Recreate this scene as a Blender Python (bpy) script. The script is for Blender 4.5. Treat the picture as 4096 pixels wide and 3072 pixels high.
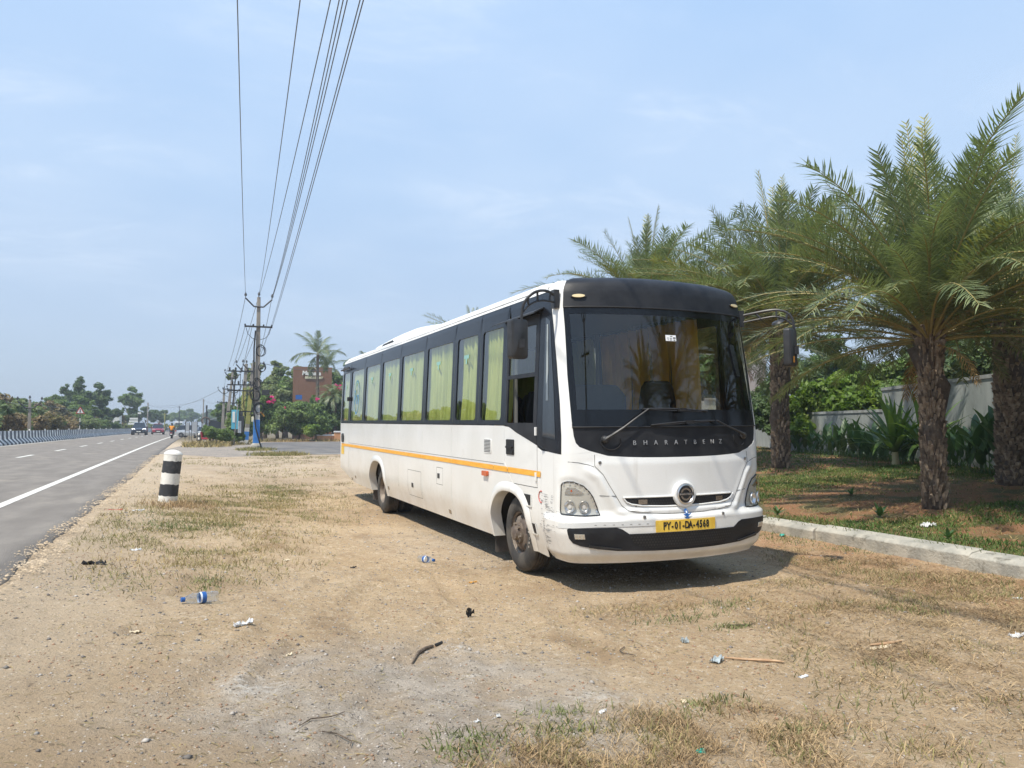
import bpy, bmesh, math, random
import numpy as np
from mathutils import Vector, Matrix
random.seed(7)
SC = bpy.context.scene
COL = SC.collection
for o in list(bpy.data.objects):
    bpy.data.objects.remove(o)
rad = math.radians

# ---------------- camera, sky, sun, exposure ----------------
cd = bpy.data.cameras.new('camera'); cam = bpy.data.objects.new('camera', cd); COL.objects.link(cam)
cd.sensor_width = 36.0; cd.lens = 36.0*770/1024; cd.clip_start = 0.05; cd.clip_end = 6000
cam.location = (0, 0, 1.65); cam.rotation_euler = (rad(90+3.2), 0, rad(-22.56))
SC.camera = cam
SUN_EL = 60.0
sun_dir = Vector((-0.88, -0.47, 0)).normalized()*math.cos(rad(SUN_EL)) + Vector((0, 0, math.sin(rad(SUN_EL))))
sd = bpy.data.lights.new('sun', 'SUN'); sd.energy = 4.3; sd.angle = rad(0.5); sd.color = (1.0, 0.93, 0.81)
so = bpy.data.objects.new('sun', sd); COL.objects.link(so)
so.rotation_euler = sun_dir.to_track_quat('Z', 'Y').to_euler()
W = bpy.data.worlds.new('World'); SC.world = W; W.use_nodes = True
wn = W.node_tree; wn.nodes.clear()
out = wn.nodes.new('ShaderNodeOutputWorld'); bg = wn.nodes.new('ShaderNodeBackground')
sky = wn.nodes.new('ShaderNodeTexSky'); sky.sky_type = 'NISHITA'; sky.sun_disc = False
sky.sun_elevation = rad(SUN_EL); sky.sun_rotation = math.atan2(sun_dir.x, sun_dir.y)
sky.air_density = 1.0; sky.dust_density = 1.6; sky.ozone_density = 1.6; sky.altitude = 0
bg.inputs['Strength'].default_value = 0.125
tc = wn.nodes.new('ShaderNodeTexCoord')
sep = wn.nodes.new('ShaderNodeSeparateXYZ'); wn.links.new(tc.outputs['Generated'], sep.inputs[0])
def wm(op, a, b):
    n = wn.nodes.new('ShaderNodeMath'); n.operation = op
    for i, v in enumerate((a, b)):
        if isinstance(v, (int, float)): n.inputs[i].default_value = v
        elif v is not None: wn.links.new(v, n.inputs[i])
    return n.outputs[0]
zz = wm('MAXIMUM', wm('ADD', sep.outputs[2], 0.12), 0.02)
cmb = wn.nodes.new('ShaderNodeCombineXYZ')
wn.links.new(wm('DIVIDE', sep.outputs[0], zz), cmb.inputs[0]); wn.links.new(wm('DIVIDE', sep.outputs[1], zz), cmb.inputs[1])
def wnoise(scale, detail, rough, loc, dist=0.0, rotz=0.0, sx=1.0):
    mp = wn.nodes.new('ShaderNodeMapping'); mp.inputs['Location'].default_value = loc
    mp.inputs['Rotation'].default_value = (0, 0, rotz); mp.inputs['Scale'].default_value = (sx, 1, 1)
    wn.links.new(cmb.outputs[0], mp.inputs[0])
    n = wn.nodes.new('ShaderNodeTexNoise'); n.inputs['Scale'].default_value = scale; n.inputs['Detail'].default_value = detail
    n.inputs['Roughness'].default_value = rough; n.inputs['Distortion'].default_value = dist
    wn.links.new(mp.outputs[0], n.inputs['Vector']); return n.outputs['Fac']
def wramp(v, a, b):
    m = wn.nodes.new('ShaderNodeMapRange'); m.interpolation_type = 'SMOOTHSTEP'
    m.inputs[1].default_value = a; m.inputs[2].default_value = b; wn.links.new(v, m.inputs[0]); return m.outputs[0]
big = wramp(wnoise(0.8, 3, .55, (3.1, 7.7, 0)), .36, .68)
fine = wramp(wnoise(2.6, 9, .66, (1.3, 2.2, 0), .6, .6, .6), .44, .80)
cl = wm('MINIMUM', wm('ADD', wm('MULTIPLY', wm('MULTIPLY', big, fine), .48), wm('MULTIPLY', big, .16)), 1.0)
fade = wramp(sep.outputs[2], 0.02, 0.25)
cl = wm('MULTIPLY', cl, fade)
mix = wn.nodes.new('ShaderNodeMix'); mix.data_type = 'RGBA'
wn.links.new(cl, mix.inputs[0]); wn.links.new(sky.outputs[0], mix.inputs[6])
mix.inputs[7].default_value = (6.0, 6.6, 7.4, 1)
veil = wn.nodes.new('ShaderNodeValToRGB'); wn.links.new(sep.outputs[2], veil.inputs[0])
cr = veil.color_ramp; cr.elements[0].position = 0.0; cr.elements[0].color = (3.1, 3.8, 4.7, 1); cr.elements[1].position = .9; cr.elements[1].color = (2.4, 4.2, 7.4, 1)
for p_, c_ in ((.12, (3.5, 4.4, 5.7, 1)), (.3, (3.5, 4.75, 6.5, 1)), (.5, (3.3, 4.75, 6.9, 1))):
    e_ = cr.elements.new(p_); e_.color = c_
mv = wn.nodes.new('ShaderNodeMix'); mv.data_type = 'RGBA'; mv.inputs[0].default_value = .85
wn.links.new(sky.outputs[0], mv.inputs[6]); wn.links.new(veil.outputs[0], mv.inputs[7]); wn.links.new(mv.outputs[2], mix.inputs[6])
wn.links.new(mix.outputs[2], bg.inputs[0]); wn.links.new(bg.outputs[0], out.inputs[0])
SC.render.engine = 'CYCLES'
SC.view_settings.view_transform = 'Standard'; SC.view_settings.look = 'None'
SC.view_settings.exposure = 0.32; SC.view_settings.gamma = 1.0; SC.view_settings.use_curve_mapping = False
SC.cycles.max_bounces = 8; SC.cycles.transparent_max_bounces = 24; SC.cycles.volume_bounces = 0
SC.cycles.volume_max_steps = 32

# ---------------- materials ----------------
M = {}
def nd(nt, kind, **kw):
    n = nt.nodes.new(kind)
    for k, v in kw.items(): setattr(n, k, v)
    return n
def mat(name, col, rough=.6, metal=0.0, col2=None, vs=4.0, vdetail=6, lo=.35, hi=.65, bump=0.0, bs=40.0, coat=0.0, spec=.5,
        emit=None, zdust=0, stretch=(1, 1, 1), island=0.0, transl=0.0, dirt=None, dirt_s=6.0, dirt_lo=.55, dirt_hi=.75, rvar=0.0):
    m = bpy.data.materials.new(name); m.use_nodes = True; nt = m.node_tree; nt.nodes.clear()
    o = nd(nt, 'ShaderNodeOutputMaterial'); b = nd(nt, 'ShaderNodeBsdfPrincipled'); L = nt.links
    b.inputs['Roughness'].default_value = rough; b.inputs['Metallic'].default_value = metal
    b.inputs['Specular IOR Level'].default_value = spec
    if coat: b.inputs['Coat Weight'].default_value = coat; b.inputs['Coat Roughness'].default_value = .06
    t = nd(nt, 'ShaderNodeTexCoord'); mp = nd(nt, 'ShaderNodeMapping'); mp.inputs['Scale'].default_value = stretch
    L.new(t.outputs['Object'], mp.inputs[0])
    def noise(s, d=6, r=.55):
        n = nd(nt, 'ShaderNodeTexNoise'); n.inputs['Scale'].default_value = s; n.inputs['Detail'].default_value = d
        n.inputs['Roughness'].default_value = r; L.new(mp.outputs[0], n.inputs['Vector']); return n.outputs['Fac']
    def mr(v, a, c, lo_=0.0, hi_=1.0):
        n = nd(nt, 'ShaderNodeMapRange'); n.interpolation_type = 'SMOOTHSTEP'
        n.inputs[1].default_value = a; n.inputs[2].default_value = c; n.inputs[3].default_value = lo_; n.inputs[4].default_value = hi_
        L.new(v, n.inputs[0]); return n.outputs[0]
    def mixc(f, a, c, blend='MIX'):
        n = nd(nt, 'ShaderNodeMix', data_type='RGBA', blend_type=blend)
        for idx, v in ((0, f), (6, a), (7, c)):
            if isinstance(v, (int, float)): n.inputs[idx].default_value = v
            elif isinstance(v, tuple): n.inputs[idx].default_value = (*v[:3], 1)
            else: L.new(v, n.inputs[idx])
        return n.outputs[2]
    c = tuple(col)
    if col2 is not None: c = mixc(mr(noise(vs, vdetail), lo, hi), c, tuple(col2))
    if dirt is not None: c = mixc(mr(noise(dirt_s, 8, .65), dirt_lo, dirt_hi), c, tuple(dirt))
    if zdust:
        sz = nd(nt, 'ShaderNodeSeparateXYZ'); L.new(t.outputs['Object'], sz.inputs[0]); mz = mr(sz.outputs[2], 1.05, .28)
        mt = nd(nt, 'ShaderNodeMath', operation='MULTIPLY'); L.new(mz, mt.inputs[0]); L.new(mr(noise(2.2, 8, .68), .30, .75, .15, 1.0), mt.inputs[1])
        mt2 = nd(nt, 'ShaderNodeMath', operation='MULTIPLY'); L.new(mt.outputs[0], mt2.inputs[0]); mt2.inputs[1].default_value = zdust
        c = mixc(mt2.outputs[0], c, (.50, .42, .31))
        n2 = nd(nt, 'ShaderNodeTexNoise'); n2.inputs['Scale'].default_value = 1.0; n2.inputs['Detail'].default_value = 6; mq = nd(nt, 'ShaderNodeMapping'); mq.inputs['Scale'].default_value = (9, 9, .7)
        L.new(t.outputs['Object'], mq.inputs[0]); L.new(mq.outputs[0], n2.inputs['Vector']); c = mixc(mr(n2.outputs['Fac'], .60, .78, 0, .35), c, (.50, .47, .41))
    if island:
        g = nd(nt, 'ShaderNodeNewGeometry'); k = mr(g.outputs['Random Per Island'], 0, 1, 1-island, 1+island)
        cc = nd(nt, 'ShaderNodeCombineColor'); 
        for i in range(3): L.new(k, cc.inputs[i])
        c = mixc(1.0, c, cc.outputs[0], 'MULTIPLY')
    if isinstance(c, tuple): b.inputs['Base Color'].default_value = (*c, 1)
    else: L.new(c, b.inputs['Base Color'])
    if rvar: L.new(mr(noise(vs*2.3, 6), .3, .7, rough-rvar, rough+rvar), b.inputs['Roughness'])
    if bump:
        bp = nd(nt, 'ShaderNodeBump'); bp.inputs['Strength'].default_value = min(1, bump); bp.inputs['Distance'].default_value = .02*max(1, bump)
        L.new(noise(bs, 8, .6), bp.inputs['Height']); L.new(bp.outputs[0], b.inputs['Normal'])
    if emit: b.inputs['Emission Color'].default_value = (*emit[:3], 1); b.inputs['Emission Strength'].default_value = emit[3]
    sh = b.outputs[0]
    if transl:
        tr = nd(nt, 'ShaderNodeBsdfTranslucent'); mx = nd(nt, 'ShaderNodeMixShader'); mx.inputs[0].default_value = transl
        if isinstance(c, tuple): tr.inputs[0].default_value = (*c, 1)
        else:
            c2 = mixc(1.0, c, (1.25, 1.35, .8), 'MULTIPLY'); L.new(c2, tr.inputs[0])
        L.new(sh, mx.inputs[1]); L.new(tr.outputs[0], mx.inputs[2]); sh = mx.outputs[0]
    L.new(sh, o.inputs[0]); M[name] = m; return m
def glass(name, tint, rough=0.0, f0=1.5, gain=1.0, base=0.0):
    m = bpy.data.materials.new(name); m.use_nodes = True; nt = m.node_tree; nt.nodes.clear(); L = nt.links
    o = nd(nt, 'ShaderNodeOutputMaterial'); t = nd(nt, 'ShaderNodeBsdfTransparent'); t.inputs[0].default_value = (*tint, 1)
    g = nd(nt, 'ShaderNodeBsdfGlossy'); g.inputs['Roughness'].default_value = rough; g.inputs[0].default_value = (1, 1, 1, 1)
    gg = nd(nt, 'ShaderNodeNewGeometry'); dt = nd(nt, 'ShaderNodeVectorMath', operation='DOT_PRODUCT'); L.new(gg.outputs['Normal'], dt.inputs[0]); L.new(gg.outputs['Incoming'], dt.inputs[1])
    ab = nd(nt, 'ShaderNodeMath', operation='ABSOLUTE'); L.new(dt.outputs['Value'], ab.inputs[0])
    om = nd(nt, 'ShaderNodeMath', operation='SUBTRACT'); om.inputs[0].default_value = 1.0; L.new(ab.outputs[0], om.inputs[1])
    pw_ = nd(nt, 'ShaderNodeMath', operation='POWER'); L.new(om.outputs[0], pw_.inputs[0]); pw_.inputs[1].default_value = 5.0
    mm = nd(nt, 'ShaderNodeMath', operation='MULTIPLY_ADD'); mm.inputs[1].default_value = gain*.9; mm.inputs[2].default_value = base+.05; mm.use_clamp = True
    L.new(pw_.outputs[0], mm.inputs[0]); mx = nd(nt, 'ShaderNodeMixShader')
    L.new(mm.outputs[0], mx.inputs[0]); L.new(t.outputs[0], mx.inputs[1]); L.new(g.outputs[0], mx.inputs[2]); L.new(mx.outputs[0], o.inputs[0])
    M[name] = m; return m
mat('white_paint', (.80, .80, .775), .3, coat=.5, col2=(.74, .735, .70), vs=1.3, dirt=(.60, .56, .48), dirt_s=2.2, dirt_lo=.60, dirt_hi=.85, zdust=.55, bump=.10, bs=1.6)
mat('roof_paint', (.82, .82, .80), .4, col2=(.72, .72, .69), vs=2)
mat('black_panel', (.010, .012, .017), .25, spec=.28, col2=(.016, .018, .023), vs=.8, bump=.03, bs=2)
mat('black_matte', (.012, .013, .016), .48, col2=(.022, .023, .026), vs=5, bump=.15, bs=120, spec=.3)
mat('black_plastic', (.02, .021, .023), .45, col2=(.035, .035, .036), vs=8)
mat('frit_black', (.006, .007, .009), .12, spec=.35)
mat('black_rubber', (.012, .012, .013), .6)
mat('dark_interior', (.03, .03, .032), .8)
mat('interior_grey', (.22, .22, .21), .7)
mat('seam_dark', (.10, .10, .095), .8)
mat('tyre_rubber', (.035, .033, .031), .85, col2=(.085, .075, .062), vs=6, bump=.4, bs=90)
mat('rim_steel', (.13, .10, .082), .6, .35, col2=(.24, .20, .16), vs=7, bump=.3, bs=60)
mat('nut_steel', (.32, .27, .22), .5, .6)
mat('curtain', (.56, .57, .18), .8, col2=(.44, .47, .12), vs=2.5, transl=.04, stretch=(1, 3, .5))  # darker upright streaks in the colour stand in for shading between pleats
mat('gold_curtain', (.80, .50, .12), .8, col2=(.66, .40, .09), vs=3, transl=.4)
mat('stripe_yellow', (.80, .36, .03), .45, col2=(.86, .46, .06), vs=9, stretch=(1, .5, 4))
mat('orange_plastic', (.55, .10, .02), .35, coat=.4)
mat('amber', (.70, .30, .04), .3, coat=.5)
mat('plate_yellow', (.72, .44, .045), .45, col2=(.80, .54, .08), vs=7)
mat('lettering_black', (.012, .012, .012), .5)
mat('chrome', (.80, .80, .81), .3, 1.0)
mat('chrome_dark', (.35, .34, .33), .25, 1.0)
mat('reflector', (.62, .60, .56), .2, .9, bump=.3, bs=70)
mat('lamp_grey', (.62, .60, .54), .35, .3)
mat('marker_cream', (.75, .62, .36), .3, coat=.5)
mat('letter_silver', (.46, .47, .48), .35, .4)
mat('reflective_tape', (.66, .67, .66), .3, .1)
mat('sticker_white', (.82, .83, .82), .5)
mat('sticker_blue', (.03, .12, .35), .5)
mat('logo_blue', (.10, .26, .44), .5)
mat('sticker_cyan', (.24, .44, .40), .5)
mat('scuff_grey', (.12, .115, .11), .8)
mat('scuff_red', (.50, .12, .10), .7)
mat('mud_flap', (.05, .047, .043), .8, col2=(.12, .10, .085), vs=5)
glass('tinted_glass', (.84, .89, .83), f0=1.52, gain=1.3, base=.055)
glass('windscreen_glass', (.60, .63, .58), f0=1.52, gain=1.3, base=.02)
glass('lens_glass', (.93, .93, .92), f0=1.5, gain=1.2)
glass('bottle_plastic', (.90, .93, .95), rough=.12, f0=1.5, gain=1.6, base=.05)

mat('road_asphalt', (.190, .170, .148), .95, col2=(.240, .216, .188), vs=2.2, lo=.3, hi=.7, bump=.5, bs=140, spec=.15, dirt=(.30, .265, .215), dirt_s=1.1, dirt_lo=.52, dirt_hi=.8, stretch=(1, .35, 1))
mat('side_asphalt', (.14, .132, .125), .95, spec=.15, col2=(.20, .187, .170), vs=.8, bump=.3, bs=60)
mat('gravel_apron', (.27, .235, .195), .95, spec=.15, col2=(.37, .31, .25), vs=.9, bump=.6, bs=25, dirt=(.15, .15, .15), dirt_s=14, dirt_lo=.5, dirt_hi=.6)
mat('road_paint', (.66, .64, .57), .8, col2=(.36, .34, .30), vs=14, lo=.52, hi=.72)
mat('barrier_white', (.88, .84, .76), .75, col2=(.40, .41, .40), vs=3)
mat('barrier_black', (.025, .028, .035), .75, col2=(.08, .08, .085), vs=3)
mat('bollard_white', (.72, .70, .64), .75, col2=(.50, .46, .38), vs=9, lo=.5, hi=.78, bump=.4, bs=25)
mat('bollard_black', (.028, .03, .033), .7, col2=(.09, .085, .08), vs=10, lo=.5, hi=.8, bump=.4, bs=25)
mat('kerb_concrete', (.46, .43, .36), .85, col2=(.30, .29, .25), vs=3.5, bump=.8, bs=30, dirt=(.13, .12, .09), dirt_s=4, dirt_lo=.54, dirt_hi=.70)
mat('wall_plaster', (.36, .385, .37), .85, col2=(.27, .295, .285), vs=1.5, bump=.3, bs=14, stretch=(1, 1, .4), dirt=(.15, .16, .145), dirt_s=2.6, dirt_lo=.52, dirt_hi=.78)
mat('wall_cap', (.36, .38, .37), .85, col2=(.24, .25, .24), vs=4)
mat('house_pink', (.42, .35, .33), .85, col2=(.50, .46, .43), vs=.7)
mat('house_cream', (.64, .60, .54), .85)
mat('house_glass', (.06, .07, .08), .15, coat=.5)
mat('planter_orange', (.66, .34, .17), .8, col2=(.56, .28, .14), vs=3)
mat('pot_orange', (.80, .42, .14), .7)
mat('planter_cap', (.74, .74, .72), .7)
mat('railing_grey', (.20, .19, .18), .6, .3)
mat('trunk_bark', (.075, .055, .042), .9, col2=(.13, .10, .075), vs=8, bump=.9, bs=30)
mat('boot_bark', (.16, .115, .08), .9, col2=(.30, .235, .17), vs=14, island=.45, bump=.6, bs=60)
mat('tree_bark', (.13, .10, .075), .9, col2=(.20, .16, .12), vs=5, bump=.6, bs=20)
mat('palm_leaf', (.125, .172, .078), .4, col2=(.21, .24, .11), vs=.8, transl=.25, island=.25, spec=.6)
mat('palm_leaf_young', (.17, .20, .065), .45, col2=(.26, .25, .07), vs=.8, transl=.28, island=.25)
mat('palm_rachis', (.34, .26, .09), .6, col2=(.24, .21, .08), vs=3)
mat('palm_dead', (.42, .26, .09), .8, col2=(.30, .18, .07), vs=3, island=.3)
mat('canna_leaf', (.05, .12, .035), .45, col2=(.09, .17, .05), vs=3, transl=.25, spec=.6)
mat('lily_leaf', (.09, .18, .035), .45, col2=(.15, .24, .05), vs=2, transl=.3, spec=.6)
mat('lily_base', (.50, .45, .26), .7)
mat('leaf_mid', (.105, .175, .040), .6, col2=(.175, .24, .065), vs=.35, transl=.3, island=.4)
mat('leaf_dark', (.070, .120, .038), .6, col2=(.115, .165, .055), vs=.35, transl=.25, island=.4)
mat('leaf_bright', (.13, .21, .028), .55, col2=(.20, .27, .035), vs=.6, transl=.4, island=.3)
mat('leaf_olive', (.19, .165, .07), .7, col2=(.26, .19, .10), vs=.4, transl=.25, island=.4)
mat('leaf_pale', (.16, .21, .075), .6, col2=(.23, .26, .11), vs=.4, transl=.3, island=.35)
mat('flower_pink', (.70, .045, .26), .6, island=.3, transl=.3)
mat('flower_orange', (.80, .28, .03), .6, island=.3)
mat('grass_green', (.105, .145, .045), .7, col2=(.18, .185, .07), vs=1.2, island=.4, transl=.2)
mat('lawn_green', (.060, .125, .022), .7, col2=(.13, .175, .04), vs=1.1, island=.35, transl=.2)
mat('grass_dry', (.34, .25, .115), .8, col2=(.22, .19, .075), vs=.9, island=.45, transl=.15)
mat('grass_straw', (.40, .285, .15), .8, col2=(.27, .18, .09), vs=1.5, island=.4)
mat('grass_weed', (.16, .17, .06), .8, col2=(.27, .22, .09), vs=.7, island=.45, transl=.15)
mat('pebble', (.34, .31, .27), .85, col2=(.24, .21, .18), vs=9, island=.5)
mat('pole_concrete', (.24, .215, .18), .85, col2=(.33, .295, .25), vs=3, bump=.4, bs=20, stretch=(1, 1, .3))
mat('pole_yellow', (.36, .34, .09), .8, col2=(.26, .25, .08), vs=2)
mat('pole_blue', (.035, .17, .50), .6, col2=(.05, .22, .56), vs=4)
mat('pole_white', (.62, .62, .60), .7, col2=(.48, .47, .44), vs=5)
mat('iron_dark', (.045, .047, .05), .6, .3)
mat('wire_metal', (.16, .17, .18), .5, .4)
mat('cable_black', (.012, .012, .013), .6)
mat('panel_brown', (.20, .10, .055), .55, col2=(.23, .118, .068), vs=.5)
mat('sign_white', (.75, .74, .68), .6)
mat('sign_cream', (.66, .62, .42), .6)
mat('sign_red', (.50, .04, .03), .5)
mat('sign_blue', (.03, .13, .42), .5)
mat('cyan_paint', (.10, .42, .55), .6)
mat('car_dark', (.018, .022, .035), .25, coat=1)
mat('car_red', (.30, .012, .022), .25, coat=1)
mat('car_silver', (.48, .50, .52), .3, .4, coat=1)
mat('car_glass', (.02, .025, .03), .08, coat=.5)
mat('headlight_on', (.9, .9, .9), .3, emit=(1, .98, .92, 2.5))
mat('headlight_lens', (.8, .8, .8), .15, .3)
mat('van_blue', (.05, .22, .42), .4, coat=.5)
mat('shirt_orange', (.75, .28, .015), .8)
mat('trousers_dark', (.03, .03, .035), .8)
mat('skin_brown', (.16, .08, .05), .6)
mat('hair_black', (.01, .009, .009), .6)
mat('litter_white', (.75, .75, .72), .7, col2=(.45, .46, .47), vs=30)
mat('litter_cream', (.62, .52, .36), .7)
mat('litter_black', (.02, .02, .02), .7)
mat('litter_orange', (.62, .32, .05), .6)
mat('litter_red', (.40, .09, .05), .7)
mat('litter_teal', (.04, .36, .28), .4)
mat('litter_grey', (.36, .40, .40), .5)
mat('bottle_blue', (.02, .10, .33), .4)
mat('label_white', (.7, .75, .82), .5)
mat('bark_strip', (.085, .06, .042), .9, col2=(.17, .13, .09), vs=30, bump=.6, bs=60)
mat('cane_strip', (.52, .35, .20), .7, col2=(.40, .24, .13), vs=20)
mat('edge_soil', (.48, .38, .26), .95, col2=(.36, .27, .17), vs=3, island=.25)
mat('soil_bank', (.34, .20, .12), .95, col2=(.28, .19, .12), vs=.4, bump=.5, bs=4)

# ---------------- helpers ----------------
def obj(name, me, m=None, parent=None, smooth=False):
    o = bpy.data.objects.new(name, me); COL.objects.link(o)
    if m is not None:
        for x in (m if isinstance(m, (list, tuple)) else [m]): me.materials.append(M[x] if isinstance(x, str) else x)
    if parent is not None: o.parent = parent
    if smooth: me.shade_smooth()
    return o
def tag(o, label=None, cat=None, group=None, kind=None):
    if label: o['label'] = label
    if cat: o['category'] = cat
    if group: o['group'] = group
    if kind: o['kind'] = kind
    return o
def empty(name, loc=(0, 0, 0), rz=0.0, label=None, cat=None, group=None, rot=None):
    o = bpy.data.objects.new(name, None); COL.objects.link(o); o.location = loc
    o.rotation_euler = rot if rot else (0, 0, rz); o.empty_display_size = .2
    return tag(o, label, cat, group)
def fast_mesh(name, V, Fa, mi=None):
    """V (n,3) array, Fa list of (k,m) int arrays with constant m each."""
    me = bpy.data.meshes.new(name); V = np.asarray(V, np.float32)
    if not isinstance(Fa, list): Fa = [Fa]
    tot = sum(f.shape[0] for f in Fa); lt = sum(f.size for f in Fa)
    me.vertices.add(len(V)); me.vertices.foreach_set('co', V.ravel())
    me.loops.add(lt); me.loops.foreach_set('vertex_index', np.concatenate([f.ravel() for f in Fa]).astype(np.int32))
    st = []; c = 0
    for f in Fa:
        st.append(np.arange(f.shape[0])*f.shape[1]+c); c += f.size
    me.polygons.add(tot); me.polygons.foreach_set('loop_start', np.concatenate(st).astype(np.int32))
    if mi is not None: me.polygons.foreach_set('material_index', np.asarray(mi, np.int32))
    me.update(calc_edges=True); me.validate(); return me
class MB:
    def __init__(s): s.v = []; s.f = []; s.mi = []; s.m = 0
    def add(s, vs, fs, X=None):
        n = len(s.v)
        s.v += [tuple(X @ Vector(p)) if X else tuple(p) for p in vs]
        s.f += [tuple(i+n for i in f) for f in fs]; s.mi += [s.m]*len(fs); return s
    def box(s, a, b, X=None):
        (x0, y0, z0), (x1, y1, z1) = a, b
        return s.add([(x0, y0, z0), (x1, y0, z0), (x1, y1, z0), (x0, y1, z0), (x0, y0, z1), (x1, y0, z1), (x1, y1, z1), (x0, y1, z1)],
                     [(0, 3, 2, 1), (4, 5, 6, 7), (0, 1, 5, 4), (1, 2, 6, 5), (2, 3, 7, 6), (3, 0, 4, 7)], X)
    def tube(s, pts, r, n=6, cap=True, X=None):
        pts = [Vector(p) for p in pts]; k = len(pts); rs = r if isinstance(r, (list, tuple)) else [r]*k
        up = None; vs = []
        for i, p in enumerate(pts):
            d = (pts[min(i+1, k-1)]-pts[max(i-1, 0)]).normalized()
            if up is None: up = Vector((0, 0, 1)) if abs(d.z) < .9 else Vector((1, 0, 0))
            a = d.cross(up)
            if a.length < 1e-4: a = d.orthogonal()
            a.normalize(); b = a.cross(d).normalized(); up = b
            for j in range(n):
                t = 2*math.pi*j/n; vs.append(p+(a*math.cos(t)+b*math.sin(t))*rs[i])
        fs = [(i*n+j, i*n+(j+1) % n, (i+1)*n+(j+1) % n, (i+1)*n+j) for i in range(k-1) for j in range(n)]
        if cap: fs += [tuple(range(n))[::-1], tuple(range((k-1)*n, k*n))]
        return s.add(vs, fs, X)
    def lathe(s, prof, n=24, X=None, axis='z'):
        vs = []
        for (r, h) in prof:
            for j in range(n):
                t = 2*math.pi*j/n; c, q = r*math.cos(t), r*math.sin(t)
                vs.append((c, q, h) if axis == 'z' else ((h, c, q) if axis == 'x' else (c, h, q)))
        k = len(prof)
        fs = [(i*n+j, i*n+(j+1) % n, (i+1)*n+(j+1) % n, (i+1)*n+j) for i in range(k-1) for j in range(n)]
        return s.add(vs, fs, X)
    def prism(s, out, a, b, axis='y', X=None):
        n = len(out)
        def P(p, h): return {'y': (p[0], h, p[1]), 'x': (h, p[0], p[1]), 'z': (p[0], p[1], h)}[axis]
        vs = [P(p, a) for p in out]+[P(p, b) for p in out]
        return s.add(vs, [tuple(range(n)), tuple(range(2*n-1, n-1, -1))]+[(i, (i+1) % n, n+(i+1) % n, n+i) for i in range(n)], X)
    def build(s, name, m, parent=None, smooth=False, bevel=0.0, fix=True):
        me = bpy.data.meshes.new(name); me.from_pydata(s.v, [], s.f)
        me.polygons.foreach_set('material_index', s.mi)
        if fix:
            bm = bmesh.new(); bm.from_mesh(me); bmesh.ops.recalc_face_normals(bm, faces=bm.faces); bm.to_mesh(me); bm.free()
        o = obj(name, me, m, parent)
        if bevel:
            md = o.modifiers.new('bevel', 'BEVEL'); md.width = bevel; md.segments = 2; md.limit_method = 'ANGLE'
        if smooth:
            me.shade_smooth()
            try: me.set_sharp_from_angle(angle=rad(38))
            except Exception: pass
        return o
def copy_tree(o, loc=None, rz=None, label=None, group=None, parent=None, children=None):
    c = o.copy(); COL.objects.link(c)
    if parent: c.parent = parent
    if loc is not None: c.location = loc
    if rz is not None: c.rotation_euler = (0, 0, rz)
    if label: c['label'] = label
    if group: c['group'] = group
    for ch in [x for x in CH.get(o.name, [])]:
        copy_tree(ch, parent=c)
    return c
CH = {}
def index_children():
    CH.clear()
    for o in bpy.data.objects:
        if o.parent: CH.setdefault(o.parent.name, []).append(o)
# numpy value noise
def _h(ix, iy, seed):
    n = (ix.astype(np.int64)*374761393 + iy.astype(np.int64)*668265263 + seed*974711) & 0x7fffffff
    n = ((n ^ (n >> 13))*1274126177) & 0x7fffffff
    return ((n ^ (n >> 16)) & 0xffff)/65535.0
def vnoise(x, y, seed=0):
    x = np.asarray(x, float); y = np.asarray(y, float)
    ix = np.floor(x); iy = np.floor(y); fx = x-ix; fy = y-iy; fx = fx*fx*(3-2*fx); fy = fy*fy*(3-2*fy)
    a = _h(ix, iy, seed); b = _h(ix+1, iy, seed); c = _h(ix, iy+1, seed); d = _h(ix+1, iy+1, seed)
    return (a*(1-fx)+b*fx)*(1-fy)+(c*(1-fx)+d*fx)*fy
def fbm(x, y, seed=0, oct=4, g=.5):
    t = 0; a = 1; s = 0; x = np.asarray(x, float); y = np.asarray(y, float)
    for i in range(oct):
        t = t+a*vnoise(x, y, seed+i*17); s += a; a *= g; x = x*2.03+5.1; y = y*2.03+3.7
    return t/s
def ssn(a, b, x):
    t = np.clip((np.asarray(x, float)-a)/(b-a), 0, 1); return t*t*(3-2*t)
def text_mesh(body, size, extr=.002, offset=0.0, spacing=1.0):
    cu = bpy.data.curves.new('lettering', 'FONT'); cu.body = body; cu.size = size; cu.extrude = extr; cu.offset = offset
    cu.align_x = 'CENTER'; cu.align_y = 'CENTER'; cu.space_character = spacing; cu.resolution_u = 3
    t = bpy.data.objects.new('tmp', cu); COL.objects.link(t)
    me = bpy.data.meshes.new_from_object(t.evaluated_get(bpy.context.evaluated_depsgraph_get()))
    bpy.data.objects.remove(t); bpy.data.curves.remove(cu); me.materials.clear(); return me
def xf_mesh(me, X): me.transform(X); return me
def lerp(a, b, t): return a+(b-a)*t
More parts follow.
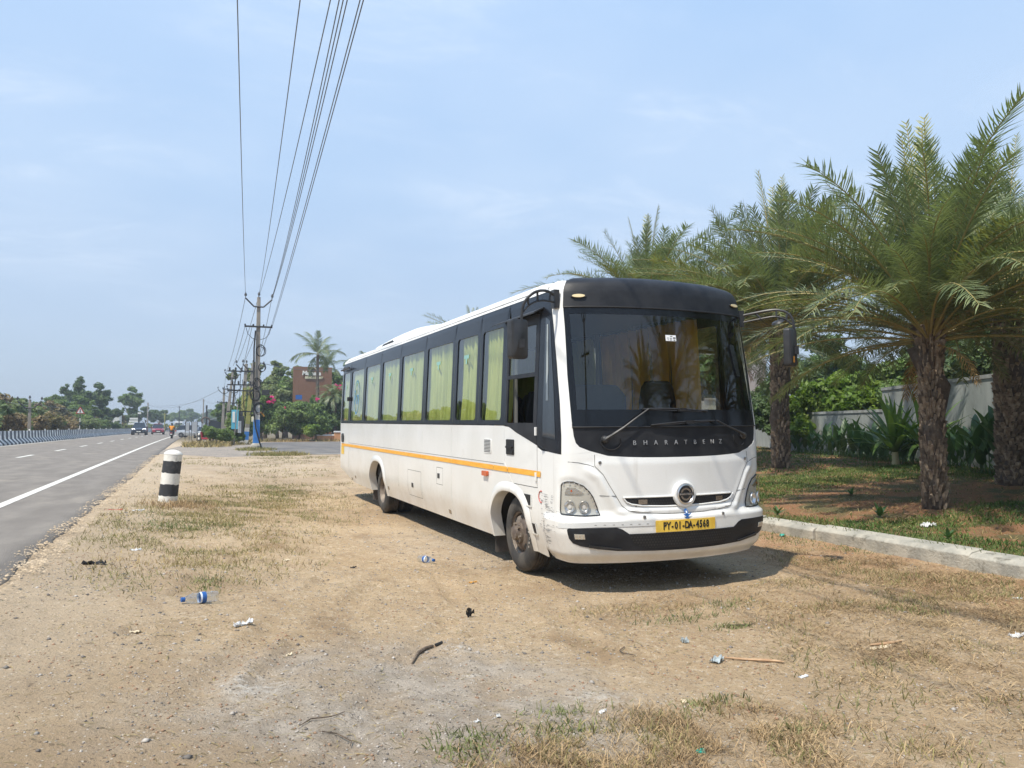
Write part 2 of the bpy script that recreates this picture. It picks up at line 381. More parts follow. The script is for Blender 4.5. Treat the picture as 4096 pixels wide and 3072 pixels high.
# ---------------- terrain ----------------
def curve_x(y): return 1.0e-4*np.maximum(0, np.asarray(y, float)-50)**2
KERB_X = 8.35
def road_z(x): return .33+.03*np.clip(-1.5-np.asarray(x, float), 0, 9)
def base_h(x, y):
    x = np.asarray(x, float); y = np.asarray(y, float); xr = x-curve_x(y)
    z = .31*(1-ssn(-2.2, 3, x)*(1-ssn(20, 34, y)))
    lawn = np.maximum(z, .15)+.42*ssn(8.3, 19, x)
    inl = (x > KERB_X+.12) & (y < 36)
    z = np.where(inl, lawn, z)
    z = np.where(xr < -1.45, road_z(xr)-.05, z)
    z = np.where(xr < -12, .6+.9*ssn(-12.5, -17, xr)-.5*ssn(-30, -60, xr), z)
    return z
RUTS = [((-.75, 2.6), (.35, 5.4), (1.35, 8.2), .10), ((-.55, 2.6), (.62, 5.2), (1.75, 7.9), .10), ((.1, 2.4), (.9, 4.3), (2.0, 6.2), .09),
        ((2.2, 3.4), (2.9, 5.4), (3.2, 7.0), .11), ((-.3, 6.0), (.2, 8.5), (.9, 12), .1), ((1.9, 5.0), (2.45, 7.0), (2.6, 9.0), .09), ((4.3, 2.8), (5.2, 4.6), (6.6, 5.9), .1)]
def relief(x, y):
    x = np.asarray(x, float); y = np.asarray(y, float)
    r = .05*(fbm(x*.8, y*.8, 3, 3)-.5)+.030*(fbm(x*3.1, y*3.1, 9, 3)-.5)+.026*(fbm(x*9, y*9, 21, 3)-.5)
    for (a, b, c, w) in RUTS:
        d = np.full(np.shape(x), 9.0)
        P = [tuple(lerp(lerp(a[i], b[i], t), lerp(b[i], c[i], t), t) for i in (0, 1)) for t in np.linspace(0, 1, 12)]
        for p, q in zip(P[:-1], P[1:]):
            ux, uy = q[0]-p[0], q[1]-p[1]; L2 = ux*ux+uy*uy
            t = np.clip(((x-p[0])*ux+(y-p[1])*uy)/L2, 0, 1); d = np.minimum(d, np.hypot(x-p[0]-t*ux, y-p[1]-t*uy))
        m = ssn(.35, .6, fbm(x*1.7+a[0], y*1.7, 41, 2))
        d = d+.04*(fbm(x*7, y*7, 5, 2)-.5)
        tread = 1+.35*np.sign(np.sin((x*.35+y)*55)); r = r-m*(.016+.004*tread)*np.exp(-(d/w)**4)+m*.016*np.exp(-((d-w*1.7)/(w*.5))**2)*(.4+1.2*fbm(x*14, y*14, 77, 2))
    return r
def ground_h(x, y):
    x = np.asarray(x, float); y = np.asarray(y, float); xr = x-curve_x(y)
    amp = np.where(xr < -1.4, .0, 1.0)*(1-.6*ssn(3.1, 3.4, x)*(1-ssn(5.8, 6.1, x))*ssn(6, 7, y)*(1-ssn(18, 19, y)))
    amp = amp*(1-ssn(27, 35, y))
    return base_h(x, y)+amp*relief(x, y)
def gh(x, y): return float(ground_h(np.array([x]), np.array([y]))[0])
def axis(pts):
    r = []
    for (a, b, s) in pts: r += list(np.arange(a, b-1e-6, s))
    r.append(pts[-1][1]); return np.array(r)
xs = axis([(-900, -200, 50), (-200, -60, 10), (-60, -13, 2), (-13, -2, .5), (-2, -1, .06), (-1, 7.5, .045), (7.5, 10.5, .08), (10.5, 24, .3), (24, 60, 3), (60, 200, 20), (200, 900, 100)])
ys = axis([(-200, -40, 20), (-40, 0, 4), (0, 1.6, .4), (1.6, 11, .045), (11, 20, .09), (20, 36, .25), (36, 90, 1.5), (90, 300, 10), (300, 1500, 100)])
GX, GY = np.meshgrid(xs, ys, indexing='xy'); nx, ny = len(xs), len(ys)
V = np.stack([GX.ravel(), GY.ravel(), ground_h(GX.ravel(), GY.ravel())], 1)
idx = np.arange(nx*ny).reshape(ny, nx)
Fq = np.stack([idx[:-1, :-1].ravel(), idx[:-1, 1:].ravel(), idx[1:, 1:].ravel(), idx[1:, :-1].ravel()], 1)

def ground_material():
    m = bpy.data.materials.new('dirt_ground'); m.use_nodes = True; nt = m.node_tree; nt.nodes.clear(); L = nt.links
    o = nd(nt, 'ShaderNodeOutputMaterial'); b = nd(nt, 'ShaderNodeBsdfPrincipled'); b.inputs['Roughness'].default_value = .95; b.inputs['Specular IOR Level'].default_value = .2
    t = nd(nt, 'ShaderNodeTexCoord')
    def noise(s, d=6, r=.55, off=(0, 0, 0), st=(1, 1, 1), rz=0):
        mp = nd(nt, 'ShaderNodeMapping'); mp.inputs['Location'].default_value = off; mp.inputs['Scale'].default_value = st; mp.inputs['Rotation'].default_value = (0, 0, rz)
        L.new(t.outputs['Object'], mp.inputs[0])
        n = nd(nt, 'ShaderNodeTexNoise'); n.inputs['Scale'].default_value = s; n.inputs['Detail'].default_value = d; n.inputs['Roughness'].default_value = r
        L.new(mp.outputs[0], n.inputs['Vector']); return n.outputs['Fac']
    def mr(v, a, c, lo=0.0, hi=1.0):
        n = nd(nt, 'ShaderNodeMapRange'); n.interpolation_type = 'SMOOTHSTEP'; n.inputs[1].default_value = a; n.inputs[2].default_value = c
        n.inputs[3].default_value = lo; n.inputs[4].default_value = hi; L.new(v, n.inputs[0]); return n.outputs[0]
    def mth(op, a, c=0.0):
        n = nd(nt, 'ShaderNodeMath', operation=op)
        for i, v in enumerate((a, c)):
            if isinstance(v, (int, float)): n.inputs[i].default_value = v
            else: L.new(v, n.inputs[i])
        return n.outputs[0]
    def mixc(f, a, c, bl='MIX'):
        n = nd(nt, 'ShaderNodeMix', data_type='RGBA', blend_type=bl)
        for i, v in ((0, f), (6, a), (7, c)):
            if isinstance(v, (int, float)): n.inputs[i].default_value = v
            elif isinstance(v, tuple): n.inputs[i].default_value = (*v, 1)
            else: L.new(v, n.inputs[i])
        return n.outputs[2]
    sp = nd(nt, 'ShaderNodeSeparateXYZ'); L.new(t.outputs['Object'], sp.inputs[0]); X, Y = sp.outputs[0], sp.outputs[1]
    def blob(cx, cy, r, soft, wob=.8):
        dx = mth('SUBTRACT', X, cx); dy = mth('SUBTRACT', Y, cy)
        d = mth('SQRT', mth('ADD', mth('MULTIPLY', dx, dx), mth('MULTIPLY', dy, dy)))
        d = mth('ADD', d, mth('MULTIPLY', mth('SUBTRACT', noise(1.1, 5, .6, (cx, cy, 0)), .5), wob*2))
        return mr(d, r+soft, r-soft)
    tan = mixc(mr(noise(.7, 5), .35, .7), (.46, .33, .195), (.54, .405, .255))
    tan = mixc(mr(noise(3.5, 9, .72, (4, 1, 0)), .47, .72), tan, (.43, .31, .19))
    tan = mixc(mr(noise(13, 8, .7, (1, 7, 0)), .5, .7), tan, (.62, .50, .35))
    tan = mixc(mr(noise(24, 8, .75, (5, 2, 0)), .54, .68), tan, (.27, .19, .115))
    tan = mixc(mr(noise(.28, 4, .6, (7, 2, 0)), .45, .62), tan, (.40, .285, .17))
    tan = mixc(mr(noise(1.3, 7, .7, (17, 5, 0), (1, .45, 1)), .52, .68), tan, (.34, .235, .135))
    # grey gravel patches
    g1 = mr(noise(2.6, 6, .6, (2, 8, 0)), .35, .6)
    grey = mixc(mr(noise(7, 6), .4, .65), (.36, .315, .26), (.50, .445, .375))
    gm = mth('MAXIMUM', blob(1.25, 4.3, 1.25, .55), mth('MULTIPLY', blob(4.6, 10.5, 2.2, .9), .5))
    gm = mth('MAXIMUM', gm, mth('MULTIPLY', blob(1.2, 3.3, .6, .4), .7))
    gm = mth('MAXIMUM', gm, mth('MULTIPLY', mr(Y, 17, 30), .55))
    gm = mth('MULTIPLY', gm, mth('ADD', mth('MULTIPLY', g1, .5), .5))
    c = mixc(mth('MULTIPLY', gm, .75), tan, grey)
    # reddish soil by the kerb and in the lawn
    rm = mth('MULTIPLY', mr(X, 5.8, 7.4), mr(noise(1.1, 6, .6, (9, 3, 0)), .3, .62))
    c = mixc(mth('MULTIPLY', rm, .8), c, (.42, .235, .125))
    lm = mr(X, KERB_X+.1, KERB_X+.3)
    lawn_c = mixc(mr(noise(1.3, 6, .6, (3, 3, 3)), .42, .6), (.30, .155, .08), (.14, .12, .055))
    c = mixc(lm, c, lawn_c)
    # pale dust near the road edge and white lime spill
    em = mth('MULTIPLY', mr(X, .3, -1.2), mr(Y, 3, 6))
    c = mixc(mth('MULTIPLY', em, .55), c, (.53, .43, .31))
    wm1 = mth('MAXIMUM', blob(1.68, 4.75, .07, .2, .35), mth('MULTIPLY', blob(1.85, 5.35, .10, .12, .25), .8))
    wm1 = mth('MAXIMUM', wm1, mth('MULTIPLY', blob(.35, 4.75, .15, .2, .4), .7)); wm1 = mth('MAXIMUM', wm1, mth('MULTIPLY', blob(2.3, 4.2, .12, .2, .4), .5))
    wm1 = mth('MULTIPLY', wm1, mr(noise(16, 6, .7), .45, .6))
    c = mixc(mth('MULTIPLY', wm1, .8), c, (.78, .74, .66))
    # speckles
    def speck(sc, rnd, thr, col, c, amt=1.0):
        v = nd(nt, 'ShaderNodeTexVoronoi'); v.inputs['Scale'].default_value = sc; L.new(t.outputs['Object'], v.inputs['Vector'])
        s2 = nd(nt, 'ShaderNodeSeparateColor'); L.new(v.outputs['Color'], s2.inputs[0])
        k = mth('MULTIPLY', mr(v.outputs['Distance'], .33, .24), mr(s2.outputs[rnd], thr, thr+.01))
        return mixc(mth('MULTIPLY', k, amt), c, col)
    c = speck(45, 0, .84, (.70, .62, .50), c, .75)
    c = speck(38, 1, .80, (.15, .11, .075), c, .65)
    c = speck(80, 2, .7, (.20, .17, .13), c, .6)
    c = speck(22, 0, .93, (.12, .09, .06), c, .6)
    fade = mr(Y, 60, 95); c = mixc(fade, c, (.17, .14, .09))
    L.new(c, b.inputs['Base Color'])
    h = mth('ADD', mth('MULTIPLY', noise(8, 9, .72), .9), mth('MULTIPLY', noise(45, 6, .75), .45))
    bp = nd(nt, 'ShaderNodeBump'); bp.inputs['Strength'].default_value = 1.0; bp.inputs['Distance'].default_value = .05; L.new(h, bp.inputs['Height'])
    L.new(bp.outputs[0], b.inputs['Normal']); L.new(b.outputs[0], o.inputs[0]); M['dirt_ground'] = m
ground_material()
g = obj('ground', fast_mesh('ground', V, Fq), 'dirt_ground', smooth=True); g['kind'] = 'structure'

# road sheet with ragged near edge
Ys = axis([(-60, 2, 2), (2, 40, .15), (40, 90, .8), (90, 900, 6)])
edge = -1.5+.10*(fbm(Ys*.3, Ys*0, 61, 2)-.5)+.09*(fbm(Ys*2.3, Ys*0, 62, 3)-.5)+.05*(fbm(Ys*9, Ys*0, 63, 2)-.5)
edge = np.where(Ys > 42, -1.5, edge)
def strip(name, m, cols, kind='structure', Yv=None):
    """cols: list of (x array or scalar, z offset)."""
    Yv = Ys if Yv is None else Yv; n = len(Yv); P = []
    for (x, dz) in cols:
        x = np.broadcast_to(x, (n,)); P.append(np.stack([x+curve_x(Yv), Yv, road_z(x)+dz], 1))
    P = np.stack(P, 1); k = len(cols); ii = np.arange(n*k).reshape(n, k)
    f = np.stack([ii[:-1, :-1].ravel(), ii[:-1, 1:].ravel(), ii[1:, 1:].ravel(), ii[1:, :-1].ravel()], 1)
    o = obj(name, fast_mesh(name, P.reshape(-1, 3), f), m)
    if kind: o['kind'] = kind
    return o
strip('road', 'road_asphalt', [(-10.6, -.2), (-10.55, 0), (-8, 0), (-5, 0), (-3, 0), (edge-.25, 0), (edge, -.012), (edge+.02, -.06)])
strip('edge_line', 'road_paint', [(-2.93, .005), (-2.77, .005)])
strip('verge_line', 'road_paint', [(-9.72, .005), (-9.6, .005)])
mb = MB()
for i in range(-3, 26):
    y0 = 34.8+9.12*i; y1 = y0+3.2
    yy = [y0, (y0+y1)/2, y1]
    for a, c in zip(yy[:-1], yy[1:]):
        mb.add([(x+float(curve_x(y)), y, float(road_z(x))+.005) for (x, y) in ((-6.26, a), (-6.10, a), (-6.10, c), (-6.26, c))], [(0, 1, 2, 3)])
mb.build('lane_dashes', 'road_paint')['kind'] = 'structure'

# side road and gravel apron
def flat_poly(name, pts, z, m):
    me = bpy.data.meshes.new(name); bm = bmesh.new(); vs = [bm.verts.new((x, y, z)) for x, y in pts]; bm.faces.new(vs)
    bmesh.ops.triangulate(bm, faces=bm.faces); bmesh.ops.recalc_face_normals(bm, faces=bm.faces)
    if sum(f.normal.z for f in bm.faces) < 0: bmesh.ops.reverse_faces(bm, faces=bm.faces)
    bm.to_mesh(me); bm.free(); o = obj(name, me, m); o['kind'] = 'structure'; return o
def wob(a, b, n, amp, seed):
    r = random.Random(seed); return [(lerp(a[0], b[0], i/n)+r.uniform(-amp, amp), lerp(a[1], b[1], i/n)+r.uniform(-amp, amp)) for i in range(n)]
flat_poly('gravel_apron', wob((-1.6, 42.5), (1.5, 36.5), 14, .25, 1)+wob((1.5, 36.5), (4.2, 39.0), 14, .2, 5)+wob((4.2, 39.0), (4.2, 68), 6, .3, 2)+wob((4.2, 68), (-1.35, 58), 12, .35, 3)+[(-1.45, 50)], .3135, 'gravel_apron')
flat_poly('side_road', wob((4.4, 38.6), (6.8, 38.2), 8, .1, 4)+[(14, 37.5), (30, 36.6), (70, 36.5), (70, 70), (14, 72), (6, 71), (4.6, 66), (4.0, 50)], .319, 'side_asphalt')
flat_poly('side_road_line', [(5.7, 38.75), (30, 37.9), (30, 38.1), (5.7, 38.95)], .325, 'road_paint')

# median barrier with chevron blocks: profile follows a New Jersey shape; each painted band is a piece of the mesh
def barrier():
    prof = [(0, 0), (-.02, .10), (-.22, .36), (-.33, .83), (-.5, .83), (-.62, .36), (-.82, .10), (-.84, 0)]
    root = empty('road_barrier', (-9.95, 40, .58), label='long concrete road barrier painted in black and white zigzag bands beyond the highway', cat='barrier')
    P = 1.12; n = 0; white = MB(); black = MB(); near = []
    shift = [0, -.02, -.30, .22, .22, -.3, -.02, 0]
    def seg(mbx, y0, y1):
        vs = []
        for (y) in (y0, y1):
            for (p, s) in zip(prof, shift):
                yy = y+s*.9; vs.append((p[0]+float(curve_x(yy)), yy-40, p[1]))
        k = len(prof)
        mbx.add(vs, [(i, i+1, k+i+1, k+i) for i in range(k-1)])
    y = 20.0; bands = []
    while y < 330:
        bands.append((y, y+P/2, 'barrier_white')); bands.append((y+P/2, y+P, 'barrier_black')); y += P
    singles = [bd for bd in bands if 46 < bd[0] < 96]
    for (a, c, m) in bands:
        if (a, c, m) in singles:
            q = MB(); seg(q, a, c); q.build('painted_band', m, root, fix=False)
        else: seg(white if m == 'barrier_white' else black, a, c)
    for q, m in ((white, 'barrier_white'), (black, 'barrier_black')):
        o = q.build('painted_band', m, root, fix=False); o['kind'] = 'stuff'
    for i in range(11):
        yy = 56+i*6.0; r = MB(); r.box((-.45+float(curve_x(yy)), yy-40.06, .83), (-.37+float(curve_x(yy)), yy-39.9, .93)); r.build('reflector', 'sign_white', root)
barrier()

# kerb stones
def kerb():
    i = 0; y = -12.0
    root_pts = []
    while y < 36:
        L = 1.22; x = KERB_X+.02*math.sin(i*1.7)
        mb = MB(); out = [(0, -.1), (0, .135), (.05, .175), (.25, .205), (.26, -.1)]
        vs = []
        for yy in (y+.008, y+L-.008):
            for (a, c) in out: vs.append((a, yy, c))
        k = 5
        mb.add(vs, [tuple(range(k)), tuple(range(2*k-1, k-1, -1))]+[(j, (j+1) % k, k+(j+1) % k, k+j) for j in range(k)])
        o = mb.build('kerb_stone', 'kerb_concrete', bevel=.012)
        o.location = (x, 0, .02+random.uniform(-.012, .012)); o.rotation_euler = (0, 0, random.uniform(-.003, .003))
        o.parent = KR; y += L; i += 1
KR = empty('kerb', (0, 0, 0)); KR['kind'] = 'structure'
kerb()
# ---------------- the bus ----------------
BO = Vector((3.40, 6.9, 0)); _yaw = rad(.25)
_ey = Vector((-math.sin(_yaw), math.cos(_yaw), .0072)).normalized()
_ex = Vector((math.cos(_yaw), math.sin(_yaw), math.sin(rad(.45)))); _ex = (_ex-_ey*_ex.dot(_ey)).normalized(); _ez = _ex.cross(_ey)
BUS = empty('bus', BO, label='large white single deck bus with black window band and yellow stripe parked on the dirt', cat='bus')
BUS.rotation_euler = Matrix((_ex, _ey, _ez)).transposed().to_euler()
WD = 2.46; HC = WD/2
PL = [(0, .47), (0, .25), (.004, .10), (.02, .02), (.07, -.045), (.15, -.09), (.33, -.16), (.58, -.225), (.9, -.275), (HC, -.292)]
RK = [(.28, .03), (.42, -.01), (.6, -.03), (.76, -.03), (.82, 0), (1.35, 0), (1.66, .015), (2.3, .10), (2.87, .19), (3.05, .215), (3.13, .24), (3.19, .30), (3.225, .40), (3.24, .50)]
TI = [(.28, .085), (.60, .004), (.66, 0), (1.66, 0), (2.85, .055), (3.05, .075), (3.15, .115), (3.20, .19), (3.24, .34)]
def ip(t, T): return float(np.interp(t, [a for a, b in T], [b for a, b in T]))
# smoothed plan polyline for the whole nose, parameter s = arc length from the left side seam
def _smooth(P, it=2):
    for _ in range(it):
        Q = [P[0]]
        for a, b in zip(P[:-1], P[1:]): Q += [(a[0]*.75+b[0]*.25, a[1]*.75+b[1]*.25), (a[0]*.25+b[0]*.75, a[1]*.25+b[1]*.75)]
        P = Q+[P[-1]]
    return P
_half = PL+[(WD-x, y) for (x, y) in PL[-2::-1]]
_pp = _smooth(_half); _S = [0.0]
for a, b in zip(_pp[:-1], _pp[1:]): _S.append(_S[-1]+math.hypot(b[0]-a[0], b[1]-a[1]))
SMAX = _S[-1]; _PX = [p[0] for p in _pp]; _PY = [p[1] for p in _pp]; _S = np.array(_S)
_hx = [x+i*1e-7 for i, x in enumerate(_PX)]
def sx(x): return float(np.interp(x, _hx, _S))          # x on the nose -> s
def sy(y): return .47-y                                    # y on the left flank -> s
def FM(s, z, off=0.0):
    x = float(np.interp(s, _S, _PX)); y = float(np.interp(s, _S, _PY))
    e = .02; x1, y1 = float(np.interp(s-e, _S, _PX)), float(np.interp(s-e, _S, _PY)); x2, y2 = float(np.interp(s+e, _S, _PX)), float(np.interp(s+e, _S, _PY))
    tx, ty = x2-x1, y2-y1; l = math.hypot(tx, ty) or 1; nx_, ny_ = ty/l, -tx/l
    w = float(ssn(.47, .05, y))if y > .05 else 1.0
    y = y+ip(z, RK)*max(w, 0)
    x = HC+(x-HC)*(1-ip(z, TI)/HC)
    nz = .15 if z > 1.66 else 0
    return Vector((x+nx_*off, y+ny_*off, z+nz*off))
def SL(y, z, off=0.0): return Vector((ip(z, TI)-off, y, z))
def SR(y, z, off=0.0): return Vector((WD-ip(z, TI)+off, y, z))
def FX(x, z, off=0.0): return FM(sx(x), z, off)
def SYM(P): return P+[(WD-x, z) for x, z in P[::-1]]

def inside(P, x, y):
    c = False; n = len(P); j = n-1
    for i in range(n):
        if (P[i][1] > y) != (P[j][1] > y) and x < (P[j][0]-P[i][0])*(y-P[i][1])/(P[j][1]-P[i][1])+P[i][0]: c = not c
        j = i
    return c
def clip(P, ax, val, keep_less):
    R_ = []; n = len(P)
    for i in range(n):
        a, b = P[i], P[(i+1) % n]; ia = (a[ax] <= val) if keep_less else (a[ax] >= val); ib = (b[ax] <= val) if keep_less else (b[ax] >= val)
        if ia: R_.append(a)
        if ia != ib:
            t = (val-a[ax])/(b[ax]-a[ax]); R_.append((a[0]+(b[0]-a[0])*t, a[1]+(b[1]-a[1])*t))
    return R_
def patch(mb, out, fn, cell=.06, off=0.0, rim=0.0, disp=None):
    """curved panel: polygon `out` in surface coordinates, cut into cells and laid on the surface fn."""
    us = [p[0] for p in out]; vs = [p[1] for p in out]; u0, u1, v0, v1 = min(us), max(us), min(vs), max(vs)
    cu, cv = (cell, cell) if not isinstance(cell, tuple) else cell
    nu = max(1, int(math.ceil((u1-u0)/cu))); nv = max(1, int(math.ceil((v1-v0)/cv)))
    cache = {}; V_, F_ = [], []
    def vid(p):
        k = (round(p[0], 5), round(p[1], 5))
        if k not in cache:
            d = disp(p[0], p[1]) if disp else 0.0
            cache[k] = len(V_); V_.append(fn(p[0], p[1], off+d))
        return cache[k]
    for i in range(nu):
        a0, a1 = u0+(u1-u0)*i/nu, u0+(u1-u0)*(i+1)/nu
        col = clip(clip(out, 0, a0, False), 0, a1, True)
        if len(col) < 3: continue
        for j in range(nv):
            b0, b1 = v0+(v1-v0)*j/nv, v0+(v1-v0)*(j+1)/nv
            c = clip(clip(col, 1, b0, False), 1, b1, True)
            if len(c) < 3: continue
            ids = []
            for p in c:
                q = vid(p)
                if not ids or ids[-1] != q: ids.append(q)
            if len(ids) > 1 and ids[0] == ids[-1]: ids.pop()
            if len(set(ids)) == len(ids) and len(ids) >= 3:
                area = sum(c[k][0]*c[(k+1) % len(c)][1]-c[(k+1) % len(c)][0]*c[k][1] for k in range(len(c)))
                if abs(area) > 1e-9: F_.append(tuple(ids))
    mb.add(V_, F_)
    if rim:
        n = len(out); R1, R2 = [], []; seg = []
        for k in range(n):
            a, b = out[k], out[(k+1) % n]; m_ = max(1, int(math.hypot(b[0]-a[0], b[1]-a[1])/.08))
            seg += [(a[0]+(b[0]-a[0])*t/m_, a[1]+(b[1]-a[1])*t/m_) for t in range(m_)]
        n = len(seg); vv = [fn(p[0], p[1], off+(disp(*p) if disp else 0)) for p in seg]+[fn(p[0], p[1], off+(disp(*p) if disp else 0)-rim) for p in seg]
        mb.add(vv, [(k, (k+1) % n, n+(k+1) % n, n+k) for k in range(n)])
    return mb
def rrect(x0, z0, x1, z1, r, n=4):
    P = []
    for (cx, cz, a) in ((x1-r, z0+r, -90), (x1-r, z1-r, 0), (x0+r, z1-r, 90), (x0+r, z0+r, 180)):
        for k in range(n+1): t = rad(a+90*k/n); P.append((cx+r*math.cos(t), cz+r*math.sin(t)))
    return P
def ring(mb, outer, inner, fn, nr=2, off=0.0):
    n = len(outer); V_ = []
    for k in range(nr+1):
        t = k/nr; V_ += [fn(lerp(a[0], b[0], t), lerp(a[1], b[1], t), off) for a, b in zip(outer, inner)]
    mb.add(V_, [(k*n+i, k*n+(i+1) % n, (k+1)*n+(i+1) % n, (k+1)*n+i) for k in range(nr) for i in range(n)])
def mk(name, m, out, fn, parent=BUS, cell=.08, off=0.0, rim=.01, disp=None, smooth=True, fix=True):
    mb = MB(); patch(mb, out, fn, cell, off, rim, disp); return mb.build(name, m, parent, smooth=smooth, fix=fix)

# --- flanks ---
def side_poly(y0, y1, zb=.30, zt=1.655, arch=None):
    P = [(y0, zb)]
    if arch:
        (a0, a1, az) = arch; c = (a0+a1)/2; w = (a1-a0)/2
        if y0 < a0: P.append((a0, zb))
        else: P = []
        for k in range(0, 25):
            t = math.pi-math.pi*k/24; y = c+w*math.copysign(abs(math.cos(t))**.8, math.cos(t)); z = zb+(az-zb)*abs(math.sin(t))**.75
            if y0 <= y <= y1: P.append((y, z))
        if y1 > a1: P.append((a1, zb))
        if y1 > a1: P.append((y1, zb))
    else: P.append((y1, zb))
    P += [(y1, zt), (y0, zt)]
    return P
FA = (.79, 1.94, .905); RA = (7.42, 8.74, .93); G = .004
for side, fn in (('L', SL), ('R', SR)):
    left = side == 'L'
    seams = [(1.487, 3.44), (3.44, 4.92), (4.92, 6.42), (6.42, 9.39), (9.39, 10.92)] if left else [(.47, 2.2), (2.2, 4.92), (4.92, 6.9), (6.9, 9.39), (9.39, 11.95)]
    for (a, b) in seams:
        ar = FA if a < 1.9 else (RA if a < 8 and b > 8 else None)
        zb = .31
        if left and a == 1.487:
            P = [(1.945, .31), (b-G, .31), (b-G, 1.655), (a+G, 1.655), (a+G, 1.24), (1.24, 1.0)]
            arc = [p for p in side_poly(.4, 3, .31, 1.6, FA) if p[1] > .32 and p[1] < 1.0 and p[0] >= 1.24]
            P += sorted(arc, key=lambda p: p[0])
            # wheel arch strip in front of the door bottom
        else: P = side_poly(a+G, b-G, zb, 1.655, ar)
        if left and b > 10.9: P = [(a+G, .31), (10.6, .33), (b-G, .40), (b-G, 1.655), (a+G, 1.655)]
        if not left and b > 11: P = [(a+G, .31), (10.8, .33), (b-G, .56), (b-G, 1.655), (a+G, 1.655)]
        mk('side_panel', 'white_paint', P, fn, cell=(.2, .09), rim=.012)
    if left:
        # panel ahead of the front wheel, below the door
        P = [(.47+G, .29), (.79, .31)]+[p for p in side_poly(.4, 3, .31, 1.6, FA) if .315 < p[1] < 1.0 and p[0] < 1.24]+[(1.22, 1.0), (.56, 1.0), (.56, 1.43), (.47+G, 1.40)]
        mk('side_panel', 'white_paint', P, fn, cell=(.1, .09), rim=.012)
        # driver door
        P = [(.572, 1.008), (1.228, 1.008), (1.478, 1.25), (1.478, 1.648), (1.36, 1.643), (1.28, 1.625), (1.15, 1.585), (.572, 1.452)]
        door = mk('door', 'white_paint', P, fn, cell=(.1, .1), rim=.012, off=.003)
        mb = MB(); patch(mb, [(.572, 1.456), (1.15, 1.589), (1.28, 1.629), (1.36, 1.647), (1.452, 1.652), (1.452, 1.69), (.572, 1.69)], fn, (.15, .1), .005, .01)
        for (a, b, c, d) in ((.572, 1.69, .66, 2.86), (1.40, 1.69, 1.452, 2.86), (.66, 2.76, 1.40, 2.86), (.66, 2.19, 1.40, 2.235)):
            patch(mb, [(a, b), (c, b), (c, d), (a, d)], fn, (.3, .2), .006, .02)
        mb.build('door_frame', 'black_matte', BUS, fix=True)
        mk('door_window', 'tinted_glass', [(.66, 2.235), (1.40, 2.235), (1.40, 2.76), (.66, 2.76)], fn, cell=.4, off=-.008, rim=0)
        mb = MB(); patch(mb, rrect(1.18, 1.325, 1.41, 1.50, .015, 2), fn, .3, .012, .02); h = mb.build('door_handle', 'black_rubber', BUS)
        mb = MB(); patch(mb, rrect(1.21, 1.40, 1.39, 1.425, .008, 2), fn, .3, .03, .02); patch(mb, rrect(1.20, 1.345, 1.26, 1.38, .01, 2), fn, .3, .02, .012); mb.build('grip', 'black_rubber', h)
        for zz_ in (1.60, 1.12):
            mb = MB(); p = SL(.585, zz_, .0); mb.box((p.x-.02, .57, zz_-.045), (p.x+.0, .60, zz_+.045)); mb.build('hinge', 'white_paint', BUS, bevel=.004)
        # two square intake openings ahead of the wheel
        for (a, b, c, d) in ((.716, .80, .955, .915), (.612, .51, .862, .617)):
            mb = MB(); patch(mb, [(a, b), (c-.02, b), (c, d), (a, d)], fn, .3, .003, .0); it = mb.build('intake_opening', 'black_rubber', BUS)
            mb = MB()
            for (p, q) in (((a-.008, b-.012), (c-.012, b)), ((a-.01, b-.01), (a, d)),): patch(mb, [(p[0], p[1]), (q[0], p[1]), (q[0], q[1]), (p[0], q[1])], fn, .3, .014, .012)
            mb.build('opening_lip', 'white_paint', it)
    # rear emergency door / rear quarter
    if left:
        P = [(10.93, .42), (11.4, .56), (11.93, .585), (11.93, 1.655), (10.93, 1.655)]
        P = [(10.93, .40), (11.93, .60), (11.93, 1.655), (10.93, 1.655)]
        mk('rear_door', 'white_paint', P, fn, cell=(.2, .09), rim=.012, off=.002)
    # yellow stripe with thin grey pinstripe above
    ysp = [(a, b) for (a, b) in ([(.475, .568), (.575, 1.376), (1.39, 1.82), (1.83, 3.436), (3.444, 4.916), (4.924, 9.386), (9.394, 10.915), (10.94, 11.8)] if left else [(.5, 4.9), (4.95, 9.3), (9.4, 11.8)])]
    for (a, b) in ysp: mk('yellow_stripe', 'stripe_yellow', [(a, 1.122), (b, 1.122), (b, 1.182), (a, 1.182)], fn, cell=(.8, .1), off=.007, rim=0, smooth=False)
    mk('pinstripe', 'seam_dark', [(1.5, 1.207), (10.9, 1.207), (10.9, 1.212), (1.5, 1.212)], fn, cell=(1, .1), off=.002, rim=0, smooth=False)
    # wheel arch flares
    for (a0, a1, az) in (FA, RA):
        c = (a0+a1)/2; w = (a1-a0)/2; mb = MB(); rows = []
        for k in range(0, 33):
            t = math.pi*k/32; cs, sn = math.copysign(abs(math.cos(t))**.8, math.cos(t)), abs(math.sin(t))**.75
            row = []
            for (e, o_) in ((-.002, -.12), (-.002, .020), (.010, .026), (.045, .024), (.09+.03*sn, .003)):
                y = c-(w+e)*cs; z = .31+(az-.31+e*.9)*sn; row.append(fn(y, z, o_))
            rows.append(row)
        m_ = 5; vv = [p for r_ in rows for p in r_]
        mb.add(vv, [(i*m_+j, i*m_+j+1, (i+1)*m_+j+1, (i+1)*m_+j) for i in range(32) for j in range(m_-1)])
        mb.build('wheel_arch', 'white_paint', BUS, smooth=True)
        # dark wheel housing
        mb = MB(); x0, x1 = (.14, .62) if left else (WD-.62, WD-.14)
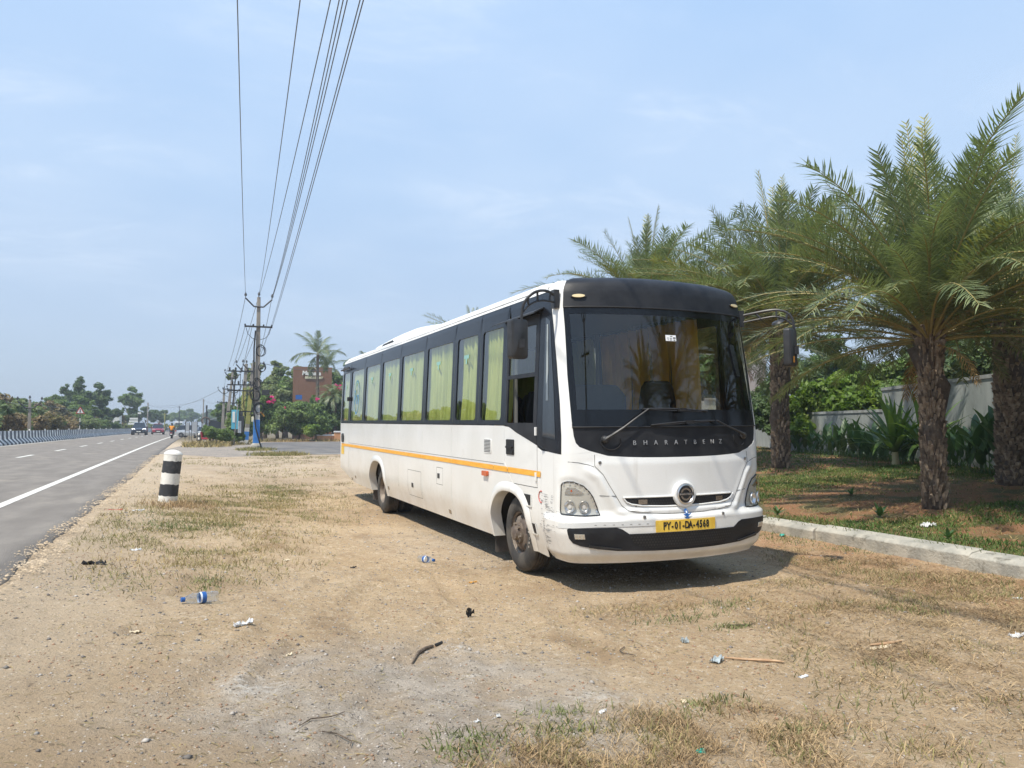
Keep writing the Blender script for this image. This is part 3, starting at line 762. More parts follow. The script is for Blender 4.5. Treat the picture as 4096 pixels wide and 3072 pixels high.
        for k in range(16):
            t0, t1 = math.pi*k/16, math.pi*(k+1)/16
            p = [(c-(w+.03)*math.cos(t), .31+(az-.28)*abs(math.sin(t))**.7) for t in (t0, t1)]
            mb.add([(x0, p[0][0], p[0][1]), (x1, p[0][0], p[0][1]), (x1, p[1][0], p[1][1]), (x0, p[1][0], p[1][1])], [(0, 1, 2, 3)])
        xi = x1 if left else x0
        mb.box((xi-.01, a0-.02, .35), (xi+.01, a1+.02, az+.02)); mb.build('wheel_housing', 'black_rubber', BUS)
    # windows
    bays = [(10.955, 11.93, 11.05, 11.80), (9.395, 10.945, 9.52, 10.82), (7.925, 9.385, 8.02, 9.30), (6.425, 7.915, 6.51, 7.80), (4.865, 6.415, 4.975, 6.33), (3.41, 4.855, 3.51, 4.76), (2.385, 3.40, 2.49, 3.30), (1.462, 2.375, 1.61, 2.30)]
    if not left: bays = bays[:-2]+[(1.9, 3.40, 2.0, 3.30), (.45, 1.89, .62, 1.78)]
    for bi, (a, b, c, d) in enumerate(bays):
        inner = rrect(c, 1.722, d, 2.835, .05, 5); n = len(inner); cx, cz = (c+d)/2, 2.28; outer = []
        for (u, v) in inner:
            du, dv = u-cx, v-cz; tx = ((b-cx) if du > 0 else (a-cx))/(du if abs(du) > 1e-6 else 1e-6); tz = ((3.075-cz) if dv > 0 else (1.663-cz))/(dv if abs(dv) > 1e-6 else 1e-6)
            t = min(abs(tx), abs(tz)); outer.append((cx+du*t, cz+dv*t))
        outer = []; A_, B_ = a-.004, b+.004
        for ci, (X_, Z_, vert_first) in enumerate(((B_, 1.663, False), (B_, 3.075, True), (A_, 3.075, False), (A_, 1.663, True))):
            for j in range(6):
                u, v = inner[ci*6+j]; outer.append((X_, Z_) if j in (2, 3) else ((X_, v) if (j < 2) == vert_first else (u, Z_)))
        mb = MB(); ring(mb, outer, inner, fn, 4, .002)
        vv = [fn(p[0], p[1], .002) for p in inner]+[fn(p[0], p[1], -.022) for p in inner]
        mb.add(vv, [(k, (k+1) % n, n+(k+1) % n, n+k) for k in range(n)])
        w_ = mb.build('window', 'black_panel', BUS)
        mb = MB(); patch(mb, inner, fn, (.5, .25), -.010); mb.build('pane', 'tinted_glass', w_)
        # curtain behind the glass
        gap = {0: .04, 1: .0, 2: .04, 3: .05, 4: .08, 5: .04, 6: .40, 7: .24}[bi]
        if not left: gap = .1
        y0, y1 = c+.02, d-(d-c)*gap+.085*(c+6.9)/3.4
        if not left and bi in (6, 7): y0, y1 = (.93, d+.08) if bi == 7 else (c, d)
        nn = int((y1-y0)/.009); mb = MB(); rr = random.Random(bi*3+left); ph = [rr.uniform(0, 6) for _ in range(6)]
        zs_ = [1.70, 1.78, 2.0, 2.3, 2.6, 2.85, 2.95]; vv = []
        for zz_ in zs_:
            gather = 1-(.05+.05*rr.random())*math.sin((zz_-1.7)/1.25*math.pi) if gap > .2 else 1-.03*math.sin((zz_-1.7)/1.25*math.pi)
            for k in range(nn+1):
                y = y0+(y1-y0)*k/nn; yy = y0+(y-y0)*gather+.012*math.sin(zz_*4+ph[3])
                yq = y+.02*math.sin(y*5.3+ph[1])+.012*math.sin(zz_*2.6+ph[2]+y*3); pp = (yq/.118+ph[0]) % 1.0; p2_ = (yq/.083+ph[4]) % 1.0
                fold = -.10*math.exp(-((pp-.5)/.19)**2)-.05*math.exp(-((p2_-.5)/.20)**2)+.008*math.sin(y*40)
                vv.append(fn(yy, zz_, -.045+fold))
        w2 = nn+1
        mb.add(vv, [(j*w2+k, j*w2+k+1, (j+1)*w2+k+1, (j+1)*w2+k) for j in range(len(zs_)-1) for k in range(nn)])
        mb.build('curtain', 'curtain' if left or bi < 6 else 'gold_curtain', BUS, smooth=True)
        if left and bi in (1, 2, 3, 4, 5, 6) or (left and bi == 0):
            yc = lerp(c, d, .55); mk('sticker', 'sticker_cyan', [(yc-.10, 2.60), (yc-.10, 2.55), (yc-.03, 2.55), (yc-.03, 2.48), (yc+.03, 2.48), (yc+.03, 2.55), (yc+.10, 2.55), (yc+.10, 2.60)] if bi != 0 else rrect(yc-.05, 2.45, yc+.05, 2.55, .03), fn, parent=w_, cell=.2, off=-.004, rim=0)
    # gutter rail above the windows
    mk('roof_rail', 'roof_paint', [(.47, 3.078), (11.93, 3.078), (11.93, 3.15), (.47, 3.15)] if True else None, fn, cell=(1, .04), off=.006, rim=.0)

# louvre vent, hatches, latches, side lamps on the left flank
vr = mk('vent_frame', 'white_paint', rrect(1.90, 1.315, 2.16, 1.49, .03, 3), SL, off=.006, rim=.01)
for k in range(9):
    z = 1.33+k*.0175; mb = MB(); patch(mb, [(1.925, z), (2.135, z), (2.135, z+.008), (1.925, z+.008)], SL, .3, .008); mb.build('slot', 'black_rubber', vr)
for (a, b, c, d) in ((4.98, .478, 5.775, .905), (3.843, .78, 4.151, 1.03)):
    f_ = MB()
    for (p, q, r_, s_) in ((a, b, c, b+.006), (a, d-.006, c, d), (a, b, a+.006, d), (c-.006, b, c, d)): patch(f_, [(p, q), (r_, q), (r_, s_), (p, s_)], SL, (.3, .06), .001)
    hh = f_.build('hatch', 'seam_dark', BUS)
    mb = MB(); yc, zc = (4.98+.5, .66) if a > 4.5 else (4.05, .905)
    patch(mb, [(yc-.05, zc-.035), (yc+.05, zc-.035), (yc+.05, zc+.035), (yc-.05, zc+.035)], SL, .3, .006, .006); mb.build('latch', 'black_plastic', hh)
for yc, zc in ((3.65, .42), (7.25, .47), (10.3, .47), (10.75, .40)):
    mb = MB(); patch(mb, [(yc-.05, zc-.03), (yc+.05, zc-.03), (yc+.05, zc+.03), (yc-.05, zc+.03)], SL, .3, .004, .003); mb.build('flush_latch', 'chrome_dark', BUS)
mb = MB(); patch(mb, rrect(1.99, 1.035, 2.16, 1.095, .015, 3), SL, .3, .035, .03); mb.build('indicator_lamp', 'orange_plastic', BUS, bevel=.006)
mb = MB(); patch(mb, rrect(11.5, 1.21, 11.72, 1.42, .09, 5), SL, .3, .03, .03); mb.build('rear_marker_ring', 'black_plastic', BUS)
mk('rear_side_plate', 'plate_yellow', [(11.48, .93), (11.83, .93), (11.83, 1.118), (11.48, 1.118)], SL, off=.006, rim=0)
mb = MB(); p = SL(11.3, 2.95, .03); mb.tube([(-.0, 11.88, 2.93), (-.01, 11.3, 2.93), (-.01, 10.86, 2.93)], .022, 8); mb.tube([(0, 11.6, 2.90), (-.02, 11.4, 2.965), (0, 11.1, 2.95)], .02, 6); mb.build('rear_mirror_bar', 'black_plastic', BUS)
mb = MB(); mb.box((-.02, 10.95, 2.17), (.03, 11.08, 2.26)); mb.build('window_latch', 'black_plastic', BUS)
# visor over driver window
mb = MB(); vv = [(.075, .50, 2.93), (.075, 1.56, 2.90), (-.06, 1.72, 2.855), (-.06, .50, 2.865)]
mb.add(vv+[(x, y, z-.015) for x, y, z in vv], [(0, 1, 2, 3), (7, 6, 5, 4), (0, 3, 7, 4), (3, 2, 6, 7), (2, 1, 5, 6)]); mb.build('rain_visor', 'black_plastic', BUS)
# monogram on the rear window
lg = MB(); P = [(10.2+.27*math.cos(t), 2.24+.38*math.sin(t)) for t in np.linspace(0, 2*math.pi, 30, endpoint=False)]; P2 = [(10.2+.23*math.cos(t), 2.24+.34*math.sin(t)) for t in np.linspace(0, 2*math.pi, 30, endpoint=False)]
ring(lg, P, P2, SL, 1, -.004); lg.build('monogram_ring', 'logo_blue', BUS)
tm = text_mesh('Rn', .46, .001); X_ = Matrix.Translation((.03, 10.22, 2.22)) @ Matrix(((0, 0, -1, 0), (-1, 0, 0, 0), (0, 1, 0, 0), (0, 0, 0, 1)))
obj('monogram', xf_mesh(tm, X_), 'logo_blue', BUS)

# --- black quarter panel ahead of the door, both sides ---
P = [(sy(.568), 1.452), (sy(.47), 1.428), (sy(.25), 1.395), (sy(.03), 1.378), (sy(.022), 1.55), (sy(.03), 1.9), (sy(.06), 2.3), (sy(.10), 2.7), (sy(.15), 2.95), (sy(.17), 3.03), (sy(.21), 3.055), (sy(.30), 3.07), (sy(.568), 3.075)]
def QM(s, z, off=0.0): return FM(s, z, off) if s > 0 else SL(sy(s), z, off)
mk('quarter_panel', 'black_panel', P, QM, cell=(.05, .1), off=.003)
mk('quarter_panel', 'black_panel', [(SMAX-s, z) for s, z in P][::-1], lambda s, z, off=0.: FM(s, z, off) if s < SMAX else SR(.47+(s-SMAX), z, off), cell=(.05, .1), off=.003)
mk('quarter_window', 'car_glass', [(sy(.42), 1.55), (sy(.12), 1.52), (sy(.13), 2.0), (sy(.20), 2.75), (sy(.42), 2.80)], QM, cell=(.05, .2), off=.007, rim=.004)
mb = MB(); patch(mb, [(sy(.34), 1.92), (sy(.27), 1.92), (sy(.30), 2.72), (sy(.36), 2.72)], QM, (.04, .2), .010); mb.build('window_edge_strip', 'litter_grey', BUS)
patchm = MB(); patch(patchm, [(-.90, 2.862), (sy(.56), 2.862), (sy(.56), 3.075), (-.99, 3.075)], QM, (.2, .1), .002); patchm.build('band_above_door', 'black_panel', BUS)

# --- nose: white shell with mask opening ---
ML = [(.062, 3.10), (.060, 2.92), (.069, 2.655), (.074, 2.177), (.098, 1.711), (.112, 1.56), (.128, 1.492), (.16, 1.452), (.26, 1.410), (.427, 1.362), (.60, 1.350), (.784, 1.343), (1.0, 1.340), (HC, 1.339)]
MASK = [(sx(x), z) for x, z in ML]; MASKF = MASK+[(SMAX-s, z) for s, z in MASK[-2::-1]]
low = [(0, .285), (SMAX, .285), (SMAX, 1.40)]+[(SMAX-sy(.25), 1.395), (SMAX-sy(.03), 1.378)]
# lower white nose: region below the mask, plus the two pillars
PILL = [(sy(.022), 1.55), (sy(.03), 1.9), (sy(.06), 2.3), (sy(.10), 2.7), (sy(.15), 2.95), (sy(.17), 3.03), (sy(.21), 3.055), (sy(.30), 3.07), (sy(.47), 3.075), (sy(.47), 3.16), (sy(.1), 3.19), (sx(.062), 3.17)]
half = [(0, .30), (0, 1.40), (sy(.25), 1.393), (sy(.03), 1.376)]+PILL+MASK
HD = [(.297, 1.40), (.297, 1.26), (.374, 1.178), (.492, .976), (.552, .874), (.613, .822), (.757, .797), (1.0, .782), (HC, .779)]
hood = [(sx(x), z) for x, z in HD]; HOOD = hood+[(SMAX-s, z) for s, z in hood[-2::-1]]
HL = [(.012, .79), (.016, 1.07), (.022, 1.092), (.05, 1.108), (.10, 1.107), (.192, 1.066), (.245, 1.01), (.280, .955), (.312, .869), (.335, .785), (.20, .776)]
HLs = [(sx(x), z) for x, z in HL]
GR = [(.565, .950), (.60, .905), (.65, .882), (.764, .863), (1.0, .853), (HC, .851)]; GRt = [(.565, .950), (HC, .957)]
GRI = [(sx(x), z) for x, z in SYM(GR)]; GRI = GRI+[(SMAX-GRI[0][0], .950)]; GRI = GRI[:-1]
BB = [(.050, .64), (.056, .56), (.076, .513), (.135, .484), (.28, .455), (.473, .433), (.85, .421), (HC, .418)]; BT = [(.056, .662), (.48, .665), (.535, .645), (.603, .597), (HC, .597)]
BLK = [(sx(x), z) for x, z in BB]; BLK = BLK+[(SMAX-s, z) for s, z in BLK[-2::-1]]+[(SMAX-sx(x), z) for x, z in BT]+[(sx(x), z) for x, z in BT[-2::-1]]
def dense(P, step=.05):
    Q = []
    for a, b in zip(P, P[1:]+P[:1]):
        n = max(1, int(math.hypot(b[0]-a[0], b[1]-a[1])/step)); Q += [(lerp(a[0], b[0], k/n), lerp(a[1], b[1], k/n)) for k in range(n)]
    return Q
def sdist(P, u, v):
    d = 9.0; n = len(P)
    for i in range(n):
        a, b = P[i], P[(i+1) % n]; ux, uy = b[0]-a[0], b[1]-a[1]; L2 = ux*ux+uy*uy+1e-12
        t = max(0, min(1, ((u-a[0])*ux+(v-a[1])*uy)/L2)); d = min(d, math.hypot(u-a[0]-t*ux, v-a[1]-t*uy))
    return -d if inside(P, u, v) else d
HDp = HOOD
def s01(a, b, x): t = max(0, min(1, (x-a)/(b-a))); return t*t*(3-2*t)
HLr = [(SMAX-s, z) for s, z in HLs][::-1]
def disp(u, v):
    d = 0.0; us = min(u, SMAX-u)
    fd_ = s01(1.37, 1.27, v)
    if v < 1.5:
        h = sdist(HDp+[], u, v) if v < 1.42 else 1
        if v < 1.40:
            # hood plate stands proud, with a raised fender outside it
            d += .012*s01(.012, -.012, h)
            d += .030*math.exp(-((h-.055)/.05)**2)*s01(1.32, 1.15, v)*s01(.70, .8, v)
        d += .035*s01(.775, .72, v)*s01(.02, .16, us-0)  # bumper step
        hl = sdist(HLs, us, v) if us < .95 else 1
        if hl < .08: d -= .012*s01(.06, .0, hl)
        if abs(u-SMAX/2) < .80: d += .022*math.exp(-((v-.818)/.020)**2)*s01(.80, .60, abs(u-SMAX/2))
        d -= .05*s01(.40, .30, v)
    return d*fd_
def DM(s, z, off=0.0): return FM(s, z, disp(s, z)+off)
def rimtube(P, r, off, m, name, parent):
    mb = MB(); Q = dense(P, .03); Q.append(Q[0]); mb.tube([DM(s, z, off) for s, z in Q], r, 6, False); return mb.build(name, m, parent, smooth=True)
lower = [(0, .30), (SMAX, .30), (SMAX, 1.40), (SMAX-sy(.25), 1.393), (SMAX-sy(.03), 1.376)]+[(SMAX-s, z) for s, z in MASK if z < 1.45]
lower += [(s, z) for s, z in MASK[::-1] if z < 1.45]+[(sy(.03), 1.376), (sy(.25), 1.393), (0, 1.40)]
# remove duplicate centre point
lower = [p for i, p in enumerate(lower) if i == 0 or (abs(p[0]-lower[i-1][0])+abs(p[1]-lower[i-1][1])) > 1e-6]
nose = mk('front_panel', 'white_paint', lower, FM, cell=.0165, rim=.03, disp=disp)
for flip in (0, 1):
    P = [(sy(.03), 1.376)]+PILL+[p for p in MASK if p[1] >= 1.40]+[(sx(.30), 1.398)]
    P = [(sy(.03), 1.3755)]+PILL+[p for p in MASK if p[1] >= 1.45]+[(sx(.262), 1.4085), (sx(.262), 1.398), (sx(.12), 1.385)]
    if flip: P = [(SMAX-s, z) for s, z in P][::-1]
    mk('windscreen_pillar', 'white_paint', P, FM, cell=(.03, .09), rim=.02, off=.001)
# black mask around the windscreen (frame), glass, visor
def _dense_unused(P, step=.05):
    Q = []
    for a, b in zip(P, P[1:]+P[:1]):
        n = max(1, int(math.hypot(b[0]-a[0], b[1]-a[1])/step)); Q += [(lerp(a[0], b[0], k/n), lerp(a[1], b[1], k/n)) for k in range(n)]
    return Q
GZ = (1.822, 2.80)
mkf = lambda P, m, name, off=0., rim=0., cell=(.05, .08): mk(name, m, P, FM, cell=cell, off=off, rim=rim)
mkf([p for p in MASKF if p[1] < 1.66]+[(SMAX-sx(.101), 1.645), (sx(.101), 1.645)], 'black_matte', 'cowl_panel', -.004)
xl = lambda z: sx(float(np.interp(z, [1.64, 1.711, 2.177, 2.655, 2.92, 3.1], [.101, .098, .074, .069, .060, .062])))
gl_ = lambda z: sx(float(np.interp(z, [1.82, 2.41, 2.82], [.150, .126, .112])))
scr = MB()
zsb = np.linspace(1.652, 2.868, 14)
outer = [(xl(z), z) for z in zsb]; outer2 = [(SMAX-s, z) for s, z in outer]
S1 = [(gl_(z), z) for z in np.linspace(*GZ, 12)]
def band(P): patch(scr, P, FM, (.05, .1), .001)
band([(xl(1.652), 1.652), (SMAX-xl(1.652), 1.652), (SMAX-xl(1.822), 1.822), (xl(1.822), 1.822)])
band([(xl(2.80), 2.80), (SMAX-xl(2.80), 2.80), (SMAX-xl(2.868), 2.868), (xl(2.868), 2.868)])
for z0, z1 in zip(np.linspace(*GZ, 9)[:-1], np.linspace(*GZ, 9)[1:]):
    for fl in (0, 1):
        P = [(xl(z0), z0), (gl_(z0), z0), (gl_(z1), z1), (xl(z1), z1)]
        if fl: P = [(SMAX-s, z) for s, z in P][::-1]
        band(P)
ws = scr.build('windscreen', 'frit_black', BUS, smooth=True)
mb = MB(); patch(mb, [(gl_(z), z) for z in np.linspace(GZ[1], GZ[0], 8)]+[(SMAX-gl_(z), z) for z in np.linspace(GZ[0], GZ[1], 8)], FM, (.06, .12), .0); mb.build('pane', 'windscreen_glass', ws, smooth=True)
mb = MB(); mb.tube([FM(s, z, .006) for s, z in [(lerp(xl(1.65), SMAX-xl(1.65), k/24), 1.648) for k in range(25)]], .007, 6, False); mb.tube([FM(s, z, .006) for s, z in [(lerp(xl(2.88), SMAX-xl(2.88), k/24), 2.876) for k in range(25)]], .009, 6, False); mb.build('seal', 'black_rubber', ws)['kind'] = 'stuff'
vis = [(xl(2.885), 2.885), (SMAX-xl(2.885), 2.885), (SMAX-xl(3.1), 3.1), (SMAX-sx(.075), 3.17), (SMAX-sx(.12), 3.236), (sx(.12), 3.236), (sx(.075), 3.17), (xl(3.1), 3.1)]
mk('front_visor', 'black_matte', vis, FM, cell=(.05, .03), off=.010, rim=.02)
for x_ in (.20, WD-.20):
    P = [(sx(x_)+.085*math.cos(t), 2.985+.024*math.sin(t)) for t in np.linspace(0, 2*math.pi, 20, endpoint=False)]
    mm_ = mk('marker_base', 'black_rubber', P, FM, off=.022, rim=.02)
    P = [(sx(x_)+.068*math.cos(t), 2.985+.017*math.sin(t)) for t in np.linspace(0, 2*math.pi, 20, endpoint=False)]
    mk('marker_lamp', 'marker_cream', P, FM, parent=mm_, off=.034, rim=.012)
# roof shell
mb = MB(); prof = [(.088, 3.12), (.105, 3.152), (.13, 3.19), (.20, 3.21), (.34, 3.235), (.7, 3.255), (HC, 3.262)]; prof = prof+[(WD-x, z) for x, z in prof[-2::-1]]
rows = []
for (y, k, ins) in ((.50, .35, .02), (.56, .75, .005), (.70, 1, 0), (2, 1, 0), (4, 1, 0), (6, 1, 0), (8, 1, 0), (10, 1, 0), (11.6, 1, 0), (11.8, .85, .01), (11.9, .45, .04), (11.95, -.3, .07)):
    rows.append([(HC+(x-HC)*(1-ins), y, 3.14+(z-3.14)*k if k > 0 else 3.12) for x, z in prof])
m_ = len(prof); vv = [p for r_ in rows for p in r_]
mb.add(vv, [(i*m_+j, i*m_+j+1, (i+1)*m_+j+1, (i+1)*m_+j) for i in range(len(rows)-1) for j in range(m_-1)])
mb.build('roof', 'roof_paint', BUS, smooth=True)
# nose-to-roof fairing
mb = MB(); rows = []
for k, (zc, dy) in enumerate(((3.10, .0), (3.17, .04), (3.215, .10), (3.235, .20), (3.245, .36))):
    rows.append([(HC+(FM(s, zc).x-HC)*1.0, min(FM(s, zc).y+dy*.3+.03, .62) if k < 4 else .62, zc-.006+(.016*math.sin(math.pi*s/SMAX) if k > 2 else 0)) for s in np.linspace(sy(.40), SMAX-sy(.40), 40)])
vv = [p for r_ in rows for p in r_]; mb.add(vv, [(i*40+j, i*40+j+1, (i+1)*40+j+1, (i+1)*40+j) for i in range(4) for j in range(39)])
mb.build('roof_front', 'black_matte', BUS, smooth=True)
# rear wall
mb = MB(); out = [(TI[1][1]+.05, .56), (0.0, .75), (0, 1.66), (.055, 2.85), (.12, 3.13), (.3, 3.22), (HC, 3.25)]; out = out+[(WD-x, z) for x, z in out[-2::-1]]
mb.prism(out, 11.90, 11.96, 'y'); rw = mb.build('rear_wall', 'white_paint', BUS)
mb = MB(); mb.box((.35, 11.96, 1.8), (WD-.35, 11.97, 2.8)); mb.build('rear_window', 'car_glass', rw)
for x_ in (.1, WD-.3):
    mb = MB(); mb.box((x_, 11.96, .85), (x_+.2, 11.985, 1.3)); mb.build('tail_lamp', 'sign_red', rw)
# floor, inner lining, bulkhead
mb = MB(); mb.box((.16, 1.95, .62), (WD-.16, 11.85, .95)); mb.box((.16, .10, .93), (WD-.16, 11.85, .97)); mb.box((.7, .3, .4), (WD-.7, 11.5, .62)); mb.box((.40, .0, .36), (WD-.40, .78, .39)); mb.build('floor_pan', 'dark_interior', BUS)  # last box: unseen tray added to block sun passing through the nose
mb = MB(); mb.box((.05, .5, .98), (.07, 11.85, 1.60)); mb.box((WD-.07, .5, .98), (WD-.05, 11.85, 1.60)); mb.box((.14, .6, 3.02), (WD-.14, 11.85, 3.06)); mb.build('inner_lining', 'interior_grey', BUS)
for yy in (1.455, 2.38, 3.405, 4.86, 6.42, 7.92, 9.39, 10.95):
    for xx in (.115, WD-.155): mb = MB(); mb.box((xx, yy-.03, 1.6), (xx+.03, yy+.03, 3.03)); mb.build('window_pillar', 'interior_grey', BUS)
pass
# --- grille, headlights, bumper insert, plate, emblem ---
def hexmesh(name, out, sp, off, m, parent, fn=None):
    fn = fn or DM
    mb = MB(); us = [p[0] for p in out]; vs = [p[1] for p in out]; r = sp*.36; row = 0; v = min(vs); w = sp*.10
    while v < max(vs):
        u = min(us)+(sp/2 if row % 2 else 0)
        while u < max(us):
            if inside(out, u, v):
                # three bars of a hexagon cell
                for a in (30, 150, 270):
                    c, s = math.cos(rad(a)), math.sin(rad(a)); p0 = (u+c*sp*.5, v+s*sp*.5)
                    t0 = (-s, c); hl_ = sp*.32
                    q = [(p0[0]+t0[0]*hl_*e+c*w*f, p0[1]+t0[1]*hl_*e+s*w*f) for e, f in ((-1, -1), (1, -1), (1, 1), (-1, 1))]
                    mb.add([fn(x, z, off) for x, z in q], [(0, 1, 2, 3)])
            u += sp
        v += sp*.866; row += 1
    o = mb.build(name, m, parent); o['kind'] = 'stuff'; return o
gr = mk('grille', 'black_rubber', GRI, DM, cell=.03, off=.004, rim=0); rimtube(GRI, .009, .004, 'white_paint', 'grille_surround', BUS)
hexmesh('honeycomb', GRI, .030, .008, 'black_plastic', gr)
for x_ in (.77, 1.69):
    P = [(sx(x_)-.048, .878), (sx(x_)+.048, .878), (sx(x_)+.048, .926), (sx(x_)-.048, .926)]
    mk('sensor_lamp', 'chrome_dark', P, DM, parent=gr, cell=.02, off=.010, rim=0)
bi_ = mk('bumper_insert', 'black_matte', dense(BLK, .05), DM, cell=.03, off=.004, rim=.008)
LG = [(.603, .588), (.654, .513), (.74, .468), (.85, .452), (1.085, .445), (HC, .444)]
LGs = [(sx(x), z) for x, z in LG]; LGs = LGs+[(SMAX-s, z) for s, z in LGs[-2::-1]]
lgp = mk('lower_grille', 'black_rubber', LGs, DM, parent=BUS, cell=.03, off=.007, rim=0)
hexmesh('honeycomb', LGs, .032, .011, 'black_plastic', lgp)
for fl in (0, 1):
    P = [(.095, .555), (.178, .553), (.178, .603), (.095, .606)]
    P = [(sx(x), z) for x, z in P]; P = [(SMAX-s, z) for s, z in P][::-1] if fl else P
    fg = mk('fog_lamp', 'lamp_grey', P, DM, cell=.03, off=.009, rim=.006)
    us = sorted([p[0] for p in P]); u0, u1 = us[0], us[-1]
    for i in range(3):
        for j in range(2):
            cu, cv = lerp(u0, u1, (i+.5)/3), .567+.025*j; mb = MB()
            mb.add([DM(cu+.011*math.cos(t), cv+.010*math.sin(t), .012) for t in np.linspace(0, 2*math.pi, 8, endpoint=False)], [tuple(range(8))]); mb.build('led', 'chrome', fg, fix=False)
    # lower air lip highlight fin
    P = [(sx(.20), .470), (sx(.50), .445), (sx(.52), .452), (sx(.24), .492), (sx(.205), .50)]
    P = [(SMAX-s, z) for s, z in P][::-1] if fl else P
    mk('bumper_fin', 'black_plastic', P, DM, cell=.03, off=.022, rim=.02)
    # headlight
    O = HLs if not fl else HLr
    back = mk('headlight', 'lamp_grey', dense(O, .03), DM, cell=.03, off=.003, rim=0); rimtube(O, .006, .006, 'black_rubber', 'headlight_seal', BUS)
    def q(x, z, o_): s = sx(x); s = SMAX-s if fl else s; return FM(s, z, o_)
    for (cx, cz, rx, rz) in ((.072, .865, .056, .062), (.196, .862, .055, .062)):
        mb = MB(); s0 = sx(cx)
        rings = []
        for (k, dpt) in ((1.0, .004), (.94, .012), (.80, -.006), (.5, -.02), (.2, -.026)):
            rings.append([DM((SMAX-1*(s0+rx*k*math.cos(t))) if fl else s0+rx*k*math.cos(t), cz+rz*k*math.sin(t), dpt+.016) for t in np.linspace(0, 2*math.pi, 18, endpoint=False)])
        vv = [p for r_ in rings for p in r_]; mb.add(vv, [(i*18+j, i*18+(j+1) % 18, (i+1)*18+(j+1) % 18, (i+1)*18+j) for i in range(4) for j in range(18)])
        rf = mb.build('reflector', 'chrome', back, smooth=True)
        mb = MB(); mb.add([DM((SMAX-(s0+.018*math.cos(t))) if fl else s0+.018*math.cos(t), cz+.02*math.sin(t), +.012) for t in np.linspace(0, 2*math.pi, 10, endpoint=False)], [tuple(range(10))])
        mb.build('bulb', 'headlight_lens', back, fix=False)
    P = [(.035, .985), (.05, 1.055), (.12, 1.048), (.19, 1.0), (.16, .985)]; P = [(sx(x), z) for x, z in P]; P = [(SMAX-s, z) for s, z in P][::-1] if fl else P
    mk('turn_signal', 'reflector', P, DM, parent=back, cell=.02, off=.012, rim=.008)
    mb = MB(); s0 = sx(.085)
    mb.add([DM((SMAX-(s0+.016*math.cos(t))) if fl else s0+.009*math.cos(t), 1.02+.012*math.sin(t), +.016) for t in np.linspace(0, 2*math.pi, 8, endpoint=False)], [tuple(range(8))]); mb.build('bulb', 'orange_plastic', back, fix=False)
    LP_ = [(.03, 1.085), (.07, 1.095), (.11, 1.092), (.15, 1.078), (.19, 1.052), (.225, 1.018), (.25, .98), (.27, .94), (.285, .90), (.298, .86), (.31, .82)]
    for (x_, z_) in LP_:
        s0 = sx(x_); s0 = SMAX-s0 if fl else s0
        mb = MB(); mb.add([DM(s0+.010*math.cos(t), z_+.011*math.sin(t), +.016) for t in np.linspace(0, 2*math.pi, 6, endpoint=False)], [tuple(range(6))]); mb.build('led', 'chrome', back, fix=False)
    mk('lens', 'lens_glass', dense(O, .03), DM, parent=back, cell=.03, off=.034, rim=.0)
# number plate and lettering on the nose
pw = .352
P = [(SMAX/2-pw, .603), (SMAX/2+pw, .603), (SMAX/2+pw, .718), (SMAX/2-pw, .718)]
plate = mk('number_plate', 'plate_yellow', P, FM, cell=.05, off=.046, rim=.012)
def nose_text(txt, x0, x1, zc, size, off, m, name, parent, sep=True, bold=0.0, extr=.003, cx_=1.0):
    n = len(txt)
    for i, ch in enumerate(txt):
        if ch == ' ': continue
        s = lerp(sx(x0), sx(x1), i/(n-1)); p = FM(s, zc, off); a, b = FM(s-.01, zc, off), FM(s+.01, zc, off)
        ex = (b-a).normalized(); up = (FM(s, zc+.02, off)-p).normalized(); nz = ex.cross(up).normalized(); up = nz.cross(ex)
        me = text_mesh(ch, size, extr, bold); me.transform(Matrix.Diagonal((cx_, 1, 1, 1))); X = Matrix((ex, up, nz)).transposed().to_4x4(); X.translation = p
        obj(name, xf_mesh(me, X), m, parent)
# keep the plate characters at uneven pitch like the photo
nose_text('PY-01-DA-4568', .972, 1.478, .660, .100, .0485, 'lettering_black', 'character', plate, bold=.0034, extr=.001, cx_=.72)
nose_text('BHARATBENZ', .70, 1.745, 1.487, .066, .004, 'letter_silver', 'letter', BUS, bold=-.0008)
# emblem
cs = SMAX/2; c0 = FM(cs, .967, .02)
mb = MB(); mb.lathe([(.128, .04), (.134, -.01), (.128, -.03), (.112, -.036), (.104, -.03)], 36, Matrix.Translation(c0), 'y'); em = mb.build('emblem', 'white_paint', BUS, smooth=True)
mb = MB(); mb.lathe([(.104, -.028), (.102, -.040), (.090, -.044), (.084, -.036)], 36, Matrix.Translation(c0), 'y'); mb.build('emblem_ring', 'chrome', em, smooth=True)
mb = MB(); mb.lathe([(.084, -.034), (.0001, -.034)], 36, Matrix.Translation(c0), 'y'); mb.build('emblem_disc', 'black_plastic', em)
mb = MB(); mb.lathe([(.066, -.036), (.064, -.041), (.046, -.041), (.044, -.036)], 36, Matrix.Translation(c0), 'y'); mb.build('emblem_inner_ring', 'chrome_dark', em, smooth=True)
mb = MB(); mb.box((c0.x-.085, c0.y-.046, c0.z-.016), (c0.x+.085, c0.y-.038, c0.z+.016)); mb.build('emblem_bar', 'black_plastic', em)
me = text_mesh('BHARATBENZ', .026, .001); X = Matrix(((1, 0, 0, c0.x), (0, 0, -1, c0.y-.048), (0, 1, 0, c0.z), (0, 0, 0, 1))); obj('emblem_lettering', xf_mesh(me, X), 'chrome', em)
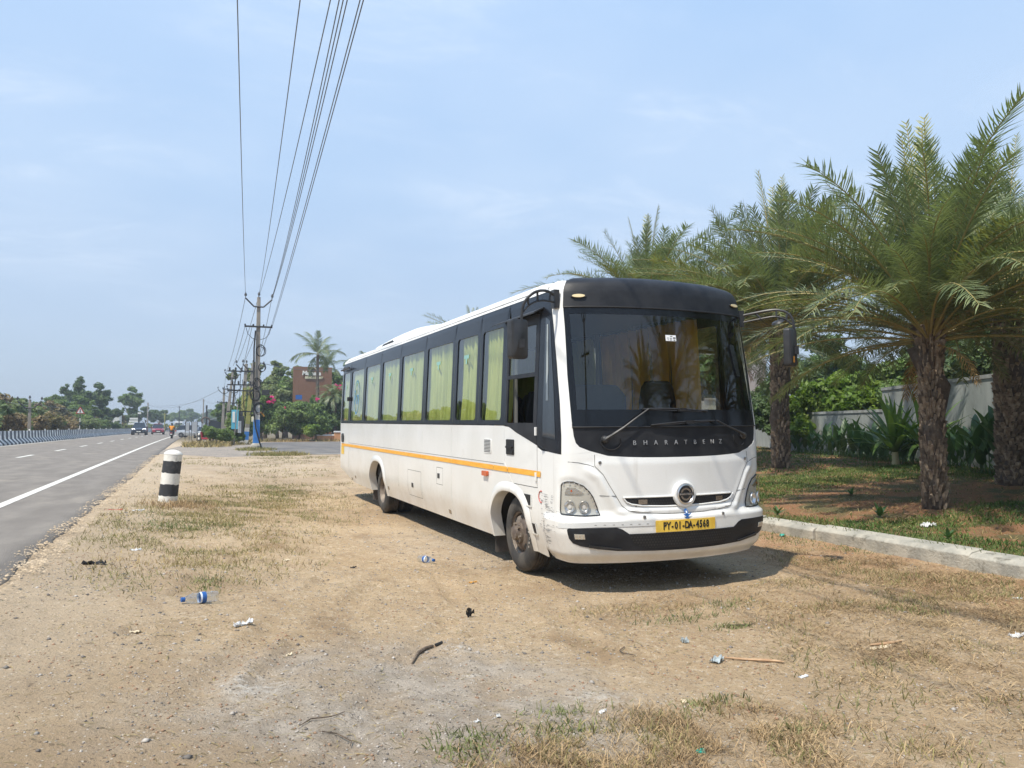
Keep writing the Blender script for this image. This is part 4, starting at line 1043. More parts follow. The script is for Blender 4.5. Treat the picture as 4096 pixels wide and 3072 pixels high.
# reflective tape under the lamps, small stickers, screws
mk('reflective_strip', 'reflective_tape', [(sx(.012), .655), (sx(.30), .672), (SMAX/2-.36, .672), (SMAX/2-.36, .722), (sx(.30), .722), (sx(.012), .700)], FM, cell=.05, off=.040, rim=0, disp=lambda u, v: -.037*s01(.16, .02, u))
for k in range(9):
    x_ = .10+k*.085; mk('tape_mark', 'scuff_grey', [(sx(x_), .690), (sx(x_)+.022, .690), (sx(x_)+.022, .694), (sx(x_), .694)], FM, off=.042 if x_ > .2 else .03, rim=0)
mk('sticker', 'sticker_white', [(sx(1.143), 2.535), (sx(1.276), 2.535), (sx(1.276), 2.598), (sx(1.143), 2.598)], FM, cell=.05, off=.004, rim=0)
for (a, b, c, d) in ((1.165, 2.545, 1.18, 2.55), (1.195, 2.56, 1.22, 2.566), (1.235, 2.562, 1.268, 2.574), (1.16, 2.563, 1.182, 2.568), (1.195, 2.543, 1.222, 2.549), (1.24, 2.542, 1.262, 2.55), (1.2, 2.582, 1.23, 2.588)):
    mk('sticker_print', 'lettering_black', [(sx(a), b), (sx(c), b), (sx(c), d), (sx(a), d)], FM, cell=.05, off=.006, rim=0)
# small blue lamp emblem sticker below the round badge
P = [(-.05, .745), (.03, .735), (.03, .742), (.012, .75), (.032, .775), (.065, .788), (.03, .786), (-.052, .782), (-.03, .76), (-.014, .75)]
P = [(-.026, .726), (.030, .726), (.026, .735), (.012, .742), (.016, .752), (.040, .764), (.062, .782), (.030, .772), (-.046, .772), (-.028, .754), (-.010, .744), (-.022, .735)]
mk('lamp_sticker', 'sticker_blue', [(SMAX/2+a, b) for a, b in P], FM, cell=.02, off=.046, rim=0)
P = [(SMAX/2-.004+.020*math.cos(t)*(1.2 if math.sin(t) < 0 else 1), .795+.028*math.sin(t)) for t in np.linspace(0, 2*math.pi, 14, endpoint=False)]
mk('lamp_sticker', 'sticker_blue', P, FM, cell=.02, off=.050, rim=0)
mk('lamp_sticker_eye', 'sticker_white', [(SMAX/2-.004+.008*math.cos(t), .79+.013*math.sin(t)) for t in np.linspace(0, 2*math.pi, 8, endpoint=False)], FM, cell=.02, off=.053, rim=0)
for (x_, z_) in ((.345, 1.298), (WD-.345, 1.298), (.762, .758), (1.70, .748)):
    p = FX(x_, z_, .012 if z_ > 1 else .036); mb = MB(); mb.lathe([(.016, .01), (.016, -.006), (.010, -.008), (.0001, -.006)], 10, Matrix.Translation(p), 'y'); mb.build('screw', 'chrome_dark', BUS)
# hood shut lines
def line(P, m='seam_dark', w=.003, name='shut_line', off=.012, fn=None):
    fn = fn or (lambda x, z, o_: FM(sx(x), z, disp(sx(x), z)+.0005)); mb = MB(); Q = []
    for a, b in zip(P[:-1], P[1:]):
        n = max(1, int(math.hypot(b[0]-a[0], b[1]-a[1])/.04)); Q += [(lerp(a[0], b[0], k/n), lerp(a[1], b[1], k/n)) for k in range(n)]
    Q.append(P[-1]); mb.tube([fn(x, z, off) for x, z in Q], w, 4, False); return mb.build(name, m, BUS)
HD2 = [(.297, 1.375), (.297, 1.262), (.374, 1.180), (.43, 1.08), (.492, .976), (.552, .874), (.613, .822), (.757, .797), (1.0, .782), (HC, .779)]
line(HD2+[(WD-x, z) for x, z in HD2[-2::-1]], off=.010)
line([(.34, .972), (.50, .967)], off=.02); line([(WD-.34, .972), (WD-.50, .967)], off=.02)
line([(.06, 1.305), (.15, 1.297), (.24, 1.275), (.29, 1.255)], off=.004, w=.003); line([(WD-.06, 1.305), (WD-.15, 1.297), (WD-.24, 1.275), (WD-.29, 1.255)], off=.004, w=.003)
# scuffs by the front corner
rr = random.Random(5); mb = MB()
for k in range(130):
    z = rr.uniform(.46, .96); s = rr.gauss(.12, .09) if z > .6 else rr.uniform(.02, .2); l = rr.uniform(.02, .10); s = max(-.12, s)
    h = rr.uniform(.0022, .0045); t = rr.uniform(-.006, .006)
    fn_ = QM; o_ = (disp(max(s, .001), z) if s > 0 else 0)+.003
    mb.add([fn_(s, z, o_), fn_(s+l, z+t, (disp(s+l, z) if s+l > 0 else 0)+.003), fn_(s+l, z+t+h*.3, (disp(s+l, z) if s+l > 0 else 0)+.003), fn_(s, z+h, o_)], [(0, 1, 2, 3)])
mb.build('scuff_marks', 'scuff_grey', BUS)
mb = MB(); pts = [QM(.02+.055*math.cos(t)-.02, .92+.06*math.sin(t), .004) for t in np.linspace(1.2, 5.0, 12)]; mb.tube(pts, .006, 4); mb.build('scuff_marks', 'scuff_red', BUS)
# wipers
def wiper(P, blade, pivot):
    mb = MB(); q = lambda x, z, o_: FX(x, z, o_)
    mb.tube([q(pivot[0], pivot[1], .03)]+[q(lerp(pivot[0], P[0], t), lerp(pivot[1], P[1], t), .055) for t in (.15, .4, .7, 1)], [.02, .016, .012, .009, .008], 6)
    p = q(pivot[0], pivot[1], .0); mb.lathe([(.038, .01), (.038, -.03), (.02, -.045), (.0001, -.046)], 14, Matrix.Translation(p), 'y')
    w = mb.build('wiper', 'black_plastic', BUS)
    mb = MB(); n = 14; (x0, z0), (x1, z1) = blade
    pts = [q(lerp(x0, x1, k/n), lerp(z0, z1, k/n)+.010*math.sin(math.pi*k/n), .020+.02*math.sin(math.pi*k/n)) for k in range(n+1)]; mb.tube(pts, .008, 4)
    pts = [q(lerp(x0, x1, k/n), lerp(z0, z1, k/n)-.004, .010) for k in range(n+1)]; mb.tube(pts, .005, 4)
    xm, zm = lerp(x0, x1, .55), lerp(z0, z1, .55); p = q(xm, zm, .05); mb.box((p.x-.045, p.y-.015, p.z-.015), (p.x+.045, p.y+.02, p.z+.018))
    mb.build('wiper_blade', 'black_rubber', w)
    mb = MB(); sgn = 1 if pivot[0] < HC else -1
    pts = [q(pivot[0]+sgn*(.06+.10*math.cos(t)), pivot[1]-.02+.085*math.sin(t), .015) for t in np.linspace(math.pi*.95, 2*math.pi+.3, 14)]; mb.tube(pts, .006, 5); mb.build('washer_hose', 'black_rubber', w)
wiper((.846, 1.819), ((.80, 1.824), (1.58, 1.800)), (.398, 1.526))
wiper((1.661, 1.701), ((.877, 1.661), (1.661, 1.703)), (2.10, 1.545))
# mirrors
def mirror(side):
    L_ = side == 'L'; X0 = 0.07 if L_ else WD-.07; sg = -1 if L_ else 1
    mb = MB()
    if L_:
        A = [(.06, .23, 3.00), (-.08, .12, 3.03), (-.22, .10, 3.015), (-.32, .12, 2.93), (-.36, .14, 2.83), (-.365, .14, 2.45)]
        B = [(.06, .23, 2.93), (-.06, .14, 2.93), (-.18, .12, 2.925), (-.28, .13, 2.88), (-.345, .14, 2.80)]
        hc = Vector((-.39, .17, 2.53)); hw, hh_, yaw = .105, .20, rad(12)
    else:
        A = [(WD-.05, .22, 2.90), (WD+.12, -.0, 2.94), (WD+.22, -.10, 2.95), (WD+.31, -.18, 2.90), (WD+.345, -.21, 2.80), (WD+.35, -.21, 2.54)]
        B = [(WD-.05, .22, 2.82), (WD+.12, .0, 2.86), (WD+.20, -.08, 2.875), (WD+.28, -.15, 2.84), (WD+.33, -.20, 2.77)]
        hc = Vector((WD+.295, -.19, 2.515)); hw, hh_, yaw = .095, .215, rad(24)
    def sm(P):
        P = [Vector(p) for p in P]
        for _ in range(2):
            Q = [P[0]]
            for a, b in zip(P[:-1], P[1:]): Q += [a*.75+b*.25, a*.25+b*.75]
            P = Q+[P[-1]]
        return P
    mb.tube(sm(A), .015, 7); mb.tube(sm(B), .011, 6)
    for t in (.25, .5, .72):
        a = sm(A); b = sm(B); mb.tube([a[int(t*.8*len(a))], b[int(t*len(b))]], .012, 5)
    p = A[0]; mb.box((p[0]-.03, p[1]-.04, p[2]-.13), (p[0]+.03, p[1]+.04, p[2]+.06)); mb.box((A[-1][0]-.03, A[-1][1]-.03, 2.44), (A[-1][0]+.03, A[-1][1]+.03, 2.53))
    ar = mb.build('mirror_arm', 'black_plastic', BUS, smooth=True)
    X = Matrix.Translation(hc) @ Matrix.Rotation(yaw, 4, 'Z'); mb = MB(); out = rrect(-hw, -hh_, hw, hh_, .035, 4)
    k = len(out); lay = []
    for (sc, y) in ((.80, -.05), (.97, -.035), (1.0, -.01), (1.0, .03)): lay.append([X @ Vector((x*sc, y, z*(1-(1-sc)*.5))) for x, z in out])
    vv = [p for l in lay for p in l]; mb.add(vv, [(i*k+j, i*k+(j+1) % k, (i+1)*k+(j+1) % k, (i+1)*k+j) for i in range(3) for j in range(k)]+[tuple(range(k))])
    mh = mb.build('mirror_housing', 'black_plastic', BUS, smooth=True)
    mb = MB(); mb.add([X @ Vector((x*.93, .028, z*.96)) for x, z in out], [tuple(range(k))]); mb.build('mirror_glass', 'chrome', mh)
    if not L_:
        mb = MB(); mb.add([X @ Vector((x, -.052, z)) for x, z in ((-.03, -.17), (.01, -.17), (.01, -.10), (-.03, -.10))], [(0, 1, 2, 3)]); mb.build('mirror_reflector', 'amber', mh)
        mb = MB(); c = Vector((WD+.22, -.10, 2.80)); mb.lathe([(.001, .03), (.06, .02), (.075, 0), (.0001, -.004)], 16, Matrix.Translation(c) @ Matrix.Rotation(rad(-25), 4, 'Y'), 'z'); mb.tube([c, c+Vector((.02, 0, .08))], .01, 5); mb.build('kerb_mirror', 'black_plastic', BUS, smooth=True)
mirror('L'); mirror('R')
# roof unit
mb = MB(); rows = []
for (y, k, w) in ((6.0, 0, .60), (6.2, .5, .68), (6.7, .85, .78), (7.5, 1.0, .84), (8.4, .98, .86), (9.3, .92, .86), (10.3, .80, .84), (10.8, .45, .80), (11.0, 0, .74)):
    rows.append([(HC+a*w, y, 3.245+.30*k*(1-abs(a)**5)) for a in np.linspace(-1, 1, 15)])
vv = [p for r_ in rows for p in r_]; mb.add(vv, [(i*15+j, i*15+j+1, (i+1)*15+j+1, (i+1)*15+j) for i in range(8) for j in range(14)])
ac = mb.build('air_conditioner', 'roof_paint', BUS, smooth=True)
for sg in (-1, 1):
    mb = MB(); mb.add([(HC+sg*.862, 8.2, 3.285), (HC+sg*.868, 9.3, 3.285), (HC+sg*.862, 9.1, 3.325), (HC+sg*.858, 8.3, 3.34)], [(0, 1, 2, 3)]); 
    for v in range(1): pass
    mb.build('air_vent', 'black_rubber', ac)
# wheels
def wheel(y, zc, left, dual=False):
    R_ = .43; sg = 1 if left else -1; x0 = .07 if left else WD-.07
    X = Matrix.Translation((x0, y, zc)) @ (Matrix.Identity(4) if left else Matrix.Scale(-1, 4, (1, 0, 0)))
    mb = MB()
    prof = [(.235, .0), (.25, -.012), (.30, -.022), (.355, -.018), (.395, 0), (.42, .022), (R_, .04)]
    for k in range(5): b = .055+k*.033; prof += [(R_, b), (R_-.012, b+.004), (R_-.012, b+.010), (R_, b+.014)]
    prof += [(R_, .225), (.40, .25), (.30, .255), (.235, .23)]
    mb.lathe(prof, 44, X, 'x'); ty = mb.build('tyre', 'tyre_rubber', BUS, smooth=True)
    if dual:
        mb = MB(); mb.lathe(prof, 32, X @ Matrix.Translation((.29, 0, 0)), 'x'); mb.build('inner_tyre', 'tyre_rubber', BUS, smooth=True)
    mb = MB()
    if not dual: mb.lathe([(.240, -.004), (.236, .012), (.222, .02), (.215, .055), (.205, .05), (.19, .02), (.15, .0), (.125, .0), (.12, -.03), (.085, -.035), (.075, -.075), (.05, -.085), (.0001, -.088)], 32, X, 'x')
    else: mb.lathe([(.240, -.004), (.232, .012), (.215, .03), (.20, .12), (.17, .135), (.10, .135), (.095, .09), (.085, .04), (.05, .03), (.0001, .03)], 32, X, 'x')
    rm = mb.build('rim', 'rim_steel', ty, smooth=True)
    for k in range(6):
        a = 2*math.pi*k/6+.3
        r0 = .103; xo = -.045 if not dual else .12
        mb = MB(); mb.tube([X @ Vector((xo+.05, r0*math.cos(a), r0*math.sin(a))), X @ Vector((xo-.012, r0*math.cos(a), r0*math.sin(a)))], .016, 6); mb.build('wheel_nut', 'nut_steel', rm)
        if not dual:
            a += .5; mb = MB(); r1 = .178
            mb.add([X @ Vector((.010 if True else 0, (r1+.022*math.cos(t))*math.cos(a)-.034*math.sin(t)*math.sin(a), (r1+.022*math.cos(t))*math.sin(a)+.034*math.sin(t)*math.cos(a))) for t in np.linspace(0, 2*math.pi, 10, endpoint=False)], [tuple(range(10))])
            mb.build('vent_hole', 'black_rubber', rm, fix=False)
    if left and not dual:
        for i, ch in enumerate('apollo'):
            a = rad(200-i*8.5)  # reads up the rear of the sidewall
            me = text_mesh(ch, .055, .001)
            cy, cz = y-.0-.335*math.cos(a)*-1, zc+.335*math.sin(a)
            t = Vector((0, -math.sin(a), math.cos(a)))*-1; rr_ = Vector((0, math.cos(a), math.sin(a)))*1
            Xt = Matrix((t, rr_, t.cross(rr_))).transposed().to_4x4(); Xt.translation = Vector((x0-.026, y+.335*math.cos(a), zc+.335*math.sin(a)))
            obj('tyre_letter', xf_mesh(me, Xt), 'pebble', ty)
wheel(1.21, .445, True); wheel(1.21, .445, False); wheel(7.87, .375, True, True); wheel(7.87, .375, False, True)
mb = MB(); mb.tube([(.3, 1.21, .44), (WD-.3, 1.21, .44)], .07, 8); mb.tube([(.3, 7.87, .37), (WD-.3, 7.87, .37)], .09, 8); mb.tube([(HC, 1.6, .5), (HC, 7.8, .45)], .05, 8); mb.build('axle', 'black_rubber', BUS)
for (y0, zt) in ((2.02, .42), (8.82, .40)):
    for x_ in (.10, WD-.38):
        mb = MB(); mb.box((x_, y0, .10), (x_+.28, y0+.012, zt)); mb.build('mud_flap', 'mud_flap', BUS)
# cab interior: driver seat, instrument console by the driver, steering wheel, curtain rail
def seat(x, y, z=.97, m='black_matte'):
    mb = MB(); mb.box((x-.24, y-.22, z+.30), (x+.24, y+.24, z+.42))
    pr = [(x-.24, z+.42), (x+.24, z+.42), (x+.25, z+.85), (x+.21, z+1.03), (x+.16, z+1.10), (x-.16, z+1.10), (x-.21, z+1.03), (x-.25, z+.85)]
    mb.prism(pr, y+.20, y+.32, 'y'); mb.box((x-.18, y-.15, z), (x+.18, y+.15, z+.3)); return mb.build('seat', m, BUS, bevel=.03)
seat(2.0, 1.05, 1.10); seat(.60, 1.45)
for i in range(8):
    for x_ in (.5, 1.05, 1.95): seat(x_, 2.6+i*.98, m='dark_interior')
mb = MB(); mb.prism([(.18, .97), (1.02, .97), (1.02, 1.98), (.90, 2.10), (.22, 2.10), (.18, 2.0)], .42, .85, 'y'); mb.build('instrument_console', 'black_plastic', BUS, bevel=.02)
mb = MB(); mb.prism([(.2, .97), (WD-.2, .97), (WD-.2, 1.72), (.2, 1.72)], .05, .42, 'y'); mb.build('dashboard', 'dark_interior', BUS)
X = Matrix.Translation((.62, .95, 1.86)) @ Matrix.Rotation(rad(62), 4, 'X'); mb = MB()
mb.tube([X @ Vector((.22*math.cos(t), .22*math.sin(t), 0)) for t in np.linspace(0, 2*math.pi, 25)], .014, 6, False)
for a in (0, 2.1, 4.2): mb.tube([X @ Vector((0, 0, -.02)), X @ Vector((.22*math.cos(a), .22*math.sin(a), 0))], .01, 4)
mb.tube([X @ Vector((0, 0, 0)), X @ Vector((0, 0, -.45))], .03, 6); mb.build('steering_wheel', 'black_plastic', BUS)
# amber curtains hung behind the driver
for (x0, x1, yy) in ((.20, .50, 2.3),):
    mb = MB(); nn = 60; vv = []
    for zz_ in (1.05, 1.5, 2.0, 2.5, 2.92):
        for k in range(nn+1):
            x_ = lerp(x0, x1, k/nn); vv.append((x_, yy+.03*math.sin(x_*62+zz_*.6)+.012*math.sin(x_*23), zz_))
    mb.add(vv, [(j*(nn+1)+k, j*(nn+1)+k+1, (j+1)*(nn+1)+k+1, (j+1)*(nn+1)+k) for j in range(4) for k in range(nn)]); mb.build('cab_curtain', 'gold_curtain', BUS, smooth=True)
# ---------------- vegetation builders ----------------
NR = np.random.RandomState(11)
def foliage_mesh(name, blobs, n, size, flat=.55, sub=26, spread=.34, aspect=1.7, gap=.0):
    """leaf-sized faces clustered in clumps inside ellipsoids; blobs = [(cx,cy,cz,rx,ry,rz)]"""
    vol = np.array([b[3]*b[4]*b[5] for b in blobs]); w = vol/vol.sum(); C_, R_, Wt = [], [], []
    for b, ww in zip(blobs, w):
        k = max(4, int(sub*len(blobs)*ww)); u = NR.normal(size=(k, 3)); u /= np.linalg.norm(u, axis=1)[:, None]
        u *= (NR.rand(k, 1)**.45); C_.append(u*np.array(b[3:6])*(1-spread*.6)+np.array(b[:3])); R_.append(np.full((k, 1), (b[3]*b[4]*b[5])**(1/3)*spread)*(.6+.7*NR.rand(k, 1)))
    C_ = np.concatenate(C_); R_ = np.concatenate(R_); k = len(C_); wi = (R_[:, 0]**2); wi /= wi.sum(); pick = NR.choice(k, n, p=wi)
    u = NR.normal(size=(n, 3)); u /= np.linalg.norm(u, axis=1)[:, None]; r = NR.rand(n, 1)**.4
    P = C_[pick]+u*r*R_[pick]*np.array([1.15, 1.15, .8])
    nrm = u*.7+NR.normal(size=(n, 3))*.6+np.array([0, 0, flat]); nrm /= np.linalg.norm(nrm, axis=1)[:, None]
    a = np.cross(nrm, NR.normal(size=(n, 3))); a /= np.linalg.norm(a, axis=1)[:, None]; b = np.cross(nrm, a)
    s = size*(.6+.8*NR.rand(n, 1)); a = a*s*.5*aspect; b = b*s*.5
    V = np.stack([P-a, P+b*.9-a*.1, P+a, P-b*.9-a*.1], 1).reshape(-1, 3)
    return fast_mesh(name, V, np.arange(n*4).reshape(n, 4))
def limb_mesh(name, h, r, n=5, top=None, seed=0, lean=0):
    rr = random.Random(seed); mb = MB(); pts = [(0, 0, -.2)]
    for k in range(1, 6): pts.append((lean*k/5*h+rr.uniform(-.1, .1)*r*3, rr.uniform(-.1, .1)*r*3, h*k/5))
    mb.tube(pts, [r*1.3, r*1.05, r*.9, r*.8, r*.7, r*.55], 8)
    for i in range(n):
        a = 2*math.pi*i/n+rr.uniform(-.3, .3); z0 = h*rr.uniform(.5, .95); l = (top or h*.6)*rr.uniform(.7, 1.1)
        x0 = lean*z0; p = [(x0, 0, z0)]
        for k in (1, 2, 3): p.append((x0+math.cos(a)*l*k/3*.8, math.sin(a)*l*k/3*.8, z0+l*k/3*(.55+.1*k)))
        mb.tube(p, [r*.5, r*.35, r*.22, r*.08], 5)
    me = bpy.data.meshes.new(name); me.from_pydata(mb.v, [], mb.f); me.shade_smooth(); return me
TV = {}
def tree_variant(key, h, blobs, n, size, leaf, r=.14, seed=0, **kw):
    fm = foliage_mesh('crown', blobs, n, size, **kw); fm.materials.append(M[leaf])
    tm = limb_mesh('trunk', h, r, 6, seed=seed); tm.materials.append(M['tree_bark']); TV[key] = (tm, fm)
def place(name, key, x, y, z, s, rz, label, cat, group=None, sz=None, leaf=None):
    e = empty(name, (x, y, z), rz, label, cat, group); e.scale = (s, s, (sz or s))
    for nm, me in zip(('trunk', 'crown'), TV[key]):
        if me is None: continue
        o = bpy.data.objects.new(nm, me); COL.objects.link(o); o.parent = e
        if leaf and nm == 'crown': o.material_slots[0].link = 'OBJECT'; o.material_slots[0].material = M[leaf]
    return e
R3 = lambda: NR.uniform(-1, 1, 3)
def rb(n, R, zc, rz, br):
    out = []
    for _ in range(n):
        a = NR.rand()*6.283; d = math.sqrt(NR.rand())*R; z = zc+NR.uniform(-1, 1)*rz*math.sqrt(max(0, 1-(d/R)**2)*.9+.1)
        q = br*NR.uniform(.7, 1.2); out.append((d*math.cos(a), d*math.sin(a), z, q*1.1, q*1.1, q*.8))
    return out
tree_variant('tree_a', 3.2, rb(16, 2.3, 4.8, 1.7, 1.05), 20000, .18, 'leaf_mid', .17, 1, sub=14, spread=.42)
tree_variant('tree_b', 3.0, rb(20, 2.9, 4.5, 1.7, 1.05), 24000, .18, 'leaf_dark', .2, 2, sub=12, spread=.42)
tree_variant('tree_tall', 4.2, rb(22, 1.9, 6.0, 2.4, .85), 18000, .17, 'leaf_mid', .16, 3, sub=12, spread=.45)
tree_variant('tree_open', 4.0, rb(16, 3.4, 6.0, 1.9, .75), 15000, .18, 'leaf_pale', .2, 4, sub=9)
tree_variant('casuarina', 5.0, [(.0, 0, 3.4, 1.2, 1.2, 1.5), (.3, .2, 5.2, 1.2, 1.2, 1.3), (-.4, 0, 6.4, .8, .8, 1.2), (.55, 0, 7.3, .55, .55, 1.2), (-.1, 0, 7.9, .4, .4, 1.1)], 12000, .15, 'leaf_dark', .14, 5, sub=18, aspect=3.5, flat=.1, spread=.5)
tree_variant('bush_a', .5, rb(8, 1.3, 1.0, .6, .75), 13000, .11, 'leaf_mid', .05, 6, sub=14)
tree_variant('bush_b', .5, rb(7, 1.1, 1.2, .75, .7), 13000, .11, 'leaf_mid', .05, 7, sub=14)
tree_variant('bush_c', .5, rb(10, 1.6, .9, .55, .65), 13000, .11, 'leaf_pale', .05, 8, sub=12)
tree_variant('bush_dense', .8, rb(12, 1.7, 2.0, 1.4, 1.0), 26000, .13, 'leaf_dark', .07, 9, sub=16)
tree_variant('bush_dense2', .8, rb(12, 1.5, 2.0, 1.5, .95), 26000, .12, 'leaf_mid', .07, 10, sub=16)

# hedge and trees across the highway
rr = random.Random(21)
ORD = 'first second third fourth fifth sixth seventh eighth ninth tenth eleventh twelfth thirteenth fourteenth fifteenth sixteenth seventeenth eighteenth nineteenth twentieth twenty-first twenty-second twenty-third twenty-fourth twenty-fifth twenty-sixth twenty-seventh twenty-eighth twenty-ninth thirtieth thirty-first thirty-second thirty-third thirty-fourth thirty-fifth thirty-sixth thirty-seventh thirty-eighth thirty-ninth fortieth'.split(); cnt_ = [0, 0, 0]
bl = ['rounded green shrub growing behind the zigzag barrier', 'dense leafy bush in the thicket behind the highway barrier', 'low pale green bush at the foot of the thicket across the road']
k = 0
for row, (off, hmul) in enumerate(((-13.4, .95), (-16.0, 1.35), (-19.5, 1.5))):
    y = 52+row*3
    while y < 150+row*20:
        x = off+float(curve_x(y))+rr.uniform(-.8, .8)
        if x > -.205*y-3.5:
            key = rr.choice(['bush_a', 'bush_b', 'bush_c']); s = hmul*rr.uniform(.85, 1.25)*(1.0+.25*(y < 85))
            lf = rr.choice(['leaf_mid', 'leaf_mid', 'leaf_dark', 'leaf_pale', 'leaf_olive']) if row < 2 else rr.choice(['leaf_olive', 'leaf_mid', 'leaf_dark']); cnt_[row] += 1
            place('bush', key, x, y, .85+row*.35, s, rr.uniform(0, 6), '%s bush, %s from the left in the %s row across the highway' % ({'leaf_mid': 'green', 'leaf_dark': 'dark green', 'leaf_pale': 'pale green', 'leaf_olive': 'brownish olive'}[lf], ORD[cnt_[row]-1], ['front', 'middle', 'back'][row]), 'bush', 'bushes in the thicket across the highway', leaf=lf)
        y += rr.uniform(2.4, 3.4)*hmul*(1+.006*y)
for (x, y, key, s, lf, lab) in [
    (-20.5, 104, 'tree_b', .78, 'leaf_dark', 'spreading dark tree at the left edge of the skyline across the road'),
    (-17.2, 92, 'tree_a', .62, 'leaf_olive', 'brownish green tree beside the leftmost forked power pole'),
    (-19.8, 142, 'tree_a', .95, 'leaf_mid', 'mid height green tree at the left shoulder of the tall tree clump'),
    (-18.0, 136, 'casuarina', .92, 'leaf_dark', 'slim feathery tree with a pointed top, left of the taller feathery tree'),
    (-16.4, 138, 'casuarina', 1.08, 'leaf_dark', 'tallest feathery tree above the thicket across the road'),
    (-15.6, 128, 'tree_b', .88, 'leaf_mid', 'broad rounded tree in the middle of the tall clump above the warning sign'),
    (-13.6, 132, 'tree_tall', .92, 'leaf_dark', 'tall open branched tree at the right end of the clump'),
    (-12.6, 142, 'tree_a', .70, 'leaf_dark', 'lower dark tree in front of the white house across the road'),
    (-12.0, 178, 'tree_tall', 1.12, 'leaf_mid', 'solitary tall tree with an airy crown right of the white house'),
    (-12.6, 172, 'tree_b', .62, 'leaf_dark', 'low dark tree at the foot of the solitary airy tree'),
    (-10.5, 210, 'tree_b', .95, 'leaf_dark', 'dome shaped dark tree far up the highway on its left side'),
    (-7.6, 216, 'tree_b', .85, 'leaf_dark', 'second dome shaped tree far up the highway behind the bare post'),
    (-5.0, 330, 'tree_b', 1.2, 'leaf_mid', 'hazy tree closing the view behind the red car'),
    (1.5, 345, 'tree_a', 1.15, 'leaf_mid', 'hazy tree behind the distant blue and white bus'),
    (6.5, 350, 'tree_b', 1.1, 'leaf_dark', 'hazy tree at the vanishing point of the highway'),
    (11, 330, 'tree_b', 1.1, 'leaf_mid', 'hazy tree right of the vanishing point of the highway'),
    (15, 300, 'tree_a', 1.1, 'leaf_dark', 'hazy roadside tree beyond the parked silver cars'),
    (-9.5, 260, 'tree_a', .9, 'leaf_mid', 'small hazy tree beyond the dome shaped trees'),
    (-2.5, 390, 'tree_b', 1.5, 'leaf_dark', 'farthest grey green tree on the left of the road end'),
    (9.5, 400, 'tree_b', 1.5, 'leaf_dark', 'farthest grey green tree behind the road end')]:
    place('tree', key, x, y, .55, s, rr.uniform(0, 6), lab, 'tree', leaf=lf)
for i, (x, y) in enumerate([(-13.0, 160), (-12.2, 176), (-11.6, 192), (-10.8, 208), (-9.6, 226), (-8.4, 245)]):
    place('hedge_plant', 'bush_c', x+float(curve_x(y)), y, .6, 1.25, i, 'trimmed hedge plant, '+ORD[i]+' in the far row behind the barrier', 'bush', 'trimmed hedge plants far along the barrier', leaf='leaf_pale')
# thicket across the side road, behind the utility pole
for (x, y, key, s, sz, lf, lab) in [
    (1.7, 60.5, 'bush_a', .62, .75, 'leaf_mid', 'rounded green bush on the dirt verge left of the blue and white poles'),
    (2.9, 63.0, 'bush_b', .62, .7, 'leaf_mid', 'green bush at the foot of the twin yellow poles'),
    (1.6, 75, 'bush_b', .6, .7, 'leaf_mid', 'bush behind the small striped verge post'),
    (6.2, 77, 'bush_dense', 1.22, 1.49, 'leaf_mid', 'dense hedge bush just right of the tall utility pole'),
    (8.0, 76, 'bush_dense2', 1.22, 1.42, 'leaf_mid', 'dark dense bush under the pink blossoms near the pole'),
    (9.6, 76.5, 'bush_dense', 1.15, 1.28, 'leaf_mid', 'dark bush below the brown hotel panel'),
    (10.6, 74.8, 'bush_a', 0.96, 1.06, 'leaf_bright', 'bright green low bush left of the white capped planter wall'),
    (11.6, 77, 'bush_dense2', 1.18, 1.31, 'leaf_mid', 'leafy bush between the panel and the drooping palm'),
    (13.0, 81, 'bush_dense', 1.34, 1.56, 'leaf_mid', 'tall bush behind the drooping palm'),
    (14.6, 79.5, 'bush_dense2', 1.28, 1.42, 'leaf_bright', 'bright bush beside the rear of the bus'),
    (16.6, 80, 'bush_dense', 1.41, 1.63, 'leaf_mid', 'bush hidden mostly behind the bus tail'),
    (5.0, 84, 'bush_dense2', .9, 1.0, 'leaf_pale', 'pale green bush seen between the utility poles')]:
    place('bush', key, x, y, .31, s, rr.uniform(0, 6), lab, 'bush', leaf=lf, sz=sz)
for (x, y, key, s, lf, lab) in [
    (6.9, 88, 'tree_a', .98, 'leaf_pale', 'leafy light green tree close behind the utility pole'),
    (9.4, 95, 'tree_a', 1.12, 'leaf_mid', 'leafy tree filling the gap left of the brown hotel panel'),
    (15.4, 94, 'tree_a', 1.15, 'leaf_mid', 'leafy tree at the right side of the brown hotel panel'),
    (7.9, 94, 'tree_open', 1.12, 'leaf_pale', 'open pale leaved tree left of the brown hotel panel'),
    (10.8, 99, 'tree_open', 1.2, 'leaf_pale', 'open pale leaved tree rising behind the brown hotel panel'),
    (17.6, 97, 'tree_tall', 1.15, 'leaf_mid', 'leafy tree right of the brown hotel panel'),
    (19.5, 99, 'tree_b', 1.2, 'leaf_mid', 'broad tree above the rear roof of the bus'),
    (4.9, 118, 'tree_a', .75, 'leaf_mid', 'small tree behind the transformer poles'),
    (24, 105, 'tree_b', 1.0, 'leaf_dark', 'tree behind the bus windows')]:
    place('tree', key, x, y, .3, s, rr.uniform(0, 6), lab, 'tree', leaf=lf)
